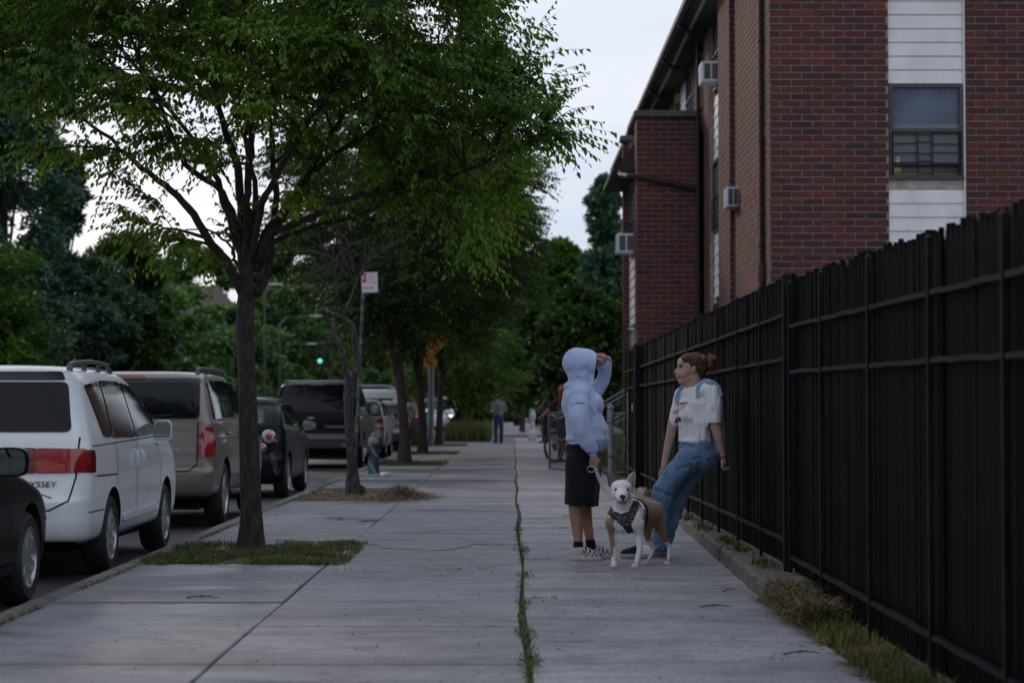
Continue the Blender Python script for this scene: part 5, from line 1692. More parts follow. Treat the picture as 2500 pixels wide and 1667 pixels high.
for yy in (1.90, 2.15):
    for s in (1,):
        loc, nn = vcast.hit('R', yy, 0.90)
        h = MB().tube([loc+Vector((0.004,-0.02,0.07)), loc+Vector((0.03,-0.01,0.03)), loc+Vector((0.03,0.01,-0.03)), loc+Vector((0.004,0.02,-0.07))], [0.016,0.018,0.018,0.016], 8)
        h.lathe([(0.055,0.0),(0.052,0.006),(0.001,0.008)], axis_M(loc, nn) , 16)
        h.build('door_handle', white, van, 40)
p, n_ = vcast.hit('B', 0.545, 0.745)
lettering('ODYSSEY', 0.062, T(p.x, p.y-0.005, p.z) @ FACE_CAM, M_['dark_plastic'], van, sx=1.25, shear=0.15)
b = ribbon(vcast, 'B', [(0.30,0.70),(0.45,0.692),(0.60,0.67),(0.68,0.64)], 0.007, 0.003); b.build('badge_swoosh', M_['dark_plastic'], van)
plate(van, 0, -0.004+0.055, 0.74, 'DXR 4471', (0.40,0.40,0.42), (0.05,0.05,0.10))

# ---- tan off-roader
pt_ = suv_tab(0.985, 4.78, 1.745, 1.16, 1.00, 3.55, 2.75, 0.30, 0.33, rr=0.16)
px_, py_ = -3.18-0.985, 21.72
pilot, pcast = make_car(dict(name='suv', label='tan off-road vehicle with red side tail lamps between the white minivan and the nearest tree', cat='suv', x=px_, y=py_, tab=pt_, paint=tan,
    wheels=[(0.98,0.36),(3.68,0.36)],
    side_glass=[[(0.52,1.62),(1.05,1.64),(1.05,1.22),(0.36,1.20)],[(1.14,1.64),(1.98,1.645),(1.98,1.22),(1.14,1.22)],[(2.06,1.645),(2.72,1.60),(3.35,1.26),(3.35,1.21),(2.06,1.22)]],
    rear_glass=[(-0.76,1.60),(0.76,1.60),(0.80,1.215),(-0.80,1.215)], front_glass=[(-0.70,1.6),(0.70,1.6),(0.84,1.24),(-0.84,1.24)],
    patches=[('B',[(-0.16,1.685),(0.16,1.685),(0.16,1.65),(-0.16,1.65)],M_['red_lens_dark'],'brake_lamp',0.012),
             ('B',[(-0.74,1.655),(0.74,1.655),(0.77,1.605),(-0.77,1.605)],M_['dark_plastic'],'spoiler_gap',0.006),
             ('S',[(0.13,1.115),(0.20,1.11),(0.23,0.95),(0.19,0.80),(0.13,0.80)],M_['red_lens'],'tail_lamp',0.012),
             ('B',[(-0.55,0.50),(0.55,0.50),(0.50,0.37),(-0.50,0.37)],grey_band,'bumper_insert',0.006),
             ('F',[(0.9,0.95),(0.55,0.93),(0.55,0.78),(0.9,0.8)],M_['clear_lens'],'headlight',0.006),
             ('F',[(-0.9,0.95),(-0.55,0.93),(-0.55,0.78),(-0.9,0.8)],M_['clear_lens'],'headlight',0.006)],
    rear_pairs=[([(0.80,1.12),(0.93,1.115),(0.935,0.80),(0.80,0.795)],M_['red_lens'],'tail_lamp',0.012)],
    seams=[('S',[(1.09,1.18),(1.10,0.95),(1.38,0.60),(1.42,0.40)],0.010),('S',[(2.02,1.18),(2.02,0.42)],0.010),('S',[(3.22,1.15),(3.24,0.7),(3.15,0.45)],0.010),
           ('B',[(0.785,1.18),(0.785,0.72),(0.70,0.64),(-0.70,0.64),(-0.785,0.72),(-0.785,1.18)],0.014),('S',[(0.02,0.76),(0.50,0.76)],0.008)],
    mirror=(0.96,3.1,1.22,dict(sx=0.20,sy=0.14,sz=0.18)), rails=(0.70,0.62,2.7,1.72,1.72,M_['galv_dark']), wiper=(-0.05,1.205,0.50,1.24), rim='wide', nspoke=5))
p, n_ = pcast.hit('B', 0.64, 0.86)
lettering('PILOT', 0.075, T(p.x, p.y-0.004, p.z) @ FACE_CAM, M_['alloy'], pilot, sx=1.25)
for yy in (1.28, 2.2):
    loc, nn = pcast.hit('R', yy, 1.04)
    MB().tube([loc+Vector((0.005,-0.09,0)), loc+Vector((0.035,-0.06,0.004)), loc+Vector((0.035,0.06,0.004)), loc+Vector((0.005,0.09,0))], [0.014]*4, 8).build('door_handle', tan, pilot, 40)
MB().tube([(0.95,1.45,0.36),(1.02,1.55,0.36),(1.02,3.1,0.36),(0.95,3.2,0.36)], [0.035]*4, 10).build('side_step', M_['galv_dark'], pilot, 40)
MB().tube([(-0.45,0.05,0.42),(0.45,0.05,0.42)], [0.03,0.03], 8).build('tow_bar', M_['galv_dark'], pilot)
plate(pilot, -0.1, 0.05, 0.86, 'FLK 2093', (0.40,0.40,0.42), (0.05,0.05,0.10))

# ---- black hatchback
st = suv_tab(0.865, 4.03, 1.50, 1.02, 0.92, 3.05, 2.35, 0.42, 0.22, rr=0.2, nose=0.4)
hx, hy = -3.24-0.865, 29.25
hatch, hcast = make_car(dict(name='hatchback', label='small black hatchback with round chrome-ringed tail lamps right of the nearest tree trunk', cat='hatchback', x=hx, y=hy, tab=st, paint=bluebl,
    wheels=[(0.62,0.325),(3.14,0.325)],
    side_glass=[[(0.66,1.36),(1.35,1.40),(1.35,1.06),(0.52,1.10)],[(1.42,1.40),(2.30,1.37),(2.88,1.08),(2.86,1.05),(1.42,1.06)]],
    rear_glass=[(-0.62,1.36),(0.62,1.36),(0.66,1.06),(-0.66,1.06)], front_glass=[(-0.6,1.36),(0.6,1.36),(0.72,1.08),(-0.72,1.08)],
    patches=[('S',[(0.0,0.98),(0.16,0.98),(0.14,0.84),(0.0,0.84)],M_['red_lens_dark'],'side_lamp',0.010)],
    seams=[('S',[(1.38,1.05),(1.36,0.6),(1.45,0.3)],0.010),('S',[(2.58,1.03),(2.6,0.55),(2.5,0.32)],0.010),('B',[(0.58,1.04),(0.54,0.70),(0.42,0.58),(-0.42,0.58),(-0.54,0.70),(-0.58,1.04)],0.012)],
    mirror=(0.84,2.65,1.06,dict(sx=0.24,sy=0.12,sz=0.17,shape='taper')), nspoke=10, bow_r=0.09))
for s in (1, -1):
    for (xx, zz, r1, r2) in ((0.60, 0.915, 0.098, M_['red_lens']), (0.50, 0.745, 0.072, M_['clear_lens'])):
        p, n_ = hcast.hit('B', s*xx, zz)
        Mx = axis_M(p, (s*0.25, -1, 0.05))
        lm = MB().lathe([(r1*0.9,-0.02),(r1*0.86,0.022),(r1*0.5,0.034),(0.001,0.038)], Mx, 24, cap=False).build('tail_lamp', M_['red_lens'] if zz > 0.8 else M_['orange_lens'], hatch, 40)
        MB().lathe([(r1*1.06,-0.02),(r1*1.04,0.022),(r1*0.92,0.026),(r1*0.88,0.0)], Mx, 24, cap=False).build('chrome_ring', M_['chrome'], lm, 40)
        if zz > 0.8: MB().lathe([(r1*0.86,0.018),(r1*0.5,0.031)], Mx @ T(0,-0.0,0.006), 24, cap=False).build('lamp_ring', M_['clear_lens'], lm, 40)
        else: MB().lathe([(r1*0.45,0.03),(r1*0.3,0.046),(0.001,0.05)], Mx, 16, cap=False).build('lamp_core', M_['clear_lens'], lm, 40)
p, n_ = hcast.hit('B', 0.42, 0.985)
lettering('LT', 0.05, T(p.x, p.y-0.006, p.z) @ FACE_CAM, M_['alloy'], hatch, sx=1.2)
b = ribbon(hcast, 'B', [(0.66,0.68),(0.70,0.52),(0.76,0.36)], 0.07, 0.012); b.build('bumper_crease', M_['dark_plastic'], hatch)
b = ribbon(hcast, 'B', [(0.69,0.44),(0.72,0.37)], 0.02, 0.016); b.build('reflector', M_['orange_lens'], hatch)
plate(hatch, 0, -0.005, 0.66, 'GZN 6128', (0.40,0.40,0.42), (0.05,0.05,0.10))
MB().tube([(-0.0,1.05,1.49),(-0.0,0.92,1.66)], [0.004,0.002], 5).build('antenna', M_['dark_plastic'], hatch)

# ---- big black off-roader
tt = suv_tab(1.015, 5.13, 1.93, 1.24, 1.12, 3.85, 3.05, 0.34, 0.40, rr=0.14)
tx, ty = -3.23-1.015, 44.2
tahoe, tcast = make_car(dict(name='suv', label='big black off-road vehicle with a roof rack, seen from behind left of the hydrant', cat='suv', x=tx, y=ty, tab=tt, paint=blackp,
    wheels=[(1.12,0.39),(4.06,0.39)],
    side_glass=[[(0.58,1.80),(1.30,1.82),(1.30,1.30),(0.42,1.30)],[(1.40,1.82),(2.25,1.82),(2.25,1.30),(1.40,1.30)],[(2.34,1.82),(3.02,1.77),(3.66,1.36),(3.66,1.30),(2.34,1.30)]],
    rear_glass=[(-0.80,1.83),(0.80,1.83),(0.90,1.26),(-0.90,1.26)], front_glass=[(-0.74,1.78),(0.74,1.78),(0.88,1.34),(-0.88,1.34)],
    patches=[('B',[(-0.17,1.885),(0.17,1.885),(0.17,1.855),(-0.17,1.855)],M_['red_lens_dark'],'brake_lamp',0.012)],
    rear_pairs=[([(0.86,1.17),(0.985,1.17),(0.985,0.80),(0.86,0.80)],M_['red_lens_dark'],'tail_lamp',0.010),
                ([(0.60,0.56),(0.78,0.56),(0.78,0.48),(0.60,0.48)],M_['chrome'],'bumper_step',0.02)],
    seams=[('B',[(0.84,1.24),(0.84,0.78),(-0.84,0.78),(-0.84,1.24)],0.014),('B',[(0.93,1.255),(-0.93,1.255)],0.018),('S',[(1.36,1.26),(1.36,0.95),(1.66,0.5)],0.010),('S',[(2.3,1.26),(2.3,0.5)],0.010)],
    mirror=(0.99,3.35,1.32,dict(sx=0.26,sy=0.16,sz=0.27)), rails=(0.72,0.66,2.9,1.90,1.90,M_['galv_dark']), wiper=(-0.02,1.27,0.42,1.18), rim='wide', nspoke=5))
for yy in (0.95, 2.0): MB().tube([(-0.72,yy,1.955),(0.72,yy,1.955)], [0.018,0.018], 8).build('crossbar', M_['alloy'], tahoe, 40)
p, n_ = tcast.hit('B', 0.45, 0.93)
lettering('CHEVROLET', 0.075, T(p.x, p.y-0.006, p.z) @ FACE_CAM, M_['alloy'], tahoe, sx=1.15)
p, n_ = tcast.hit('B', -0.1, 1.13)
mb = MB().xbox(T(p.x-0.0, p.y-0.012, p.z), 0.15, 0.02, 0.035); mb.xbox(T(p.x, p.y-0.013, p.z), 0.05, 0.022, 0.055)
mb.build('emblem', mat('gold emblem', (0.55,0.45,0.25), 0.2, metal=1.0), tahoe)
plate(tahoe, -0.32, -0.012, 0.70, 'HNG-3824', (0.50,0.48,0.50), (0.15,0.12,0.25))
b = patch(tcast, 'B', [(-0.95,0.63),(0.95,0.63),(0.93,0.47),(-0.93,0.47)], 0.012, 0.1, 0.02); b.build('bumper', grey_band, tahoe, 30)
b = patch(tcast, 'B', [(-0.90,0.77),(0.90,0.77),(0.92,0.65),(-0.92,0.65)], 0.010, 0.1, 0.02); b.build('bumper_top', mat('satin grey strip', (0.06,0.06,0.075), 0.3), tahoe, 30)

# ---- silver estate car
ft = suv_tab(0.885, 4.48, 1.60, 1.08, 0.96, 3.35, 2.6, 0.36, 0.26, rr=0.16)
def wagon(x, y, label, pm, tabf=ft, lit=None, text=None, pl=None):
    return make_car(dict(name='estate_car', label=label, cat='car', x=x, y=y, tab=tabf, paint=pm, glass=M_['glass_far'], sub=3,
    wheels=[(0.88,0.33),(3.40,0.33)],
    side_glass=[[(0.55,1.48),(1.2,1.50),(1.2,1.13),(0.40,1.13)],[(1.28,1.50),(2.0,1.50),(2.0,1.13),(1.28,1.13)],[(2.07,1.50),(2.6,1.47),(3.14,1.16),(3.14,1.12),(2.07,1.13)]],
    rear_glass=[(-0.68,1.47),(0.68,1.47),(0.74,1.13),(-0.74,1.13)], front_glass=[(-0.6,1.45),(0.6,1.45),(0.74,1.16),(-0.74,1.16)],
    rear_pairs=[([(0.64,1.06),(0.86,1.08),(0.88,0.93),(0.66,0.93)],lit or M_['red_lens'],'tail_lamp',0.012),([(0.62,0.92),(0.86,0.92),(0.84,0.84),(0.60,0.84)],M_['clear_lens'],'tail_lamp',0.012),
                ([(0.58,0.83),(0.84,0.83),(0.82,0.77),(0.58,0.77)],M_['red_lens'],'tail_lamp',0.012)],
    patches=[('B',[(-0.80,0.55),(0.80,0.55),(0.78,0.36),(-0.78,0.36)],grey_band,'bumper',0.012)],
    seams=[('B',[(0.62,1.10),(0.56,0.70),(-0.56,0.70),(-0.62,1.10)],0.014)],
    mirror=(0.86,2.95,1.14,dict(sx=0.22,sy=0.13,sz=0.16,m=M_['dark_plastic'])), rails=(0.64,0.7,2.5,1.57,1.57,M_['galv_dark']), rim='wide', nspoke=5))
forester, fc = wagon(-3.30-0.885, 54.2, 'silver estate car with a yellow licence plate behind the big black vehicle', silver)
plate(forester, -0.25, 0.055, 0.97, 'ETV 5702', (0.45,0.26,0.03), (0.05,0.04,0.10))
MB().lathe([(0.07,-0.01),(0.065,0.008),(0.001,0.012)], axis_M((0, 0.075, 1.10), (0,-1,0)) @ Matrix.Scale(0.55, 4, (0,1,0)), 16).build('emblem', M_['chrome'], forester)
wagon(-3.22-0.885, 63.5, 'second silver car further up the row behind the third tree trunk', silver)
litm = mat('lit tail lamp', (0.5,0.03,0.02), 0.3, emit=(1.0,0.07,0.03), estr=2.4)
wagon(-3.15-0.885, 73.0, 'dark red car with a glowing tail lamp between two trunks', redp, lit=litm)
wagon(-8.4, 78.0, 'silver-grey car driving in the middle of the street far ahead', silver)

# ---- black sedan at the left edge
bt = [(0.20,0.78,0.15,4.48,0.15,0.35),(0.27,0.86,0.03,4.60,0.2,0.42),(0.40,0.885,0.0,4.64,0.2,0.45),(0.56,0.89,0.0,4.64,0.2,0.45),(0.66,0.89,0.02,4.58,0.2,0.45),
      (0.74,0.887,0.03,4.45,0.2,0.42),(0.82,0.882,0.04,4.10,0.2,0.36),(0.88,0.875,0.06,3.75,0.2,0.3),(0.93,0.87,0.10,3.45,0.2,0.25),(0.98,0.86,0.55,3.30,0.2,0.22),(1.10,0.81,0.95,3.02,0.2,0.2),
      (1.25,0.73,1.25,2.62,0.2,0.2),(1.36,0.66,1.48,2.36,0.22,0.24),(1.40,0.56,1.70,2.15,0.25,0.25),(1.415,0.35,1.85,2.0,0.1,0.1)]
sedan, _ = make_car(dict(name='sedan', label='black sedan cut off by the left edge, its front wheel and mirror showing', cat='sedan', x=-3.20-0.89, y=9.75, tab=bt, paint=blackp,
    wheels=[(1.05,0.315),(3.74,0.315)],
    side_glass=[[(1.42,1.30),(2.05,1.32),(2.05,1.0),(1.05,1.0)],[(2.12,1.32),(2.42,1.27),(3.02,1.03),(3.02,1.0),(2.12,1.0)]],
    rear_glass=[(-0.62,1.30),(0.62,1.30),(0.74,1.02),(-0.74,1.02)], front_glass=[(-0.6,1.30),(0.6,1.30),(0.74,1.04),(-0.74,1.04)],
    rear_pairs=[([(0.5,0.86),(0.84,0.86),(0.84,0.70),(0.5,0.70)],M_['red_lens'],'tail_lamp',0.008)],
    patches=[('S',[(1.5,0.30),(3.3,0.32),(3.3,0.26),(1.5,0.24)],blackp,'sill',0.02),('F',[(0.84,0.68),(0.5,0.66),(0.5,0.54),(0.84,0.54)],M_['clear_lens'],'headlight',0.006),('F',[(-0.84,0.68),(-0.5,0.66),(-0.5,0.54),(-0.84,0.54)],M_['clear_lens'],'headlight',0.006)],
    seams=[('S',[(2.08,0.98),(2.08,0.32)],0.010),('S',[(3.18,0.95),(3.2,0.6),(3.1,0.33)],0.010),('S',[(1.2,0.50),(3.1,0.52)],0.012),('S',[(4.15,0.56),(4.60,0.52)],0.010)],
    mirror=(0.86,2.72,0.985,dict(sx=0.26,sy=0.14,sz=0.185)), nspoke=7))

# ---- white delivery van beyond the silver cars, white pickup across the street, far headlights
def van_box(x, y, label, L=5.6, w=1.0, h=2.2, rz=0.0, kerb=True, ladder=False):
    tab = [(0.35,w*0.9,0.1,L-0.15,0.08,0.3),(0.45,w*0.99,0.0,L,0.08,0.35),(0.8,w,0.0,L,0.08,0.35),(1.05,w,0.01,L-0.1,0.08,0.35),(1.2,w,0.02,L-0.8,0.08,0.3),(1.3,w*0.99,0.02,L-1.1,0.08,0.3),
           (h-0.3,w*0.95,0.04,L-1.75,0.1,0.2),(h-0.08,w*0.92,0.06,L-1.95,0.12,0.2),(h-0.02,w*0.85,0.12,L-2.2,0.15,0.2),(h,w*0.6,0.3,L-2.6,0.2,0.2)]
    r0, c0 = make_car(dict(name='van', label=label, cat='van', x=x, y=y, tab=tab, paint=white, glass=M_['glass_far'], sub=3, wheels=[(1.0,0.36),(L-1.1,0.36)], rz=rz, kerb=kerb,
        side_glass=[[(L-2.5,h-0.3),(L-1.85,h-0.32),(L-1.25,1.35),(L-2.5,1.30)]], rear_glass=[(-0.75,h-0.3),(0.75,h-0.3),(0.75,1.3),(-0.75,1.3)], front_glass=[(-0.75,h-0.35),(0.75,h-0.35),(0.85,1.35),(-0.85,1.35)],
        rear_pairs=[([(0.86,1.1),(0.96,1.1),(0.96,0.8),(0.86,0.8)],M_['red_lens'],'tail_lamp',0.01)],
        patches=[('F',[(0.9,1.0),(0.6,1.0),(0.6,0.8),(0.9,0.8)],M_['clear_lens'],'headlight',0.01),('F',[(-0.9,1.0),(-0.6,1.0),(-0.6,0.8),(-0.9,0.8)],M_['clear_lens'],'headlight',0.01)],
        seams=[('B',[(0,h-0.2),(0,0.5)],0.012)], mirror=(w,L-1.9,1.45,dict(sx=0.22,sy=0.14,sz=0.3,m=M_['dark_plastic']))))
    if ladder:
        lm = mat('ladder', (0.42,0.42,0.42), 0.5)
        for s in (-0.62, 0.62): MB().box(s-0.03, s+0.03, 0.2, L-2.4, h+0.04, h+0.12).build('rack_bar', lm, r0)
        for k in range(7): MB().box(-0.6, 0.6, 0.4+k*0.4, 0.46+k*0.4, h+0.125, h+0.16).build('rack_rung', lm, r0)
    return r0
van_box(-3.15-1.0-0.4, 66.8, 'white work van with a ladder rack showing above the silver estate car', 5.4, 1.0, 2.0, ladder=True)
van_box(-9.2, 42.0, 'white van across the street glimpsed right of the nearest trunk', 5.0, 0.95, 1.95, kerb=False)
van_box(-3.6, 112.0, 'distant white van with its lights on at the far crossing', 5.0, 0.95, 2.1, kerb=False, rz=math.pi)
hl = mat('lit headlight', (1,0.95,0.9), 0.3, emit=(1.0,0.93,0.85), estr=3.0)
mo = empty('motorbike', (-2.9, 104.0, -0.02), label='far motorbike with one lit headlight beside the last trunks', cat='motorbike')
for yy in (-0.0, 1.3):
    t_ = MB()
    t_.lathe([(0.24,-0.05),(0.31,-0.04),(0.33,0),(0.31,0.04),(0.24,0.05)], T(0,yy,0.33) @ Matrix.Rotation(math.pi/2, 4, 'Y'), 24, cap=False)
    t_.build('wheel', M_['rubber'], mo, 40)
MB().tube([(0,0,0.33),(0,0.25,0.85),(0,0.3,1.0)], [0.04,0.05,0.04], 8).tube([(-0.35,0.32,1.02),(0.35,0.32,1.02)], [0.02,0.02], 6).tube([(0,0.25,0.8),(0,0.8,0.78),(0,1.3,0.7)], [0.14,0.16,0.08], 10).build('body', M_['dark_plastic'], mo, True)
MB().lathe([(0.075,0),(0.06,0.03),(0.001,0.04)], axis_M((0,0.16,0.88),(0,-1,0)), 16, cap=False).build('headlight', hl, mo)
# ================================================================== STREET FURNITURE
# hydrant
hyd = empty('fire_hydrant', (-2.44, 36.7, 0), label='black fire hydrant with blue graffiti by the kerb', cat='hydrant')
ym, Nn, Ll, Pp = new_mat('hydrant paint')
tc_ = Nn.new('ShaderNodeTexCoord'); mp_ = Nn.new('ShaderNodeMapping'); mp_.inputs['Rotation'].default_value = (0, 0.6, 0); mp_.inputs['Location'].default_value = (0.05, 0, 0.1)
Ll.new(tc_.outputs['Object'], mp_.inputs[0])
wv = Nn.new('ShaderNodeTexWave'); wv.inputs['Scale'].default_value = 1.5; wv.inputs['Distortion'].default_value = 5; wv.inputs['Detail'].default_value = 1
Ll.new(mp_.outputs[0], wv.inputs['Vector'])
Ll.new(mixc(Nn, Ll, (0.028,0.022,0.022,1), (0.03,0.17,0.24,1), ramp(Nn, Ll, wv.outputs['Fac'], [(0.84,(0,0,0)),(0.93,(1,1,1))])), Pp.inputs['Base Color'])
Pp.inputs['Roughness'].default_value = 0.5
MB().lathe([(0.115,0),(0.115,0.02),(0.10,0.05),(0.098,0.50),(0.12,0.505),(0.12,0.535),(0.10,0.54),(0.10,0.56)], n=20).build('barrel', ym, hyd, 40)
MB().lathe([(0.105,0.56),(0.108,0.60),(0.09,0.65),(0.055,0.69),(0.05,0.70)], n=20).build('bonnet', mat('worn silver', (0.16,0.16,0.15), 0.5, var=0.4), hyd, 40)
MB().lathe([(0.045,0.70),(0.05,0.71),(0.05,0.73),(0.028,0.735),(0.025,0.77)], n=10).build('cap_nut', M_['galv'], hyd, 40)
MB().lathe([(0.06,0.06),(0.062,0.10),(0.085,0.10),(0.085,0.15),(0.07,0.17),(0.03,0.175)], axis_M((0,0,0.40), (-1,-0.25,0)), 16).build('outlet', M_['dark_plastic'], hyd, 40)
MB().lathe([(0.084,0.152),(0.07,0.172),(0.02,0.178)], axis_M((-0.004,-0.001,0.40), (-1,-0.25,0)), 16).build('outlet_cap', M_['galv'], hyd, 40)
MB().lathe([(0.05,0.06),(0.052,0.12),(0.03,0.14)], axis_M((0,0,0.42), (1,-0.3,0)), 12).build('outlet', M_['dark_plastic'], hyd, 40)

# parking sign
sp0 = at(889, 700, 36.4); sb = at(866, 1157, 36.9); sb.z = 0
sg = empty('parking_sign', tuple(sb), label='white and red no-parking sign on a dark leaning post', cat='sign')
MB().tube([(0,0,0),(sp0.x-sb.x, sp0.y-sb.y, at(889,664,36.4).z)], [0.031,0.031], 8).build('post', mat('dark sign post', (0.045,0.05,0.055), 0.6, var=0.5, scale=12, dirt=(0.25,0.28,0.30,1), dirt_amt=0.7, dscale=6), sg)
c0 = at(902.5, 689.5, 36.35) - sb
PLM = T(*c0) @ Matrix.Rotation(R(-2.0), 4, 'Y')
face_w = mat('sign white', (0.62,0.57,0.60), 0.4, var=0.04); sign_red = mat('sign red', (0.42,0.02,0.03), 0.4, var=0.05)
w_, h_ = 0.30, 0.375
MB().xbox(PLM, w_, 0.006, h_).build('sign_plate', face_w, sg)
b_ = MB()
for (x, z, sx, sz) in ((0, h_/2-0.014, w_*0.92, 0.006),(0,-h_/2+0.014,w_*0.92,0.006),(-w_/2+0.010,0,0.004,h_*0.92),(w_/2-0.010,0,0.004,h_*0.92)): b_.xbox(PLM @ T(x,-0.0045,z), sx, 0.003, sz)
b_.xbox(PLM @ T(-0.095,-0.0045,0.085), 0.078, 0.003, 0.165)
b_.build('border', sign_red, sg)
b_ = MB().xbox(PLM @ T(-0.03,-0.0045,-0.10), 0.135, 0.003, 0.014)
for s in (-1, 1):
    b_.add([PLM @ Vector(v) for v in ((-0.03+s*0.060,-0.0045,-0.10+0.020),(-0.03+s*0.060,-0.0045,-0.10-0.020),(-0.03+s*0.098,-0.0045,-0.10),(-0.03+s*0.060,-0.002,-0.10+0.020),(-0.03+s*0.060,-0.002,-0.10-0.020),(-0.03+s*0.098,-0.002,-0.10))],
           [(0,1,2),(5,4,3),(0,3,4,1),(1,4,5,2),(2,5,3,0)])
b_.build('arrow', sign_red, sg)
lettering('P', 0.10, PLM @ T(-0.095,-0.0075,0.088) @ FACE_CAM, face_w, sg, 'sign_letter', bold=0.003, depth=0.002)
MB().lathe([(0.036,-0.001),(0.036,0.001),(0.030,0.001),(0.030,-0.001),(0.036,-0.001)], PLM @ T(-0.095,-0.0075,0.085) @ FACE_CAM, 24, cap=False).build('sign_ring', face_w, sg)
MB().xbox(PLM @ T(-0.095,-0.0085,0.085) @ Matrix.Rotation(R(45),4,'Y'), 0.008, 0.002, 0.066).build('sign_slash', sign_red, sg)
for k, s_ in enumerate(('Monday', 'Thursday', '9AM-10:30AM')):
    lettering(s_, 0.038 if k < 2 else 0.030, PLM @ T(0.035 if k < 2 else 0.045,-0.0045,(0.105,0.055,-0.005)[k]) @ FACE_CAM, sign_red, sg, 'sign_letter', depth=0.002, sx=0.9)

# grey lamp post with posters, junction box
lp = empty('lamp_post', (-2.60, 69.0, 0), label='pale grey street lamp post with pasted notes between the dark trunks', cat='lamp post')
MB().lathe([(0.13,0),(0.13,0.35),(0.105,0.42),(0.10,2.6),(0.075,7.5)], n=8).build('pole', mat('grey post paint', (0.20,0.21,0.23), 0.5, var=0.2), lp)
MB().box(-0.101,0.095,-0.112,-0.106,1.75,2.10).build('notice', mat('paper notice', (0.36,0.37,0.41), 0.8), lp)
MB().box(-0.08,0.07,-0.110,-0.104,1.45,1.70).build('notice', mat('paper notice low', (0.28,0.29,0.32), 0.8), lp)
bx_ = empty('utility_box', (-2.95, 67.6, 0), label='grey metal utility box at the foot of the lamp post', cat='utility box')
MB().cbox(-0.28,0.28,-0.2,0.2,0,0.95,0.02).build('cabinet', mat('box grey', (0.12,0.125,0.14), 0.5, var=0.2), bx_)
MB().box(-0.24,0.24,-0.208,-0.202,0.06,0.88).build('door', mat('box door', (0.13,0.135,0.15), 0.5, var=0.25), bx_)

# yellow crossing sign
yc_ = at(1052, 830, 64.0)
ys_ = empty('crossing_sign', (yc_.x, yc_.y, 0), label='yellow diamond pedestrian crossing sign half hidden by the tree trunks', cat='sign')
yel = mat('sign yellow', (0.36,0.15,0.006), 0.4, var=0.08); blk = mat('sign black', (0.012,0.012,0.012), 0.5)
MB().tube([(0,0.05,0),(0,0.05,yc_.z+0.5)], [0.035,0.035], 8).build('post', M_['galv_dark'], ys_)
D_ = T(0,0,yc_.z)
MB().xbox(D_ @ Matrix.Rotation(R(45),4,'Y'), 0.86, 0.01, 0.86).build('sign_plate', yel, ys_)
b_ = MB()
for a in range(4):
    b_.xbox(D_ @ Matrix.Rotation(R(45+90*a),4,'Y') @ T(0,-0.0075,0.37), 0.74, 0.003, 0.014)
b_.build('border', blk, ys_)
b_ = MB()
for (x, z, sx, sz, an) in ((-0.02,0.02,0.09,0.20,8),(-0.06,-0.16,0.05,0.22,-22),(0.05,-0.16,0.05,0.22,20),(0.07,0.06,0.04,0.18,-50),(-0.09,0.04,0.04,0.16,40)):
    b_.xbox(D_ @ T(x,-0.009,z) @ Matrix.Rotation(R(an),4,'Y'), sx, 0.003, sz)
b_.lathe([(0.045,0),(0.045,0.003)], D_ @ T(-0.02,-0.0105,0.18) @ Matrix.Rotation(R(90),4,'X') @ T(0,0,-0.002), 14)
b_.build('walking_figure', blk, ys_)
MB().xbox(T(-0.03,0,yc_.z-0.72), 0.46, 0.01, 0.30).build('arrow_plate', yel, ys_)
b_ = MB().xbox(T(-0.03,-0.0075,yc_.z-0.72) @ Matrix.Rotation(R(35),4,'Y'), 0.26, 0.003, 0.05)
b_.xbox(T(-0.12,-0.0085,yc_.z-0.66) @ Matrix.Rotation(R(80),4,'Y'), 0.14, 0.003, 0.045)
b_.build('arrow', blk, ys_)

# white bollard with a square foot
wb = empty('bollard', (at(1300,1000,76).x, 76.0, 0), label='white painted post with a square foot near the end of the pavement', cat='bollard')
wp = mat('white post paint', (0.50,0.50,0.52), 0.6, var=0.2, scale=8, dirt=(0.15,0.14,0.13,1), dirt_amt=0.4)
MB().cbox(-0.17,0.17,-0.17,0.17,0,0.30,0.02).add([(-0.16,-0.16,0.30),(0.16,-0.16,0.30),(0.16,0.16,0.30),(-0.16,0.16,0.30),(-0.09,-0.09,0.40),(0.09,-0.09,0.40),(0.09,0.09,0.40),(-0.09,0.09,0.40)],[(0,1,5,4),(1,2,6,5),(2,3,7,6),(3,0,4,7),(4,5,6,7)]).build('foot', wp, wb)
MB().lathe([(0.085,0.40),(0.08,0.75),(0.085,0.80),(0.125,0.86),(0.13,0.98),(0.10,1.05),(0.085,1.08),(0.09,1.22),(0.07,1.25)], n=14).build('shaft', wp, wb, 40)

# pedestrian signal, orange hand, glimpsed through leaves
pz = at(1276, 967, 100)
ps_ = empty('pedestrian_signal', (pz.x, 100, 0), label='orange lit stop-hand signal glimpsed through the leaves at the far crossing', cat='signal')
MB().tube([(0,0.15,0),(0,0.15,pz.z+0.4)], [0.05,0.05], 8).build('post', M_['dark_plastic'], ps_)
MB().box(-0.45,0.25,-0.1,0.1,pz.z-0.3,pz.z+0.35).build('housing', M_['dark_plastic'], ps_)
orl = mat('lit orange', (1,0.25,0.05), 0.4, emit=(1.0,0.20,0.04), estr=1.5)
b_ = MB().box(-0.33,0.02,-0.13,-0.105,pz.z-0.18,pz.z+0.05)
for k in range(4): b_.box(-0.33+k*0.09,-0.27+k*0.09,-0.13,-0.105,pz.z+0.052,pz.z+0.20+0.03*(k%2))
b_.box(0.022,0.12,-0.13,-0.105,pz.z-0.06,pz.z+0.12)
b_.build('lit_hand', orl, ps_)

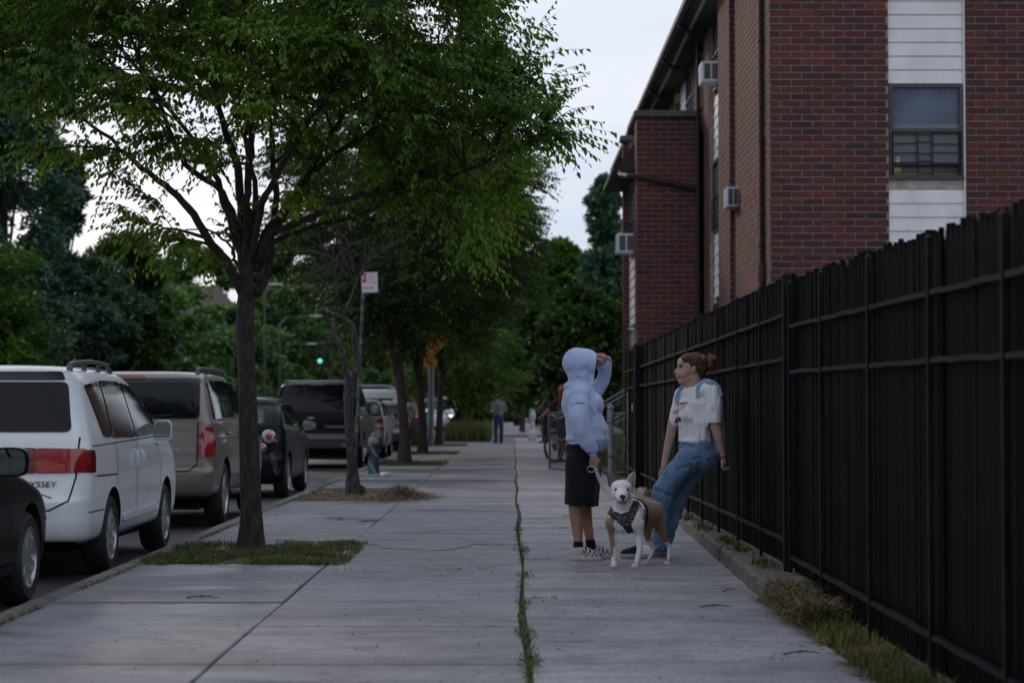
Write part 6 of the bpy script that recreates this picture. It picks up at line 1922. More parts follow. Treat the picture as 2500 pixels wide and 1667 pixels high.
# traffic light and street lamps across the street
tl = at(781, 880, 98)
t_ = empty('traffic_light', (tl.x, 98, -0.02), label='traffic light showing green above the big black vehicle', cat='traffic light')
MB().tube([(0.6,0.3,0),(0.6,0.3,tl.z+1.4),(0.0,0.2,tl.z+1.35)], [0.06,0.05,0.035], 8).build('pole', M_['dark_plastic'], t_)
MB().cbox(-0.2,0.2,0,0.25,tl.z-0.3,tl.z+0.9,0.03).build('housing', M_['dark_plastic'], t_)
MB().lathe([(0.115,0),(0.10,0.03),(0.001,0.04)], axis_M((0,-0.01,tl.z),(0,-1,0)), 20, cap=False).build('green_lamp', mat('lit green', (0.1,1,0.6), 0.4, emit=(0.12,1.0,0.62), estr=0.9), t_)
for k in (1,2): MB().lathe([(0.12,0),(0.10,0.03),(0.001,0.04)], axis_M((0,-0.01,tl.z+0.32*k),(0,-1,0)), 16, cap=False).build('dark_lamp', M_['under'], t_)
def cobra(px, py, Y, side, label, arm=1.8):
    h = at(px, py, Y)
    o = empty('street_lamp', (h.x + side*arm, Y, -0.02), label=label, cat='street lamp', group='street lamps across the street')
    pm = mat('lamp pole', (0.05,0.055,0.06), 0.6)
    MB().tube([(0,0,0),(0,0,h.z-0.4),(-side*0.3,0,h.z-0.05),(-side*(arm-0.3),0,h.z+0.02)], [0.055,0.04,0.03,0.025], 8).build('pole', pm, o, 40)
    vs = MB()
    for i, (t, wv_, hh) in enumerate(((0,0.05,0.04),(0.25,0.14,0.07),(0.6,0.16,0.06),(0.8,0.05,0.03))):
        x = -side*(arm-0.4+t)
        vs.v += [(x,-wv_,h.z-hh*0.4),(x,wv_,h.z-hh*0.4),(x,wv_*0.7,h.z+hh),(x,-wv_*0.7,h.z+hh)]
    for i in range(3):
        for k in range(4): vs.f.append((i*4+k,i*4+(k+1)%4,(i+1)*4+(k+1)%4,(i+1)*4+k)); vs.m.append(0)
    vs.f += [(3,2,1,0),(12,13,14,15)]; vs.m += [0,0]
    vs.build('lamp_head', mat('lamp head', (0.32,0.34,0.38), 0.5), o)
cobra(779, 771, 92, -1, 'street lamp with a long pale head left of the dead tree fork')
cobra(768, 839, 106, -1, 'smaller street lamp head below the first, further away')
cobra(674, 694, 90, -1, 'slim street lamp on a tall pole right of the brown-roofed house', 0.5)

# house with the brown roof
hc = at(538, 1000, 106)
ho = empty('house', (hc.x, 106, -0.02), label='house with a brown shingled roof and pale gable behind the park trees', cat='house')
zt = at(540, 688, 106).z; ze = at(540, 757, 106).z
rf = mat('brown shingles', (0.085,0.060,0.055), 0.85, var=0.25, scale=14, bump=0.3, stretch=(0.6,1,4)); gw = mat('pale gable', (0.40,0.41,0.44), 0.7)
MB().box(-1.9,1.5,0.2,8,0,ze-0.3).build('wall', gw, ho)
MB().add([(-2.4,0,ze-0.3),(0.5,0,ze-0.3),(-0.6,3,zt),(-2.4,3,zt),(-2.4,8,ze-0.3),(0.5,8,ze-0.3),(-2.4,0,ze-0.45),(0.5,0,ze-0.45),(0.5,8,ze-0.45),(-2.4,8,ze-0.45)],[(0,1,2,3),(1,5,2),(2,5,4,3),(0,3,4,9,6),(6,7,1,0),(7,8,5,1),(8,9,4,5),(9,8,7,6)]).build('roof', rf, ho)
MB().add([(0.45,-0.05,ze-0.4),(1.3,-0.05,ze-0.4),(1.1,-0.05,ze+1.0),(0.45,0.2,ze-0.4),(1.3,0.2,ze-0.4),(1.1,0.2,ze+1.0)],[(0,1,2),(5,4,3),(0,3,4,1),(1,4,5,2),(2,5,3,0)]).build('gable', gw, ho)
MB().box(-1.2,-0.4,0.13,0.19,1.6,2.8).build('window', M_['glass_win'], ho)

# ---- chain-link gate, panel, stair rails, behind the hooded person
def chain_panel(mb, a, b, z0, z1, pitch=0.075, r=0.0028):
    a, b = Vector(a), Vector(b); d = (b-a); L_ = d.length; d.normalize(); H = z1-z0
    n = int((L_+H)/pitch)
    for k in range(n):
        for s in (1, -1):
            t = k*pitch - H if s > 0 else k*pitch
            p0, p1 = (t, 0), (t+s*H, H)
            # clip to 0..L_
            u0, v0 = p0; u1, v1 = p1
            def clip(u0, v0, u1, v1):
                if u0 > u1: u0, v0, u1, v1 = u1, v1, u0, v0
                if u1 <= 0 or u0 >= L_: return None
                if u0 < 0: v0 += (v1-v0)*(-u0)/(u1-u0); u0 = 0
                if u1 > L_: v1 = v0 + (v1-v0)*(L_-u0)/(u1-u0); u1 = L_
                return u0, v0, u1, v1
            c = clip(u0, v0, u1, v1)
            if c and abs(c[2]-c[0]) > 0.01:
                o = 0.004*s
                nn = Vector((-d.y, d.x, 0))*o
                mb.tube([a + d*c[0] + nn + Vector((0,0,z0+c[1])), a + d*c[2] + nn + Vector((0,0,z0+c[3]))], [r, r], 3, cap=False)
ga, gb = Vector((0.83, 38.2, 0)), Vector((1.72, 36.0, 0))
gt = empty('chain_link_gate', tuple(ga), label='open chain-link gate swung out over the pavement behind the hooded person', cat='gate')
mb = MB()
L2 = gb - ga
mb.tube([(0,0,0.05),(0,0,1.13)], [0.024]*2, 10); mb.tube([tuple(L2+Vector((0,0,0.05))), tuple(L2+Vector((0,0,1.13)))], [0.024]*2, 10)
mb.tube([(0,0,1.12), tuple(L2+Vector((0,0,1.12)))], [0.02]*2, 8); mb.tube([(0,0,0.06), tuple(L2+Vector((0,0,0.06)))], [0.02]*2, 8); mb.tube([(0,0,0.62), tuple(L2+Vector((0,0,0.62)))], [0.016]*2, 8)
mb.build('gate_frame', M_['galv_dark'], gt)
mb = MB(); chain_panel(mb, (0,0,0), L2, 0.08, 1.10); mb.build('mesh', M_['galv_dark'], gt)
gp = empty('gate_post', (1.88, 35.8, 0), label='thick grey round gate post right behind the raised elbow', cat='gate post')
MB().lathe([(0.052,0),(0.050,1.20),(0.062,1.205),(0.06,1.24),(0.03,1.275),(0.008,1.29)], n=16).build('post', mat('blue grey post', (0.16,0.18,0.21), 0.55, var=0.35, scale=14), gp, 40)
for z in (0.35, 0.95): MB().lathe([(0.058,z-0.02),(0.06,z),(0.058,z+0.02)], n=14).build('hinge_band', M_['galv_dark'], gp)
fp = empty('chain_link_fence', (1.93, 35.8, 0), label='short chain-link panel between the grey gate post and the black fence', cat='fence panel')
mb = MB().tube([(0.24,0,0),(0.24,0,1.12)], [0.018]*2, 8).tube([(0,0,1.11),(0.3,0,1.11)], [0.016]*2, 8).tube([(0,0,0.06),(0.24,0,0.06)], [0.012]*2, 8)
mb.box(0.22,0.31,-0.02,0.03,0.98,1.16); mb.box(0.2,0.30,-0.01,0.01,0.42,0.45)
mb.build('panel_frame', M_['galv'], fp)
mb = MB(); chain_panel(mb, (0.0,0,0), (0.24,0,0), 0.07, 1.10); mb.build('mesh', M_['galv'], fp)
st_ = empty('stair_railing', (1.55, 41.0, 0), label='pale sloping stair rails behind the gate post, before the brick wing', cat='railing')
mb = MB()
for (xa, za, xb, zb) in ((0.50,1.36,1.30,1.82),(0.52,1.28,1.34,1.74),(0.62,0.98,1.3,1.32),(0.66,0.90,1.34,1.24)):
    mb.tube([(xa-0.1,0,za-0.06),(xb,0.4,zb)], [0.016,0.016], 8)
for x_ in (0.55, 0.95, 1.28): mb.tube([(x_,0.15,0),(x_,0.15,1.3+(x_-0.5)*0.58)], [0.014,0.014], 6)
mb.build('rails', mat('pale rail paint', (0.28,0.30,0.36), 0.5), st_)
MB().box(0.7,2.0,0.3,2.6,0,0.17).box(1.0,2.0,0.31,2.6,0.171,0.34).box(1.3,2.0,0.32,2.6,0.341,0.51).build('steps', M_['kerb'], st_)
# ================================================================== PEOPLE AND THE DOG
def capsule(mb, a, b, ra, rb, flat=1.0, fdir=None, n=16):
    """closed tapered capsule from a to b; radius along fdir is multiplied by flat"""
    a, b = Vector(a), Vector(b)
    d = b - a; L = d.length
    if L < 1e-5: d = Vector((0,0,1)); L = 1e-5
    d = d.normalized()
    v = Vector(fdir) if fdir is not None else Vector((0,1,0))
    v = v - d*v.dot(d)
    if v.length < 1e-3: v = Vector((1,0,0)) - d*d.x
    v.normalize(); u = v.cross(d)
    vs = [a - d*ra]
    rings = []
    for k in range(1, 5): rings.append((a, -math.cos(k*math.pi/8)*ra, math.sin(k*math.pi/8)*ra))
    for k in range(1, 4): rings.append((a, L*k/4, ra + (rb-ra)*k/4))
    for k in range(4, 0, -1): rings.append((b, math.cos(k*math.pi/8)*rb, math.sin(k*math.pi/8)*rb))
    for p, h, r in rings:
        for j in range(n):
            t = 2*math.pi*j/n
            vs.append(p + d*h + u*(math.cos(t)*r) + v*(math.sin(t)*r*flat))
    vs.append(b + d*rb)
    m = len(rings)
    fs = [(0, 1+(j+1)%n, 1+j) for j in range(n)]
    for i in range(m-1):
        for j in range(n): fs.append((1+i*n+j, 1+i*n+(j+1)%n, 1+(i+1)*n+(j+1)%n, 1+(i+1)*n+j))
    fs += [(1+(m-1)*n+j, 1+(m-1)*n+(j+1)%n, 1+m*n) for j in range(n)]
    mb.add(vs, fs)

def ellip(mb, c, r, M=None, n=18):
    c = Vector(c); vs = []; m = 10
    M = M or Matrix.Identity(3)
    vs.append(c + M @ Vector((0,0,-r[2])))
    for i in range(1, m):
        t = math.pi*i/m
        for j in range(n):
            a = 2*math.pi*j/n
            vs.append(c + M @ Vector((math.sin(t)*math.cos(a)*r[0], math.sin(t)*math.sin(a)*r[1], -math.cos(t)*r[2])))
    vs.append(c + M @ Vector((0,0,r[2])))
    fs = [(0, 1+(j+1)%n, 1+j) for j in range(n)]
    for i in range(m-2):
        for j in range(n): fs.append((1+i*n+j, 1+i*n+(j+1)%n, 1+(i+1)*n+(j+1)%n, 1+(i+1)*n+j))
    fs += [(1+(m-2)*n+j, 1+(m-2)*n+(j+1)%n, 1+(m-1)*n) for j in range(n)]
    mb.add(vs, fs)

def organic(name, prims, mats, parent, voxel=0.008, it=8, disp=None, cuts=(), origin=None, adapt=0.0, solid=0.0):
    """one continuous skin grown over overlapping volumes; cuts: (point, normal, fill) removes what lies along the normal"""
    mb = MB()
    for p in prims:
        if p[0] == 'c': capsule(mb, *p[1:])
        else: ellip(mb, *p[1:])
    o = bpy.data.objects.new('tmp', mb.mesh('tmp', False))
    rm = o.modifiers.new('r', 'REMESH'); rm.mode = 'VOXEL'; rm.voxel_size = voxel; rm.adaptivity = adapt
    sm = o.modifiers.new('s', 'SMOOTH'); sm.factor = 0.6; sm.iterations = it
    me = evaluated(o)
    if disp:
        me.update()
        nrm = [v.normal.copy() for v in me.vertices]
        for v, nn in zip(me.vertices, nrm):
            d_ = disp(v.co)
            v.co = v.co + (nn*d_ if not isinstance(d_, Vector) else d_)
    if cuts:
        bm = bmesh.new(); bm.from_mesh(me)
        for pt, no, fill in cuts:
            g = bm.verts[:] + bm.edges[:] + bm.faces[:]
            r_c = bmesh.ops.bisect_plane(bm, geom=g, plane_co=Vector(pt), plane_no=Vector(no), clear_outer=True)
            if fill:
                ed = [e for e in r_c['geom_cut'] if isinstance(e, bmesh.types.BMEdge)]
                bmesh.ops.edgeloop_fill(bm, edges=ed)
        bm.to_mesh(me); bm.free()
    if solid:
        o = bpy.data.objects.new('tmp', me)
        so = o.modifiers.new('so', 'SOLIDIFY'); so.thickness = solid; so.offset = -1
        me = evaluated(o)
    me.name = name
    me.materials.clear()
    finish(me, 50 if cuts else True)
    if not isinstance(mats, (list, tuple)): mats = [mats]
    return link(name, me, mats, parent)

def folds(scale, amp, stretch=(1,1,1), seed=0.0, amp2=0.0, band=None):
    def f(co):
        v = Vector((co.x*stretch[0], co.y*stretch[1], co.z*stretch[2]))*scale + Vector((seed, seed*2.3, seed*0.7))
        n1 = noise.noise(v)
        r1 = (1 - abs(n1)*2.2)
        a = amp
        if band: a *= band(co)
        return a*(r1*0.6 - 0.25) + amp2*noise.noise(v*3.1)
    return f

def creases(scale, amp, stretch=(1,1,1), seed=0.0, soft=0.004, band=None, width=5.0):
    """thin inward folds along the zero lines of a noise field, with a little soft drape"""
    def f(co):
        v = Vector((co.x*stretch[0], co.y*stretch[1], co.z*stretch[2]))*scale + Vector((seed, seed*2.3, seed*0.7))
        v += Vector((noise.noise(v*0.7), noise.noise(v*0.7 + Vector((5,5,5))), 0))*0.6
        n1 = noise.noise(v); n2 = noise.noise(v*1.9 + Vector((9,1,4)))
        a = amp*(band(co) if band else 1.0)
        return -a*max(0.0, 1-abs(n1)*width)**1.4 - a*0.5*max(0.0, 1-abs(n2)*width)**1.4 + soft*noise.noise(v*0.8 + Vector((3,8,2)))
    return f

def fabric(name, col, rough=0.9, weave=260, bump=0.25, var=0.08, scale=20, sheen=0.3, heather=0.0):
    m, N, L, P = new_mat(name)
    tc = N.new('ShaderNodeTexCoord'); co = tc.outputs['Object']
    f = noise_tex(N, L, scale, 5, 0.6, co)
    c = ramp(N, L, f, [(0.3, c4(col,1-var)), (0.7, c4(col,1+var))])
    if heather:
        h = noise_tex(N, L, 210, 3, 0.8, co)
        c = mixc(N, L, c, ramp(N, L, h, [(0.35,(1-heather,)*3),(0.65,(1+heather,)*3)]), 1.0, 'MULTIPLY')
    L.new(c, P.inputs['Base Color'])
    P.inputs['Roughness'].default_value = rough
    P.inputs['Specular IOR Level'].default_value = 0.2
    P.inputs['Sheen Weight'].default_value = sheen
    add_bump(N, L, P, noise_tex(N, L, weave, 2, 0.6, co), bump, 0.003)
    return m

def skin_mat(name, col):
    m, N, L, P = new_mat(name)
    tc = N.new('ShaderNodeTexCoord'); co = tc.outputs['Object']
    f = noise_tex(N, L, 14, 5, 0.6, co)
    c = ramp(N, L, f, [(0.3, (col[0]*0.92, col[1]*0.86, col[2]*0.86, 1)), (0.7, c4(col,1.06))])
    L.new(c, P.inputs['Base Color'])
    P.inputs['Roughness'].default_value = 0.5
    P.inputs['Subsurface Weight'].default_value = 0.12
    P.inputs['Subsurface Radius'].default_value = (0.012, 0.005, 0.003)
    P.inputs['Subsurface Scale'].default_value = 1.0
    P.inputs['Specular IOR Level'].default_value = 0.35
    add_bump(N, L, P, noise_tex(N, L, 180, 3, 0.6, co), 0.12, 0.002)
    return m

skin_a = skin_mat('skin', (0.37,0.205,0.145))
skin_b = skin_mat('lighter skin', (0.50,0.31,0.24))
skin_c = skin_mat('dark skin', (0.12,0.062,0.045))
M_['hoodie'] = fabric('heather grey fleece', (0.43,0.51,0.73), heather=0.26, var=0.10)
M_['shorts'] = fabric('black cloth', (0.008,0.008,0.010), sheen=0.1)
M_['tee'] = fabric('white cotton', (0.80,0.78,0.79), var=0.04)
M_['denim'] = fabric('blue denim', (0.125,0.205,0.335), var=0.22, scale=9, heather=0.18)
M_['sock'] = fabric('black sock', (0.010,0.010,0.012), sheen=0.05)
M_['sole'] = mat('white rubber sole', (0.42,0.42,0.45), 0.6, var=0.15, scale=30)

def checker_mat():
    m, N, L, P = new_mat('checkered canvas')
    tc = N.new('ShaderNodeTexCoord')
    ck = N.new('ShaderNodeTexChecker'); ck.inputs['Scale'].default_value = 62
    ck.inputs['Color1'].default_value = (0.012,0.012,0.016,1); ck.inputs['Color2'].default_value = (0.48,0.46,0.44,1)
    mp = N.new('ShaderNodeMapping'); mp.inputs['Rotation'].default_value = (0.0,0.0,0.0); mp.inputs['Location'].default_value = (0.003,0.005,0.004)
    L.new(tc.outputs['Object'], mp.inputs[0]); L.new(mp.outputs[0], ck.inputs['Vector'])
    L.new(ck.outputs['Color'], P.inputs['Base Color']); P.inputs['Roughness'].default_value = 0.85
    return m
M_['checker'] = checker_mat()
M_['cream'] = fabric('cream canvas', (0.40,0.36,0.30))
M_['blackshoe'] = fabric('black canvas', (0.013,0.013,0.017))

def shoe(parent, heel, ang, L=0.27, W=0.095, upper=None, heelm=None, laces=False, toe_dark=False):
    """low canvas shoe: heel at HEEL, pointing at angle ANG (0 = +x); sole, upper, heel panel"""
    M = T(*heel) @ rotz(ang)
    def out(t, k=1.0):       # outline half width
        return W/2*k*(0.72 + 0.28*math.sin(min(t*2.6, math.pi/2))) * math.sqrt(max(0.0, 1-max(0, (t-0.72)/0.28)**2.2)) * (1 - 0.10*math.sin(math.pi*min(1,max(0,(t-0.25)/0.35))))
    ts = [0.0,0.02,0.06,0.14,0.25,0.36,0.48,0.6,0.72,0.82,0.90,0.96,0.99,1.0]
    def ring(t, z, k):
        return (t, z, k)
    s = MB()
    n = len(ts)
    def outline(k, z, ins=0.0):
        P_ = [(ins + t*(L-2*ins), -max(out(t)*k - ins, 0.002), z) for t in ts] + [(ins + t*(L-2*ins), max(out(t)*k - ins, 0.002), z) for t in reversed(ts)]
        return P_
    lay_ = [outline(0.97, 0.0), outline(1.03, 0.006), outline(1.04, 0.026), outline(1.0, 0.031)]
    vs = [M @ Vector(p) for ly in lay_ for p in ly]
    m = 2*n
    fs = [(i*m+j, i*m+(j+1)%m, (i+1)*m+(j+1)%m, (i+1)*m+j) for i in range(3) for j in range(m)]
    fs += [tuple(range(m-1,-1,-1)), tuple(3*m+j for j in range(m))]
    so = s.add(vs, fs).build('sole', M_['sole'], parent, 40)
    ht = [0.060,0.066,0.068,0.068,0.070,0.074,0.076,0.064,0.050,0.042,0.036,0.026,0.015,0.008]
    rings = []
    q = 9
    for t, h in zip(ts, ht):
        o = out(t)*0.96
        rings.append([M @ Vector((t*L*0.985+0.002, -o*math.cos(math.pi*j/(q-1))*(1-0.22*math.sin(math.pi*j/(q-1))**2), 0.029 + h*math.sin(math.pi*j/(q-1))**0.75)) for j in range(q)])
    def skin(i0, i1, nm, m_, off=0.0):
        vs = [p for r in rings[i0:i1+1] for p in r]; fs = []
        for i in range(i1-i0):
            for j in range(q-1): fs.append((i*q+j, i*q+j+1, (i+1)*q+j+1, (i+1)*q+j))
        fs.append(tuple(range(q))); fs.append(tuple((i1-i0)*q+j for j in range(q-1,-1,-1)))
        return MB().add(vs, fs).build(nm, m_, parent, 50)
    skin(0, 5, 'heel_panel', heelm or M_['cream'])
    skin(5, 13, 'upper', upper or M_['checker'])
    if laces:
        lb = MB()
        for k in range(4):
            t = 0.50 + 0.065*k
            z = 0.029 + np.interp(t, ts, ht)
            lb.tube([M @ Vector((t*L, -0.022, z-0.006)), M @ Vector((t*L+0.004, 0, z+0.004)), M @ Vector((t*L+0.006, 0.022, z-0.006))], [0.0065]*3, 5)
        lb.tube([M @ Vector((0.02*L, -out(0.1)*0.98, 0.06)), M @ Vector((0.3*L, -out(0.3)*0.99, 0.045)), M @ Vector((0.5*L, -out(0.5)*0.97, 0.075))], [0.007]*3, 5)
        lb.build('laces', M_['sole'], parent)

def hand_prims(wrist, palm_dir, side_dir, curl, k=1.0, thumb=1.0, spread=1.0):
    """palm and five curled fingers; palm_dir from wrist to knuckles, side_dir towards the thumb, curl = direction the fingers close in"""
    w = Vector(wrist); d = Vector(palm_dir).normalized(); s = (Vector(side_dir) - d*Vector(side_dir).dot(d)).normalized(); c = Vector(curl).normalized()
    P_ = [('c', w, w + d*0.045*k, 0.023*k, 0.030*k, 0.55, c)]
    P_.append(('c', w + d*0.04*k + s*0.022*k, w + d*0.082*k + s*0.030*k, 0.017*k, 0.015*k, 0.8, c))
    P_.append(('c', w + d*0.04*k - s*0.020*k, w + d*0.078*k - s*0.026*k, 0.017*k, 0.014*k, 0.8, c))
    lens = (0.072, 0.078, 0.074, 0.060)
    for i, ln in enumerate(lens):
        o = (0.030 - 0.0195*i)*spread
        b = w + d*(0.084 - 0.003*abs(i-1))*k + s*o*k
        a1, a2, a3 = 0.55, 1.45, 2.5
        p1 = b + (d*math.cos(a1) + c*math.sin(a1))*ln*0.45*k
        p2 = p1 + (d*math.cos(a2) + c*math.sin(a2))*ln*0.32*k
        p3 = p2 + (d*math.cos(a3) + c*math.sin(a3))*ln*0.25*k
        P_ += [('c', b - d*0.01*k, p1, 0.0098*k, 0.0090*k), ('c', p1, p2, 0.0090*k, 0.0082*k), ('c', p2, p3, 0.0080*k, 0.0068*k)]
    t0 = w + d*0.022*k + s*0.026*k
    t1 = t0 + (s*0.6 + d*0.8 + c*0.35).normalized()*0.036*k*thumb
    t2 = t1 + (d*0.7 + c*0.9 - s*0.25).normalized()*0.030*k*thumb
    P_ += [('c', t0, t1, 0.0135*k, 0.0105*k), ('c', t1, t2, 0.0100*k, 0.0080*k)]
    return P_

# ------------------------------------------------------------------ the hooded person
YH = 15.85
foot = at(1432, 1362, YH); foot.z = 0
hp_ = empty('person', tuple(foot), label='hooded person in light grey hoodie, black shorts and checkered shoes, holding the chain leash', cat='person')
def qh(x, y, dy=0.0): return at(1300 + x/2.613, 820 + y/2.613, YH + dy) - foot
U = 1/802.0
NY = (0,1,0)
# body: legs, neck, head, arms, hands, one skin
bodyp = [
    ('c', qh(268,1010,-0.09), qh(278,1120,-0.09), 0.058, 0.056), ('c', qh(278,1120,-0.085), qh(284,1190,-0.085), 0.056, 0.050), ('c', qh(284,1190,-0.08), qh(292,1315,-0.08), 0.049, 0.034), ('c', qh(292,1315,-0.08), qh(292,1385,-0.08), 0.034, 0.036),
    ('c', qh(322,1010,0.09), qh(338,1120,0.09), 0.056, 0.052), ('c', qh(338,1120,0.09), qh(346,1185,0.09), 0.052, 0.046), ('c', qh(346,1185,0.09), qh(368,1300,0.09), 0.045, 0.033), ('c', qh(368,1300,0.09), qh(376,1370,0.09), 0.033, 0.036),
    ('c', qh(322,700,0), qh(300,1000,-0.09), 0.10, 0.06), ('c', qh(330,700,0), qh(330,1000,0.09), 0.10, 0.06),
    ('c', qh(320,430,0), qh(330,700,0), 0.115, 0.115, 1.25, NY),
    ('c', qh(318,380,0), qh(318,260,0), 0.055, 0.050),
    ('e', qh(312,185,0), (0.090,0.074,0.108)), ('e', qh(338,215,0), (0.066,0.062,0.082)), ('e', qh(388,205,0), (0.016,0.013,0.020)), ('e', qh(372,262,0), (0.026,0.028,0.020)),
    ('e', qh(378,236,0), (0.018,0.026,0.009)), ('e', qh(374,172,0), (0.020,0.045,0.010)),
    ('c', qh(305,410,-0.17), qh(302,590,-0.225), 0.045, 0.037), ('c', qh(302,590,-0.225), qh(383,745,-0.20), 0.037, 0.027),
    ('c', qh(350,400,0.16), qh(458,290,0.17), 0.045, 0.036), ('c', qh(458,290,0.17), qh(484,155,0.08), 0.036, 0.027),
]
wr = qh(386,758,-0.20)
bodyp += hand_prims(wr, (0.10,0.0,-1), (0.9,-0.35,0.0), (0.25,1.0,0.1), 0.98)
wr2 = qh(480,146,0.06)
bodyp += hand_prims(wr2, (-0.93,-0.30,0.10), (-0.05,0.2,1.0), (-0.35,-0.75,-0.55), 0.92, spread=1.1)
organic('body', bodyp, skin_a, hp_, 0.0062, 4)
# face details inside the hood
for s in (-1, 1):
    e_ = MB(); ellip(e_, qh(381,178,s*0.032), (0.008,0.012,0.008)); e_.build('eye', mat('eye white', (0.5,0.48,0.46), 0.2), hp_, True)
    e_ = MB(); ellip(e_, qh(379,163,s*0.034), (0.006,0.018,0.004)); e_.build('eyebrow', mat('eyebrow', (0.015,0.01,0.008), 0.9), hp_, True)
# hoodie
def hood_band(co): return 0.5 + 0.9*max(0, min(1, (0.62 - abs(co.z-0.95))*2))
hood_f = creases(3.6, 0.0055, (1.15,1.0,0.7), 3.0, 0.012, lambda co: 0.4 + 1.0*max(0, min(1, (1.25 - co.z)*1.5)), 3.2)
hoodie = organic('hoodie', [
    ('c', qh(298,395,0), qh(318,500,0), 0.138, 0.146, 1.30, NY), ('e', qh(262,440,0.02), (0.105,0.16,0.11)), ('c', qh(318,500,0), qh(340,590,0), 0.146, 0.165, 1.15, NY),
    ('c', qh(340,590,0), qh(348,645,0), 0.165, 0.166, 1.12, NY), ('e', qh(345,655,0), (0.178,0.195,0.055)), ('e', qh(400,600,0), (0.105,0.15,0.10)), ('e', qh(398,440,0), (0.07,0.13,0.10)),
    ('c', qh(305,372,-0.15), qh(312,372,0.15), 0.072, 0.072), ('c', qh(308,340,0), qh(312,400,0), 0.10, 0.12, 1.1, NY),
    # near sleeve, baggy
    ('c', qh(298,420,-0.17), qh(292,520,-0.215), 0.080, 0.088), ('c', qh(292,520,-0.215), qh(312,600,-0.225), 0.088, 0.078), ('c', qh(312,600,-0.225), qh(352,680,-0.215), 0.076, 0.064), ('c', qh(350,675,-0.215), qh(373,715,-0.205), 0.068, 0.056),
    ('e', qh(338,668,-0.20), (0.075,0.07,0.035)), ('e', qh(360,708,-0.205), (0.068,0.065,0.026)),
    # raised far sleeve
    ('c', qh(345,395,0.14), qh(405,345,0.17), 0.082, 0.074), ('c', qh(405,345,0.17), qh(450,285,0.17), 0.074, 0.060), ('c', qh(450,285,0.17), qh(464,215,0.13), 0.060, 0.057), ('c', qh(464,215,0.13), qh(476,158,0.09), 0.057, 0.045),
    ('e', qh(452,205,0.12), (0.062,0.06,0.03)), ('e', qh(440,290,0.16), (0.055,0.06,0.04)),
], M_['hoodie'], hp_, 0.0080, 14, hood_f)
hood = organic('hood', [
    ('e', qh(288,172,0), (0.131,0.122,0.126)), ('e', qh(330,165,0), (0.130,0.118,0.110)), ('e', qh(300,245,0), (0.108,0.110,0.095)), ('c', qh(305,290,0), qh(312,345,0), 0.098, 0.118, 1.0, NY),
    ('e', qh(372,180,0), (0.085,0.108,0.108)), ('e', qh(350,270,0), (0.075,0.09,0.075)), ('e', qh(258,320,0.0), (0.085,0.105,0.045)), ('c', qh(345,330,-0.06), qh(372,300,-0.05), 0.03, 0.03),
], M_['hoodie'], hp_, 0.0075, 12, creases(5.0, 0.006, (1.3,1,0.6), 8.0, 0.010, lambda co: 0.25 + 1.2*max(0, min(1, (qh(0,180).z - co.z)*7 + 0.1))), cuts=[(qh(403,160), (1,0,-0.10), False)], solid=0.010)
cf = MB()
for a, b, r0 in ((qh(366,722,-0.205), qh(384,742,-0.20), 0.050), (qh(478,152,0.085), qh(482,143,0.075), 0.040)): cf.tube([a, (a+b)/2, b], [r0, r0*1.03, r0*0.94], 20)
organic('cuff', [('c', qh(374,727,-0.205), qh(383,741,-0.20), 0.046, 0.043)], fabric('navy cuff', (0.010,0.011,0.022)), hp_, 0.006, 3, cuts=[(qh(384,742,-0.20), (0.35,0,-0.94), True), (qh(365,714,-0.205), (-0.35,0,0.94), True)])
organic('cuff', [('c', qh(381,740,-0.20), qh(386,752,-0.20), 0.036, 0.033)], M_['hoodie'], hp_, 0.006, 3)
hm = MB()   # ribbed hem, drawcord, pocket edge
hm_o = organic('hem', [('e', qh(348,683,0), (0.170,0.186,0.030))], M_['hoodie'], hp_, 0.008, 3, folds(14, 0.006, (1,1,0.3), 1.0))
MB().tube([qh(374,312,-0.085), qh(372,325,-0.10), qh(378,345,-0.115)], [0.004,0.0035,0.003], 6).build('drawcord', M_['sole'], hp_)
hb_ = BVHTree.FromPolygons([v.co for v in hoodie.data.vertices], [tuple(p.vertices) for p in hoodie.data.polygons])
def on_surface(bvh, p, off=0.002, d=(0,1,0)):
    o = Vector(p) - Vector(d)*1.2
    loc, nn, _, _ = bvh.ray_cast(o, Vector(d))
    return (loc + nn*off) if loc is not None else None
for line in ([(452,610),(458,640),(452,670),(446,685)], [(238,440),(275,428),(320,430),(360,455),(388,490)]):
    pts = [on_surface(hb_, qh(x, y)) for x, y in line]
    if all(p is not None for p in pts): MB().tube(smooth_path(pts, 3), 0.0035, 5).build('seam', fabric('fleece seam', (0.20,0.22,0.29)), hp_)
# orange tag on the hip and cap visor held by the raised hand
MB().box(*[v for q_ in ((qh(203,0).x, qh(214,0).x), (-0.12,-0.10), (qh(0,700).z, qh(0,684).z)) for v in q_]).build('waist_tag', mat('orange tag', (0.45,0.07,0.03), 0.6), hp_)
vis = MB()
vp = [(0.0,-0.055),(0.02,-0.062),(0.05,-0.05),(0.066,-0.02),(0.07,0.0),(0.066,0.02),(0.05,0.05),(0.02,0.062),(0.0,0.055)]
vis.prism(vp, T(*qh(398,168,-0.01)) @ Matrix.Rotation(R(18),4,'Y') @ Matrix.Rotation(R(-28),4,'X'), 0.006)
vis.build('cap_visor', mat('pale visor', (0.42,0.34,0.34), 0.6), hp_)
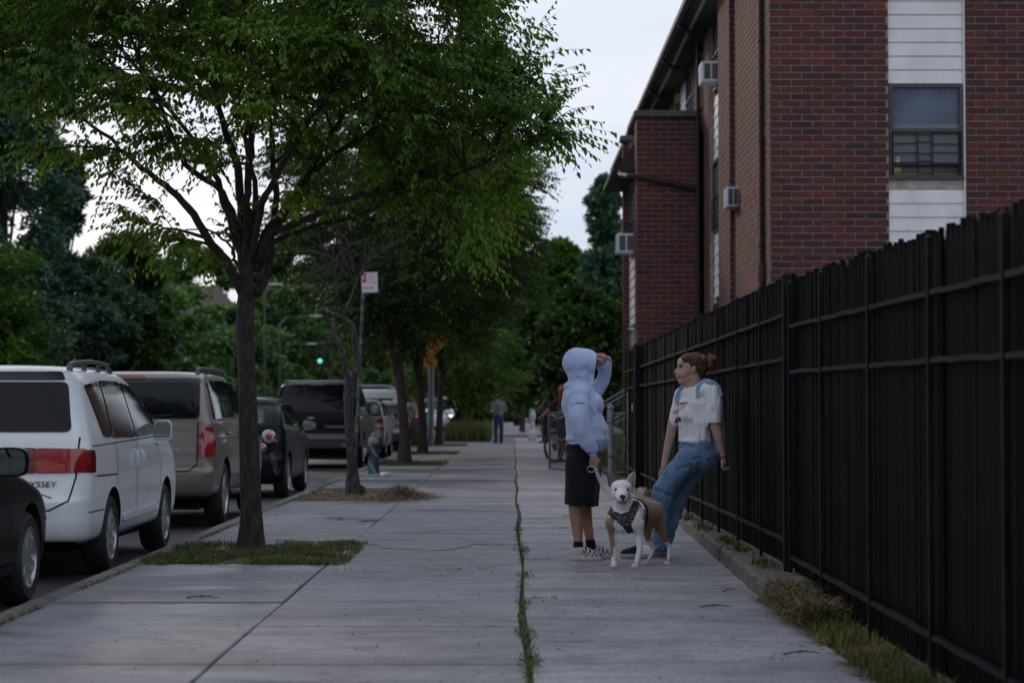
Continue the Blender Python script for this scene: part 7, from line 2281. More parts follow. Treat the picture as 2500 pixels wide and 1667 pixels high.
# shorts
organic('shorts', [
    ('c', qh(330,690,0), qh(322,800,0), 0.140, 0.145, 1.20, NY), ('c', qh(305,800,-0.085), qh(292,1075,-0.10), 0.118, 0.107), ('c', qh(345,800,0.085), qh(345,1085,0.09), 0.118, 0.100),
    ('c', qh(322,840,0), qh(318,930,0), 0.135, 0.11, 1.2, NY), ('c', qh(330,900,-0.10), qh(330,1060,-0.10), 0.105, 0.095),
], M_['shorts'], hp_, 0.010, 5, folds(5.5, 0.014, (1,1,0.35), 5.0, 0.003), cuts=[(qh(300,1076), (-0.09,0,-1), True)])
for a, b in ((qh(292,1318,-0.08), qh(292,1375,-0.08)), (qh(368,1306,0.09), qh(378,1360,0.09))):
    organic('sock', [('c', a, b, 0.039, 0.042)], M_['sock'], hp_, 0.006, 3, cuts=[(a + Vector((0,0,0.012)), (0,0,1), True)])
h1 = qh(245,1422,-0.08); h1.z = 0; h2 = qh(330,1408,0.09); h2.z = 0
h1 = at(1300+244/2.613, 1365, YH-0.12) - foot; h1.z = 0
h2 = at(1300+322/2.613, 1362, YH+0.10) - foot; h2.z = 0
shoe(hp_, h1, R(-12), 0.262, 0.10); shoe(hp_, h2, R(-6), 0.262, 0.10)

# ------------------------------------------------------------------ the woman leaning on the fence
YW = 16.1
wf = at(1580, 1352, YW); wf.z = 0
wo_ = empty('person', tuple(wf), label='woman in white t-shirt and blue jeans leaning back on the black fence', cat='person')
def qw(x, y, dy=0.0): return at(1300 + x/2.613, 820 + y/2.613, YW + dy) - wf
def qf(x, y, dy=0.0): return at(1560 + x/5.808, 830 + y/5.808, YW + dy) - wf
SD = Vector((0.72,-0.69,0))       # along the shoulders, towards the near one
HY = -0.02
bp_ = [
    ('e', qf(752,362,HY), (0.104,0.078,0.098)), ('e', qf(655,425,HY), (0.062,0.064,0.088)), ('c', qf(612,572,HY), qf(735,520,HY), 0.034, 0.044, 1.15, NY),
    ('e', qf(583,582,HY), (0.020,0.024,0.019)), ('e', qf(603,335,HY), (0.036,0.056,0.052)), ('c', qf(572,385,HY), qf(524,445,HY), 0.0105, 0.0145), ('e', qf(528,455,HY), (0.019,0.018,0.011)), ('e', qf(560,470,HY), (0.020,0.020,0.016)),
    ('e', qf(548,502,HY), (0.019,0.024,0.0090)), ('e', qf(553,530,HY), (0.018,0.022,0.0095)), ('e', qf(625,480,HY-0.030), (0.040,0.032,0.040)), ('e', qf(582,346,HY-0.022), (0.016,0.020,0.006)),
    ('e', qf(582,346,HY+0.022), (0.016,0.020,0.006)), ('e', qf(640,470,HY+0.030), (0.040,0.030,0.040)), ('c', qf(650,600,HY), qf(730,590,HY), 0.030, 0.040),
    ('c', qf(775,520,HY), qf(800,760,0), 0.056, 0.062), ('c', qf(715,640,HY), qf(760,760,0), 0.036, 0.05),
    ('c', qw(1060,400,0), qw(1045,680,0), 0.10, 0.11, 1.0, NY), ('c', qw(1055,720,0), qw(1065,770,0), 0.10, 0.10),
    ('c', qw(1148,350,-0.13), qw(1160,545,-0.17), 0.052, 0.045), ('c', qw(1160,545,-0.17), qw(1186,645,-0.175), 0.047, 0.038), ('c', qw(1186,645,-0.175), qw(1217,765,-0.15), 0.038, 0.0245),
    ('c', qw(945,380,0.12), qw(895,560,0.15), 0.048, 0.042), ('c', qw(895,560,0.15), qw(868,690,0.16), 0.042, 0.036), ('c', qw(868,690,0.16), qw(838,835,0.13), 0.036, 0.025),
    ('c', qw(1000,800,-0.05), qw(830,985,-0.09), 0.08, 0.055), ('c', qw(830,985,-0.09), qw(800,1350,-0.08), 0.05, 0.034), ('c', qw(1060,800,0.07), qw(935,1020,0.08), 0.08, 0.055), ('c', qw(935,1020,0.08), qw(850,1350,0.08), 0.05, 0.034),
]
bp_ += hand_prims(qw(1217,775,-0.15), (0.05,0.0,-1), (-0.5,-0.85,0), (0.75,0.45,0.15), 0.92)
bp_ += hand_prims(qw(836,842,0.13), (-0.15,0.0,-1), (-0.7,-0.7,0), (0.2,0.6,0.1), 0.90)
organic('body', bp_, skin_b, wo_, 0.0055, 3)
e_ = MB(); ellip(e_, qf(592,384,HY-0.047), (0.013,0.007,0.0075)); e_.build('eye', mat('dark eye', (0.02,0.012,0.01), 0.2), wo_, True)
e_ = MB(); ellip(e_, qf(592,384,HY+0.047), (0.013,0.007,0.0075)); e_.build('eye', mat('dark eye far', (0.02,0.012,0.01), 0.2), wo_, True)
e_ = MB(); capsule(e_, qf(568,352,HY-0.048), qf(628,348,HY-0.060), 0.0035, 0.003); e_.build('eyebrow', mat('brow', (0.03,0.016,0.012), 0.9), wo_, True)
e_ = MB(); capsule(e_, qf(574,376,HY-0.050), qf(612,378,HY-0.057), 0.0028, 0.002); e_.build('eyelash', mat('lash', (0.012,0.008,0.007), 0.9), wo_, True)
e_ = MB(); capsule(e_, qf(537,504,HY-0.008), qf(578,512,HY-0.030), 0.0045, 0.0028); capsule(e_, qf(541,526,HY-0.008), qf(572,522,HY-0.028), 0.005, 0.003); e_.build('lips', skin_mat('lips', (0.26,0.095,0.085)), wo_, True)
organic('ear', [('e', qf(782,405,HY-0.078), (0.017,0.010,0.026)), ('e', qf(770,448,HY-0.074), (0.009,0.008,0.012)), ('c', qf(762,385,HY-0.080), qf(800,385,HY-0.086), 0.006, 0.006)], skin_b, wo_, 0.003, 2)
hairm = mat('dark auburn hair', (0.075,0.030,0.017), 0.55, var=0.5, scale=26, bump=0.8, bscale=90, stretch=(0.6,1,3.0), spec=0.3)
hairb = mat('curly auburn hair', (0.14,0.055,0.026), 0.6, var=0.5, scale=30, bump=0.8, bscale=110, spec=0.3)
organic('hair', [
    ('e', qf(800,335,HY), (0.094,0.088,0.092)), ('e', qf(715,285,HY), (0.080,0.078,0.056)), ('e', qf(690,262,HY), (0.050,0.064,0.030)), ('e', qf(870,400,HY), (0.055,0.078,0.070)), ('c', qf(880,470,HY), qf(925,520,HY), 0.040, 0.022),
    ('e', qf(760,340,HY-0.062), (0.034,0.020,0.030)), ('e', qf(905,300,HY), (0.045,0.05,0.05)),
], hairm, wo_, 0.005, 3, folds(26, 0.005, (0.5,1,1.6), 2.0, 0.002))
rb2 = random.Random(4)
bun = [('e', qf(1015,300,HY), (0.042,0.045,0.042)), ('e', qf(1050,270,HY), (0.032,0.036,0.030)), ('e', qf(1030,380,HY), (0.030,0.034,0.040)), ('c', qf(940,330,HY), qf(1000,320,HY), 0.030, 0.03)]
for k in range(26):
    a = rb2.uniform(0, 6.28)
    bun.append(('e', qf(1025 + math.cos(a)*rb2.uniform(30,70), 320 + math.sin(a)*rb2.uniform(50,110), HY + rb2.uniform(-0.04,0.03)), (rb2.uniform(0.010,0.018),)*3))
organic('bun', bun, hairb, wo_, 0.0042, 2, folds(45, 0.006, (1,1,1), 6.0, 0.003))
cw = MB()
for k in range(60):      # loose curly strands
    a = rb2.uniform(0, 6.28); p = qf(1025 + math.cos(a)*75, 325 + math.sin(a)*110, HY + rb2.uniform(-0.05,0.04))
    q = p + Vector((math.cos(a)*0.012, rb2.uniform(-0.01,0.01), -math.sin(a)*0.012)); cw.tube([p, q, q + Vector((rb2.uniform(-0.01,0.012), 0, rb2.uniform(-0.014,0.008)))], [0.0022,0.0018,0.001], 4, cap=False)
o = cw.build('loose_strands', hairb, wo_); o['kind'] = 'stuff'
e_ = MB()
for (x, y) in ((905,215),(910,245),(918,270)): ellip(e_, qf(x, y, HY-0.05), (0.005,0.004,0.007))
e_.build('hair_clip', M_['chrome'], wo_)
# T-shirt
teef = creases(6.0, 0.010, (1.0,1.0,0.45), 11.0, 0.006)
def CP(x, y, off): return qw(x, y, 0) + SD*off
tee = organic('t_shirt', [
    ('c', qw(1125,345,-0.12), qw(960,368,0.12), 0.066, 0.060), ('c', qw(1050,365,0), qw(1045,430,0), 0.105, 0.125, 1.25, SD), ('c', qw(1050,430,0), qw(1048,560,0), 0.115, 0.118, 1.25, SD),
    ('c', qw(1048,560,0), qw(1040,660,0), 0.112, 0.120, 1.22, SD), ('e', qw(992,508,-0.06), (0.070,0.070,0.075)), ('e', qw(968,490,0.02), (0.050,0.055,0.070)), ('c', qw(985,530,-0.03), qw(1010,640,0), 0.075, 0.10),
    ('c', qw(1140,340,-0.135), qw(1152,430,-0.16), 0.066, 0.072), ('c', qw(1152,430,-0.16), qw(1153,545,-0.165), 0.072, 0.076), ('c', qw(948,372,0.12), qw(905,545,0.145), 0.056, 0.056), ('e', qw(1090,320,-0.05), (0.07,0.06,0.04)),
    ('e', qw(1045,668,0), (0.150,0.138,0.050)),
], M_['tee'], wo_, 0.0075, 10, teef)
me = tee.data      # cut sleeve ends and hem cleanly
bm = bmesh.new(); bm.from_mesh(me)
hz = qw(0,688).z; sz_ = qw(0,550).z
kill = [f for f in bm.faces if (f.calc_center_median().z < hz + (f.calc_center_median().x - qw(1040,0).x)*-0.16 and True) or (f.calc_center_median().z < sz_ and (f.calc_center_median().y < -0.105 and f.calc_center_median().x > qw(1100,0).x or f.calc_center_median().y > 0.115 and f.calc_center_median().x < qw(925,0).x))]
bmesh.ops.delete(bm, geom=kill, context='FACES')
bm.to_mesh(me); bm.free()
o_ = bpy.data.objects.new('tmp', me); so = o_.modifiers.new('so', 'SOLIDIFY'); so.thickness = 0.006; so.offset = -1
me2 = evaluated(o_); finish(me2, 60); tee.data = me2
if not me2.materials: me2.materials.append(M_['tee'])
tb = BVHTree.FromPolygons([v.co for v in me2.vertices], [tuple(p.vertices) for p in me2.polygons])
# print on the chest
def stick(name, me_, m_, parent, bvh, off=0.003):
    ok = True
    for v in me_.vertices:
        p = on_surface(bvh, v.co, off)
        if p is None: ok = False; break
        v.co = p
    if ok: link(name, me_, [m_], parent)
redp_ = mat('red print', (0.50,0.07,0.06), 0.8); pinkp = mat('pink print', (0.55,0.38,0.36), 0.8); darkp = mat('dark print', (0.03,0.03,0.04), 0.8)
tx_ = text_mesh('Keew', 0.030, depth=0.0, bold=0.0012, sx=1.05)
tx_.transform(T(*qf(660,892,-0.3)) @ Matrix.Rotation(R(-8),4,'Y') @ FACE_CAM)
stick('chest_lettering', tx_, redp_, wo_, tb)
for (x, y, rx, rz, m_) in ((640,985,0.026,0.012,pinkp),(600,1015,0.030,0.010,pinkp),(672,955,0.012,0.020,mat('cream print',(0.60,0.52,0.44),0.8)),(600,1130,0.017,0.018,darkp),(615,1105,0.010,0.007,darkp),(588,1165,0.012,0.006,darkp),(566,1030,0.012,0.006,redp_)):
    g = MB(); c_ = qf(x, y, -0.3); N_ = 22; vs = [c_]
    for k in range(N_):
        a = 2*math.pi*k/N_; w = 1 + 0.25*math.sin(3*a + x)
        vs.append(c_ + Vector((math.cos(a)*rx*w, 0, math.sin(a)*rz*w)))
    g.add(vs, [(0, 1+(k+1)%N_, 1+k) for k in range(N_)])
    stick('chest_print', g.mesh('chest_print'), m_, wo_, tb, 0.0025)
# straps and bag
strapm = fabric('light blue webbing', (0.27,0.40,0.60))
def strap(pts, w, off=0.008):
    ps = []
    for x, y in pts:
        p = on_surface(tb, qw(x, y), off)
        ps.append(p if p is not None else qw(x, y, -0.17))
    sp = smooth_path(ps, 4); mb = MB(); n_ = len(sp)
    for i, p in enumerate(sp):
        d = (sp[min(i+1,n_-1)] - sp[max(i-1,0)]).normalized()
        s_ = d.cross(Vector((0,-1,0))).normalized()*w/2
        f_ = Vector((0,-0.005,0))
        mb.v += [tuple(p - s_), tuple(p - s_*0.8 + f_), tuple(p + s_*0.8 + f_), tuple(p + s_), tuple(p + s_ + Vector((0,0.03,0))), tuple(p - s_ + Vector((0,0.03,0)))]
    for i in range(n_-1):
        for k in range(6): mb.f.append((i*6+k, (i+1)*6+k, (i+1)*6+(k+1)%6, i*6+(k+1)%6)); mb.m.append(0)
    mb.build('shoulder_strap', strapm, bagr, 40)
bagr = empty('backpack', tuple(wf + qw(1170,500,0.12)), label='light blue backpack worn by the woman, its straps over her shoulders', cat='backpack')
_off = qw(1170,500,0.12)
_wo, wo_bag = wo_, bagr
strap([(1052,392),(1052,360),(1062,322),(1090,297),(1125,290),(1160,305),(1185,335),(1198,385)], 0.040)
strap([(985,312),(962,335),(942,362),(932,395),(930,412)], 0.040, 0.006)
for ch in bagr.children: ch.location = -_off
organic('bag_body', [('c', qw(1150,420,0.10)-_off, qw(1155,720,0.06)-_off, 0.085, 0.10, 1.3, NY), ('e', qw(1172,735,0.0)-_off, (0.045,0.09,0.055))], fabric('pale blue canvas', (0.16,0.24,0.42), var=0.15), bagr, 0.012, 5, folds(6, 0.015, (1,1,1), 2.0))
# jeans
jf = creases(7.0, 0.012, (0.8,1.0,0.9), 14.0, 0.006, lambda co: 0.5 + 0.8*max(0, min(1, 1.0 - abs(co.z-0.35)*1.2)))
organic('jeans', [
    ('c', qw(1000,700,0), qw(1075,710,-0.02), 0.085, 0.105, 1.25, SD), ('c', qw(1030,700,0), qw(1085,770,0), 0.125, 0.125, 1.1, SD), ('e', qw(1085,770,-0.03), (0.115,0.12,0.12)), ('e', qw(1105,760,0.06), (0.10,0.10,0.11)),
    ('c', qw(1010,775,-0.07), qw(905,890,-0.10), 0.108, 0.095), ('c', qw(905,890,-0.10), qw(835,985,-0.10), 0.095, 0.088), ('c', qw(832,985,-0.10), qw(822,1120,-0.09), 0.088, 0.078), ('c', qw(822,1120,-0.09), qw(806,1330,-0.08), 0.078, 0.066),
    ('c', qw(1060,800,0.06), qw(985,905,0.07), 0.105, 0.092), ('c', qw(985,905,0.07), qw(925,1030,0.07), 0.092, 0.082), ('c', qw(925,1030,0.07), qw(890,1150,0.07), 0.080, 0.076), ('c', qw(890,1150,0.07), qw(838,1345,0.07), 0.074, 0.060),
], M_['denim'], wo_, 0.0075, 8, jf, cuts=[(qw(820,1368), (0,0,-1), True)])
jb = BVHTree.FromPolygons([v.co for v in wo_.children[-1].data.vertices], [tuple(p.vertices) for p in wo_.children[-1].data.polygons])
pts = [on_surface(jb, qw(x, y), 0.001) for x, y in ((1040,790),(985,835),(930,895),(880,955),(850,1010),(845,1090),(835,1200))]
if all(p is not None for p in pts): MB().tube(smooth_path(pts, 4), 0.0028, 5).build('seam', fabric('denim seam', (0.16,0.27,0.42)), wo_)
pts = [on_surface(jb, qw(x, y), 0.001) for x, y in ((1052,735),(1060,775),(1085,800),(1118,780),(1140,740))]
if all(p is not None for p in pts): MB().tube(smooth_path(pts, 4), 0.0026, 5).build('pocket_seam', fabric('denim seam', (0.05,0.10,0.18)), wo_)
MB().lathe([(0.027,-0.006),(0.030,-0.005),(0.030,0.005),(0.027,0.006)], axis_M(qw(1215,768,-0.15), qw(1217,775,-0.15)-qw(1200,705,-0.16)), 20, cap=False).build('wristband', mat('purple band', (0.16,0.05,0.30), 0.5), wo_)
s1 = at(1300+765/2.613, 1357, YW-0.10) - wf; s1.z = 0
s2 = at(1300+852/2.613, 1352, YW+0.12) - wf; s2.z = 0
shoe(wo_, s1, R(183), 0.262, 0.098, M_['blackshoe'], M_['tee'], laces=True)
shoe(wo_, s2, R(188), 0.262, 0.098, M_['blackshoe'], M_['blackshoe'], laces=True)

# ------------------------------------------------------------------ the dog
YD = 14.98
df = at(1523, 1384, YD); df.z = 0
dog = empty('dog', tuple(df), label='white and tan short-haired dog with pricked ears in a studded black harness', cat='dog')
def qd(x, y, dy=0.0): return at(1440 + x/5.6, 1120 + y/5.6, YD + dy) - df
dogp = [
    ('e', qd(430,388,0.0), (0.081,0.082,0.058)), ('e', qd(430,440,-0.02), (0.070,0.075,0.050)), ('c', qd(430,470,-0.05), qd(431,535,-0.125), 0.050, 0.043), ('e', qd(400,545,-0.105), (0.028,0.035,0.027)), ('e', qd(462,545,-0.105), (0.028,0.035,0.027)),
    ('e', qd(431,580,-0.09), (0.024,0.036,0.014)), ('e', qd(352,478,0.0), (0.034,0.05,0.042)), ('e', qd(508,478,0.0), (0.034,0.05,0.042)), ('c', qd(432,500,0.04), qd(440,620,0.06), 0.074, 0.080), ('c', qd(440,620,0.06), qd(458,740,0.07), 0.080, 0.100),
    ('e', qd(465,800,0.06), (0.124,0.105,0.098)), ('e', qd(455,880,0.05), (0.098,0.085,0.078)), ('e', qd(340,850,0.04), (0.058,0.075,0.085)), ('e', qd(610,840,0.04), (0.062,0.075,0.095)),
    ('c', qd(500,745,0.12), qd(700,745,0.32), 0.122, 0.110), ('c', qd(700,745,0.32), qd(850,735,0.46), 0.108, 0.088), ('e', qd(885,705,0.50), (0.076,0.10,0.078)),
    ('c', qd(905,780,0.47), qd(960,930,0.47), 0.066, 0.048), ('c', qd(960,930,0.47), qd(1005,1060,0.46), 0.046, 0.028), ('c', qd(1005,1060,0.46), qd(1092,1190,0.50), 0.026, 0.019), ('c', qd(1092,1190,0.50), qd(1078,1370,0.47), 0.018, 0.016), ('e', qd(1058,1418,0.43), (0.028,0.040,0.017)),
    ('c', qd(800,830,0.40), qd(785,960,0.38), 0.056, 0.042), ('c', qd(785,960,0.38), qd(795,1090,0.38), 0.040, 0.026), ('c', qd(795,1090,0.38), qd(868,1225,0.42), 0.024, 0.018), ('c', qd(868,1225,0.42), qd(812,1370,0.40), 0.017, 0.015), ('e', qd(765,1418,0.36), (0.030,0.040,0.017)),
    ('c', qd(300,870,0.03), qd(308,1000,0.05), 0.052, 0.034), ('c', qd(308,1000,0.05), qd(322,1200,0.04), 0.032, 0.024), ('c', qd(322,1200,0.04), qd(330,1400,0.03), 0.023, 0.021), ('e', qd(328,1455,0.0), (0.030,0.042,0.019)),
    ('c', qd(650,880,0.03), qd(672,1020,0.05), 0.054, 0.036), ('c', qd(672,1020,0.05), qd(684,1230,0.04), 0.033, 0.025), ('c', qd(684,1230,0.04), qd(648,1390,0.03), 0.023, 0.021), ('e', qd(618,1460,0.0), (0.032,0.044,0.019)),
    ('e', qd(700,880,0.22), (0.045,0.10,0.04)),
]
for (x, dx, y0, dy0) in ((328,0.0,1472,-0.035),(618,0.0,1474,-0.035),(765,0.0,1430,0.325),(1058,0.0,1430,0.395)):
    for k in (-1.5,-0.5,0.5,1.5): dogp.append(('c', qd(x + k*21, y0-6, dy0+0.02), qd(x + k*23, y0+2, dy0-0.004), 0.0085, 0.0085))
dm, N, L, P = new_mat('dog coat')
at_ = N.new('ShaderNodeVertexColor'); at_.layer_name = 'coat'
tc = N.new('ShaderNodeTexCoord')
hn = noise_tex(N, L, 120, 4, 0.7, tc.outputs['Object'])
L.new(mixc(N, L, at_.outputs['Color'], ramp(N, L, hn, [(0.3,(0.86,)*3),(0.7,(1.10,)*3)]), 1.0, 'MULTIPLY'), P.inputs['Base Color'])
P.inputs['Roughness'].default_value = 0.75; P.inputs['Specular IOR Level'].default_value = 0.2; P.inputs['Sheen Weight'].default_value = 0.2
add_bump(N, L, P, hn, 0.2, 0.003)
dbody = organic('body', dogp, dm, dog, 0.0060, 4)
me = dbody.data
ca = me.color_attributes.new('coat', 'FLOAT_COLOR', 'POINT')
def coat(co):
    n1 = noise.noise(co*14)*0.02
    x, y, z = co.x, co.y, co.z
    white_, tan_, pink = Vector((0.80,0.76,0.77)), Vector((0.27,0.155,0.098)), Vector((0.36,0.25,0.24))
    w = 0.0
    front = y + n1
    if z > qd(0,700).z: w = 1.0 if front < 0.155 else 0.0            # head and neck white
    elif front < 0.115:
        left_leg = x < qd(335,0).x + n1 and z < qd(0,800).z
        if left_leg: w = 0.0 if z > qd(0,1320).z + n1*2 else 1.0
        else: w = 1.0
        if z > qd(0,860).z and x < qd(262,0).x + n1: w = 0.0
    else:
        w = 0.0
        if z < qd(0,1190).z + n1*2: w = 0.9
        if front < 0.20 and x > qd(690,0).x: w = 0.0
    t = 0.5 + 0.5*noise.noise(co*6)
    c = white_.lerp(tan_*(0.85+0.3*t), 1-w)
    if z < 0.03: c = c.lerp(pink, 0.55)
    if (co - qd(430,500,-0.15)).length < 0.075 and z < qd(0,520).z: c = c.lerp(pink, 0.35)
    return c
data = np.zeros((len(me.vertices), 4), dtype=np.float32); data[:, 3] = 1
for i, v in enumerate(me.vertices): data[i, :3] = coat(v.co)
ca.data.foreach_set('color', data.ravel())
for s, bx_, by_, tx2, ty2 in ((-1,318,325,262,200),(1,552,322,606,178)):
    b0, t0 = qd(bx_, by_, 0.02), qd(tx2, ty2, 0.03)
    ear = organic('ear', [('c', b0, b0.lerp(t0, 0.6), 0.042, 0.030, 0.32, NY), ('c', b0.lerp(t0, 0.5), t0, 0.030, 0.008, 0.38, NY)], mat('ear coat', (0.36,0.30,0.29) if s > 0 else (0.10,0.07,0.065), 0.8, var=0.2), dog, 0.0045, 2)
    inn = MB(); capsule(inn, b0 + Vector((0,-0.011,0)), b0.lerp(t0, 0.72) + Vector((0,-0.008,0)), 0.027, 0.011, 0.2, NY)
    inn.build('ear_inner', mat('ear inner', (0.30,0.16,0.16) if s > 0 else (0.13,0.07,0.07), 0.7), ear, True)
db_ = BVHTree.FromPolygons([v.co for v in me.vertices], [tuple(p.vertices) for p in me.polygons])
for x in (352, 507):
    p = on_surface(db_, qd(x, 412), -0.004); e_ = MB(); ellip(e_, p, (0.014,0.008,0.011)); e_.build('eye', mat('dog eye', (0.008,0.006,0.008), 0.1), dog, True)
    p = on_surface(db_, qd(x, 410), -0.0075); e_ = MB(); ellip(e_, p, (0.019,0.009,0.014)); e_.build('eyelid', mat('eye rim', (0.16,0.10,0.10), 0.7), dog, True)
p = on_surface(db_, qd(431, 500), -0.006)
e_ = MB(); ellip(e_, p, (0.023,0.014,0.017)); ellip(e_, p + Vector((0,0.0,-0.016)), (0.011,0.012,0.016)); e_.build('nose', mat('dog nose', (0.014,0.010,0.011), 0.35, bump=0.3, bscale=200), dog, True)
ml = [on_surface(db_, qd(x, y), 0.0005) for x, y in ((372,588),(395,578),(418,568),(431,560),(445,568),(468,578),(490,590))]
if all(q is not None for q in ml): MB().tube(smooth_path(ml, 3), 0.0055, 6).build('mouth', mat('mouth line', (0.05,0.028,0.03), 0.6), dog, True)
# harness: a padded shell lifted off the chest
hpoly = [(243,640),(285,628),(330,715),(430,752),(525,718),(585,590),(640,600),(662,660),(650,705),(600,830),(562,885),(600,995),(520,1012),(455,930),(380,862),(290,800),(246,735)]
har = MB(); idx = {}
for pl in me.polygons:
    c = pl.center
    w_ = df + c
    # outline measured in the photograph, on the part of the chest that faces the street camera
    X_, Z_ = (w_.x)/w_.y, (w_.z-CAM_H)/w_.y
    px_z = ((X_*_cy*F_PX)*1.0 - _sy*F_PX*1.0) ; 
    vx_ = w_.x*_cy - w_.y*_sy; vy_ = w_.x*_sy + w_.y*_cy; zz_ = w_.z - CAM_H
    dd_ = vy_*_cp + zz_*_sp; up_ = -vy_*_sp + zz_*_cp
    sx_, sy2 = CX + F_PX*vx_/dd_, CY - F_PX*up_/dd_
    if pl.normal.y < 0.25 and c.y < 0.16 and in_poly((sx_-1440)*5.6, (sy2-1120)*5.6, hpoly):
        ids = []
        for vi in pl.vertices:
            if vi not in idx: idx[vi] = len(har.v); har.v.append(tuple(me.vertices[vi].co + me.vertices[vi].normal*0.009))
            ids.append(idx[vi])
        har.f.append(tuple(ids)); har.m.append(0)
hmz = har.mesh('harness', True)
o_ = bpy.data.objects.new('tmp', hmz); so = o_.modifiers.new('so', 'SOLIDIFY'); so.thickness = 0.010; so.offset = -1; sm = o_.modifiers.new('sm', 'SMOOTH'); sm.iterations = 3; sm.factor = 0.5
hme = evaluated(o_); hme.materials.clear(); finish(hme, 50)
hr = empty('dog_harness', tuple(df), label='black harness with rows of white studs worn by the dog', cat='harness')
hleather = mat('black harness cloth', (0.010,0.010,0.012), 0.6, var=0.3, bump=0.2)
link('chest_pad', hme, [hleather], hr)
hb2 = BVHTree.FromPolygons([v.co for v in hme.vertices], [tuple(p.vertices) for p in hme.polygons])
st = mat('white metal stud', (0.62,0.60,0.55), 0.25, metal=0.4)
for (x, y) in ((400,788),(468,790),(515,792),(560,790),(380,835),(408,825),(444,812),(482,825),(528,832),(420,862),(456,852),(495,872),(560,835),(532,880),(462,892),(502,905),(540,750),(588,785),(370,790),(310,725),(575,745)):
    p = on_surface(hb2, qd(x, y), -0.001)
    if p is not None:
        e_ = MB(); ellip(e_, p, (0.0042,0.004,0.0055), None, 8); e_.build('stud', st, hr, True)
# strap round the rib cage and the grab handle
rib = []
for k in range(24):
    a = 2*math.pi*k/24
    c = qd(585,745,0.215); d = Vector((math.cos(a)*0.8, math.cos(a)*-0.45, math.sin(a)))
    o0 = c + d*0.3
    loc, nn, _, _ = db_.ray_cast(o0, -d)
    rib.append((loc if loc is not None else c + d*0.12) + d*0.005)
rib.append(rib[0])
mb = MB()
ax = Vector((0.50,0.86,0)).normalized()*0.014
for p in rib:
    rd = (p - c).normalized()*0.004
    mb.v += [tuple(p-ax), tuple(p-ax+rd), tuple(p+ax+rd), tuple(p+ax)]
for i in range(24):
    for k in range(4): mb.f.append((i*4+k, (i+1)*4+k, (i+1)*4+(k+1)%4, i*4+(k+1)%4)); mb.m.append(0)
mb.build('girth_strap', hleather, hr)
pt = on_surface(db_, qd(610,560,0.1), 0.0, (0,1,0)) or qd(610,590,0.12)
MB().tube([qd(590,590,0.06), qd(640,600,0.10), qd(690,650,0.14), qd(735,680,0.18)], [0.016,0.018,0.016,0.010], 8).build('harness_handle', hleather, hr, True)
MB().tube([qd(640,590,0.05), qd(660,605,0.05), qd(700,655,0.09)], [0.006]*3, 6).build('buckle', M_['chrome'], hr)
nk = []
for k in range(17):
    a = math.pi*(0.0 + k/16)
    p = on_surface(db_, qd(455 - math.cos(a)*88, 640 + math.sin(a)*48), 0.003)
    if p is not None: nk.append(p)
tag(MB().tube([p for p in nk], 0.0035, 6).build('necklace', M_['chrome'], None, True), 'thin pale chain collar round the throat of the dog', 'collar')
bpy.data.objects['necklace'].location = df

# chain leash
la, lb = foot + qh(398,838,-0.215), df + qd(300,540,0.04)
def torus_link(mb, c, d, up, L_=0.032, W_=0.0125, r=0.0042):
    d = d.normalized(); up = (up - d*up.dot(d)).normalized()
    pts = []
    for k in range(12):
        a = 2*math.pi*k/12
        pts.append(c + d*(math.cos(a)*W_*0.9 + math.copysign(L_/2-W_*0.6, math.cos(a)) if abs(math.cos(a)) > 1e-6 else 0) + up*math.sin(a)*W_)
    pts = pts + [pts[0]]
    mb.tube(pts, r, 6, cap=False)
lsh = empty('chain_leash', tuple(la), label='silver chain leash running from the hooded person’s hand to the dog', cat='leash')
N_ = 24
cm_ = MB()
prev = None
for k in range(N_+1):
    t = k/N_
    p = la.lerp(lb, t) + Vector((0,0,-0.035*math.sin(math.pi*t)))
    q = la.lerp(lb, min(t+0.02,1.02)) + Vector((0,0,-0.035*math.sin(math.pi*min(t+0.02,1))))
    d = q - p
    up = Vector((0.3,-0.9,0.3)) if k % 2 else Vector((0.75,0.35,0.6))
    torus_link(cm_, p - la, d, up, 0.036 if k else 0.03, 0.0125)
co_ = cm_.build('chain', mat('chain steel', (0.55,0.55,0.56), 0.25, metal=0.85), lsh, True)
co_['kind'] = 'stuff'
rg = MB()
pts = [Vector((-0.03 + 0.032*math.cos(2*math.pi*k/24), -0.01, -0.012 + 0.024*math.sin(2*math.pi*k/24))) for k in range(25)]
rg.tube(pts, 0.003, 6, cap=False).build('handle_ring', M_['chrome'], lsh, True)
pts = [Vector((0.0, 0.0, 0.012))] + [qh(x, y, -0.21) + foot - la for x, y in ((425,800),(424,760),(415,735))]
MB().tube(smooth_path(pts, 4), 0.0025, 5).build('cord_loop', M_['chrome'], lsh, True)

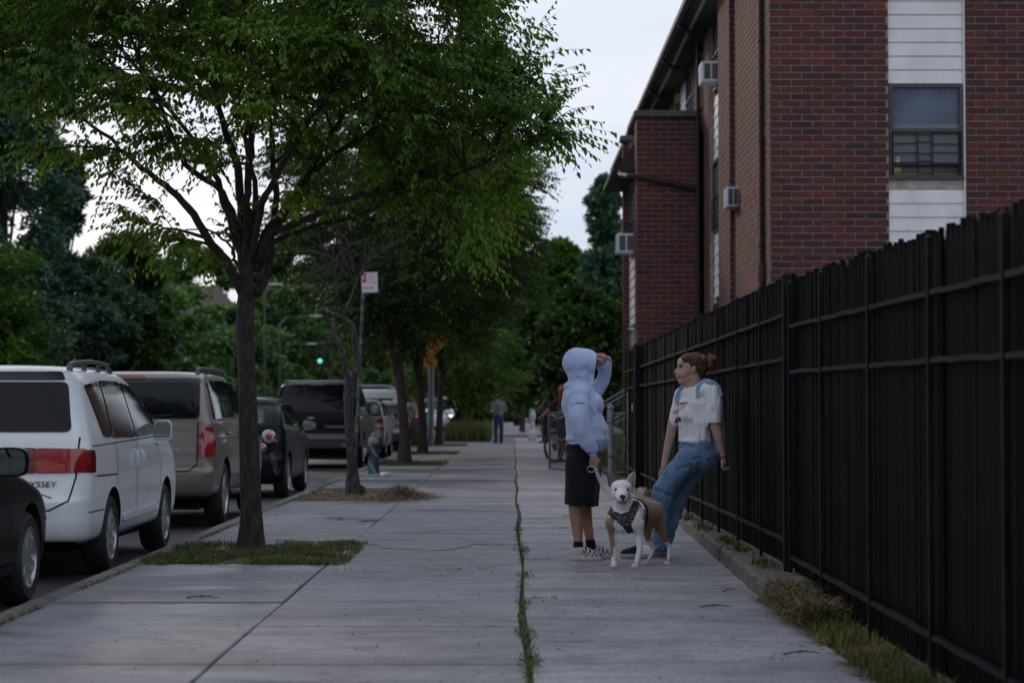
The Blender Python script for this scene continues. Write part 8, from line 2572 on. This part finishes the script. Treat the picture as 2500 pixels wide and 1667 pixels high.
# ------------------------------------------------------------------ people further away
def far_person(loc, rz, label, shirt, trousers, skin, hair, pose, h=1.75, cap_=None, shoes=None):
    r0 = empty('person', loc, rz, label, 'person')
    k = h/1.75
    V = lambda *p: Vector(p)*k
    armL, armR = pose['L'], pose['R']          # shoulder, elbow, wrist each
    legs = pose.get('legs', [((0.09,0,0.92),(0.10,0.0,0.50),(0.11,0.03,0.09)), ((-0.09,0,0.92),(-0.10,0.02,0.50),(-0.11,-0.02,0.09))])
    hd = Vector(pose.get('head', (0,-0.01,1.62)))
    P_ = [('e', V(*hd), (0.075*k,0.092*k,0.110*k)), ('e', V(hd.x, hd.y-0.045, hd.z-0.045), (0.055*k,0.055*k,0.066*k)), ('e', V(hd.x, hd.y-0.105, hd.z-0.025), (0.012*k,0.018*k,0.02*k)), ('c', V(0,0.0,1.38), V(hd.x*0.8, hd.y*0.8, 1.52), 0.055*k, 0.05*k),
          ('c', V(0,0,1.05), V(0,0,1.35), 0.12*k, 0.13*k, 0.7, NY), ('e', V(0.072, hd.y, hd.z-0.01), (0.012*k,0.016*k,0.028*k)), ('e', V(-0.072, hd.y, hd.z-0.01), (0.012*k,0.016*k,0.028*k))]
    for arm, s in ((armL, 1), (armR, -1)):
        a, b, c = [V(*q) for q in arm]
        P_ += [('c', a, b, 0.047*k, 0.037*k), ('c', b, c, 0.037*k, 0.025*k)]
        dr = (c-b).normalized()
        P_ += hand_prims(c, dr, (0,0,1) if abs(dr.z) < 0.7 else (0,-1,0), (-s*0.8,0,-0.6) if abs(dr.z) < 0.7 else (-s,0,0.2), 0.95*k)
    for lg in legs:
        a, b, c = [V(*q) for q in lg]
        P_ += [('c', a, b, 0.075*k, 0.05*k), ('c', b, c, 0.05*k, 0.035*k)]
    organic('body', P_, skin, r0, 0.012, 3)
    S_ = [('c', V(0,0,1.02), V(0,0,1.32), 0.165*k, 0.185*k, 0.66, NY), ('c', V(0.15,0,1.40), V(-0.15,0,1.40), 0.065*k, 0.065*k)]
    for arm in (armL, armR):
        a, b, c = [V(*q) for q in arm]
        S_.append(('c', a, a.lerp(b, 0.72), 0.075*k, 0.072*k))
    organic('shirt', S_, shirt, r0, 0.014, 4, folds(6, 0.016, (1,1,0.8), h), cuts=[(V(0,0,0.93), (0,0,-1), True)])
    T_ = [('c', V(0,0,0.96), V(0,0,0.88), 0.15*k, 0.155*k, 0.75, NY)]
    for lg in legs:
        a, b, c = [V(*q) for q in lg]
        T_ += [('c', a, b, 0.095*k, 0.080*k), ('c', b, c, 0.080*k, 0.068*k)]
    organic('trousers', T_, trousers, r0, 0.014, 4, folds(6, 0.014, (1,1,0.6), h+1), cuts=[(V(0,0,0.06), (0,0,-1), True)])
    organic('hair', [('e', V(hd.x, hd.y+0.018, hd.z+0.03), (0.080*k,0.090*k,0.095*k))], hair, r0, 0.010, 3, folds(30, 0.004))
    if cap_:
        organic('cap', [('e', V(hd.x, hd.y+0.01, hd.z+0.055), (0.090*k,0.100*k,0.072*k)), ('c', V(hd.x, hd.y-0.08, hd.z+0.035), V(hd.x, hd.y-0.13, hd.z+0.025), 0.045*k, 0.035*k, 0.3, (0,0,1))], cap_, r0, 0.009, 2, cuts=[(V(0,0,hd.z+0.02), (0,0,-1), True)])
    for lg in legs:
        c = V(*lg[2])
        organic('shoe', [('c', Vector((c.x, c.y+0.03, 0.045)), Vector((c.x*1.1, c.y-0.15, 0.035)), 0.045, 0.036)], shoes or M_['blackshoe'], r0, 0.010, 3, cuts=[(Vector((0,0,0.003)), (0,0,-1), True)])
    return r0
blk_hair = mat('black hair', (0.012,0.010,0.010), 0.7, bump=0.5)
p1 = at(1217, 1081, 70)
far_person((p1.x, 70.0, 0), R(205), 'man in grey t-shirt and dark jeans, back turned, far down the pavement', fabric('grey tee', (0.20,0.20,0.23)), fabric('dark denim', (0.03,0.055,0.10)), skin_b, blk_hair,
    dict(L=((0.19,0,1.40),(0.24,0.05,1.12),(0.19,-0.18,1.14)), R=((-0.19,0,1.40),(-0.25,0.04,1.12),(-0.20,-0.2,1.10)), head=(0.02,-0.02,1.60)))
p2 = at(1331, 1000, 71)
far_person((p2.x, 71.0, 0), R(-80), 'man in black with black cap facing left behind the bicycle', fabric('black tee', (0.010,0.010,0.011)), fabric('black trousers', (0.010,0.011,0.013)), skin_c, blk_hair,
    dict(L=((0.19,0,1.40),(0.24,0.02,1.10),(0.22,-0.10,0.86)), R=((-0.19,0,1.40),(-0.22,-0.06,1.12),(-0.14,-0.34,1.16))), 1.82, cap_=fabric('black cap', (0.010,0.010,0.010)))
yb_ = 45.0
p3 = at(1378, 1000, yb_)
far_person((p3.x, yb_+0.15, 0), R(-48), 'cyclist in dark red top gripping the white handlebar, half hidden by the hooded person', fabric('dark red top', (0.05,0.008,0.010)), fabric('dark trousers', (0.012,0.012,0.015)), skin_a, blk_hair,
    dict(L=((0.17,-0.04,1.38),(0.26,-0.26,1.20),(0.25,-0.45,1.04)), R=((-0.17,-0.04,1.38),(-0.27,-0.24,1.18),(-0.28,-0.44,1.03)), head=(0,-0.06,1.64)), 1.75)
mb = MB(); ellip(mb, (0,0,0), (0.07,0.05,0.12))
ob = tag(mb.build('shoulder_bag', fabric('red bag', (0.32,0.012,0.014)), None, True), 'bright red bag on the shoulder of the cyclist', 'bag'); ob.location = at(1371, 962, yb_-0.3)
bk = empty('bicycle', (at(1352,1000,yb_).x-0.0, yb_-0.35, 0), R(-40), 'mountain bicycle with a white handlebar and a fat front tyre behind the chain-link gate', 'bicycle')
for yy, nm in ((0,'wheel'),(1.05,'wheel')):
    M = T(0, yy, 0.35) @ Matrix.Rotation(math.pi/2, 4, 'Y')
    tw_ = MB().lathe([(0.305,-0.02),(0.33,-0.032),(0.352,-0.02),(0.358,0),(0.352,0.02),(0.33,0.032),(0.305,0.02),(0.305,-0.02)], M, 40, cap=False).build(nm, M_['rubber'], bk, 40)
    rm_ = MB().lathe([(0.300,-0.014),(0.306,-0.014),(0.306,0.014),(0.300,0.014),(0.285,0.0),(0.300,-0.014)], M, 40, cap=False)
    for k in range(20):
        a = 2*math.pi*k/20
        rm_.tube([M @ Vector((0.02*math.cos(a+0.5),0.02*math.sin(a+0.5),0.025*(-1)**k)), M @ Vector((0.29*math.cos(a),0.29*math.sin(a),0))], [0.0025,0.0025], 4, cap=False)
    rm_.build('rim', mat('bike rim', (0.28,0.12,0.13), 0.4), tw_)
MB().lathe([(0.03,-0.006),(0.085,-0.003),(0.085,0.003),(0.03,0.006)], T(0.03,0,0.35) @ Matrix.Rotation(math.pi/2, 4, 'Y'), 20).build('brake_disc', mat('red hub', (0.35,0.02,0.04), 0.4), bk)
MB().tube([(0.06,0,0.35),(0.06,0.10,0.72)], 0.018, 8).tube([(-0.06,0,0.35),(-0.06,0.10,0.72)], 0.018, 8).tube([(-0.06,0.10,0.72),(0.06,0.10,0.72)], 0.02, 8).tube([(0,0.10,0.72),(0,0.18,0.98)], 0.02, 8).build('fork', M_['dark_plastic'], bk)
MB().tube([(0,0.13,0.82),(0,0.62,0.32)], 0.022, 8).tube([(0,0.14,0.90),(0,0.68,0.78)], 0.020, 8).tube([(0,0.68,0.92),(0,0.60,0.32)], 0.018, 8).tube([(0,0.60,0.32),(0,1.05,0.35)], 0.014, 8).tube([(0,0.68,0.78),(0,1.05,0.35)], 0.012, 8).build('frame', M_['dark_plastic'], bk)
MB().tube([(-0.34,0.22,1.06),(-0.16,0.18,1.06),(-0.06,0.14,0.99),(0.06,0.14,0.99),(0.16,0.18,1.06),(0.34,0.22,1.06)], [0.015]*6, 8).build('handlebar', mat('white handlebar', (0.60,0.60,0.62), 0.4), bk, 40)
MB().tube([(0,0.60,0.94),(0,0.74,0.95),(0,0.86,0.96)], [0.02,0.05,0.065], 10).build('saddle', M_['dark_plastic'], bk, True)
bpy.data.scenes.remove(WORK)
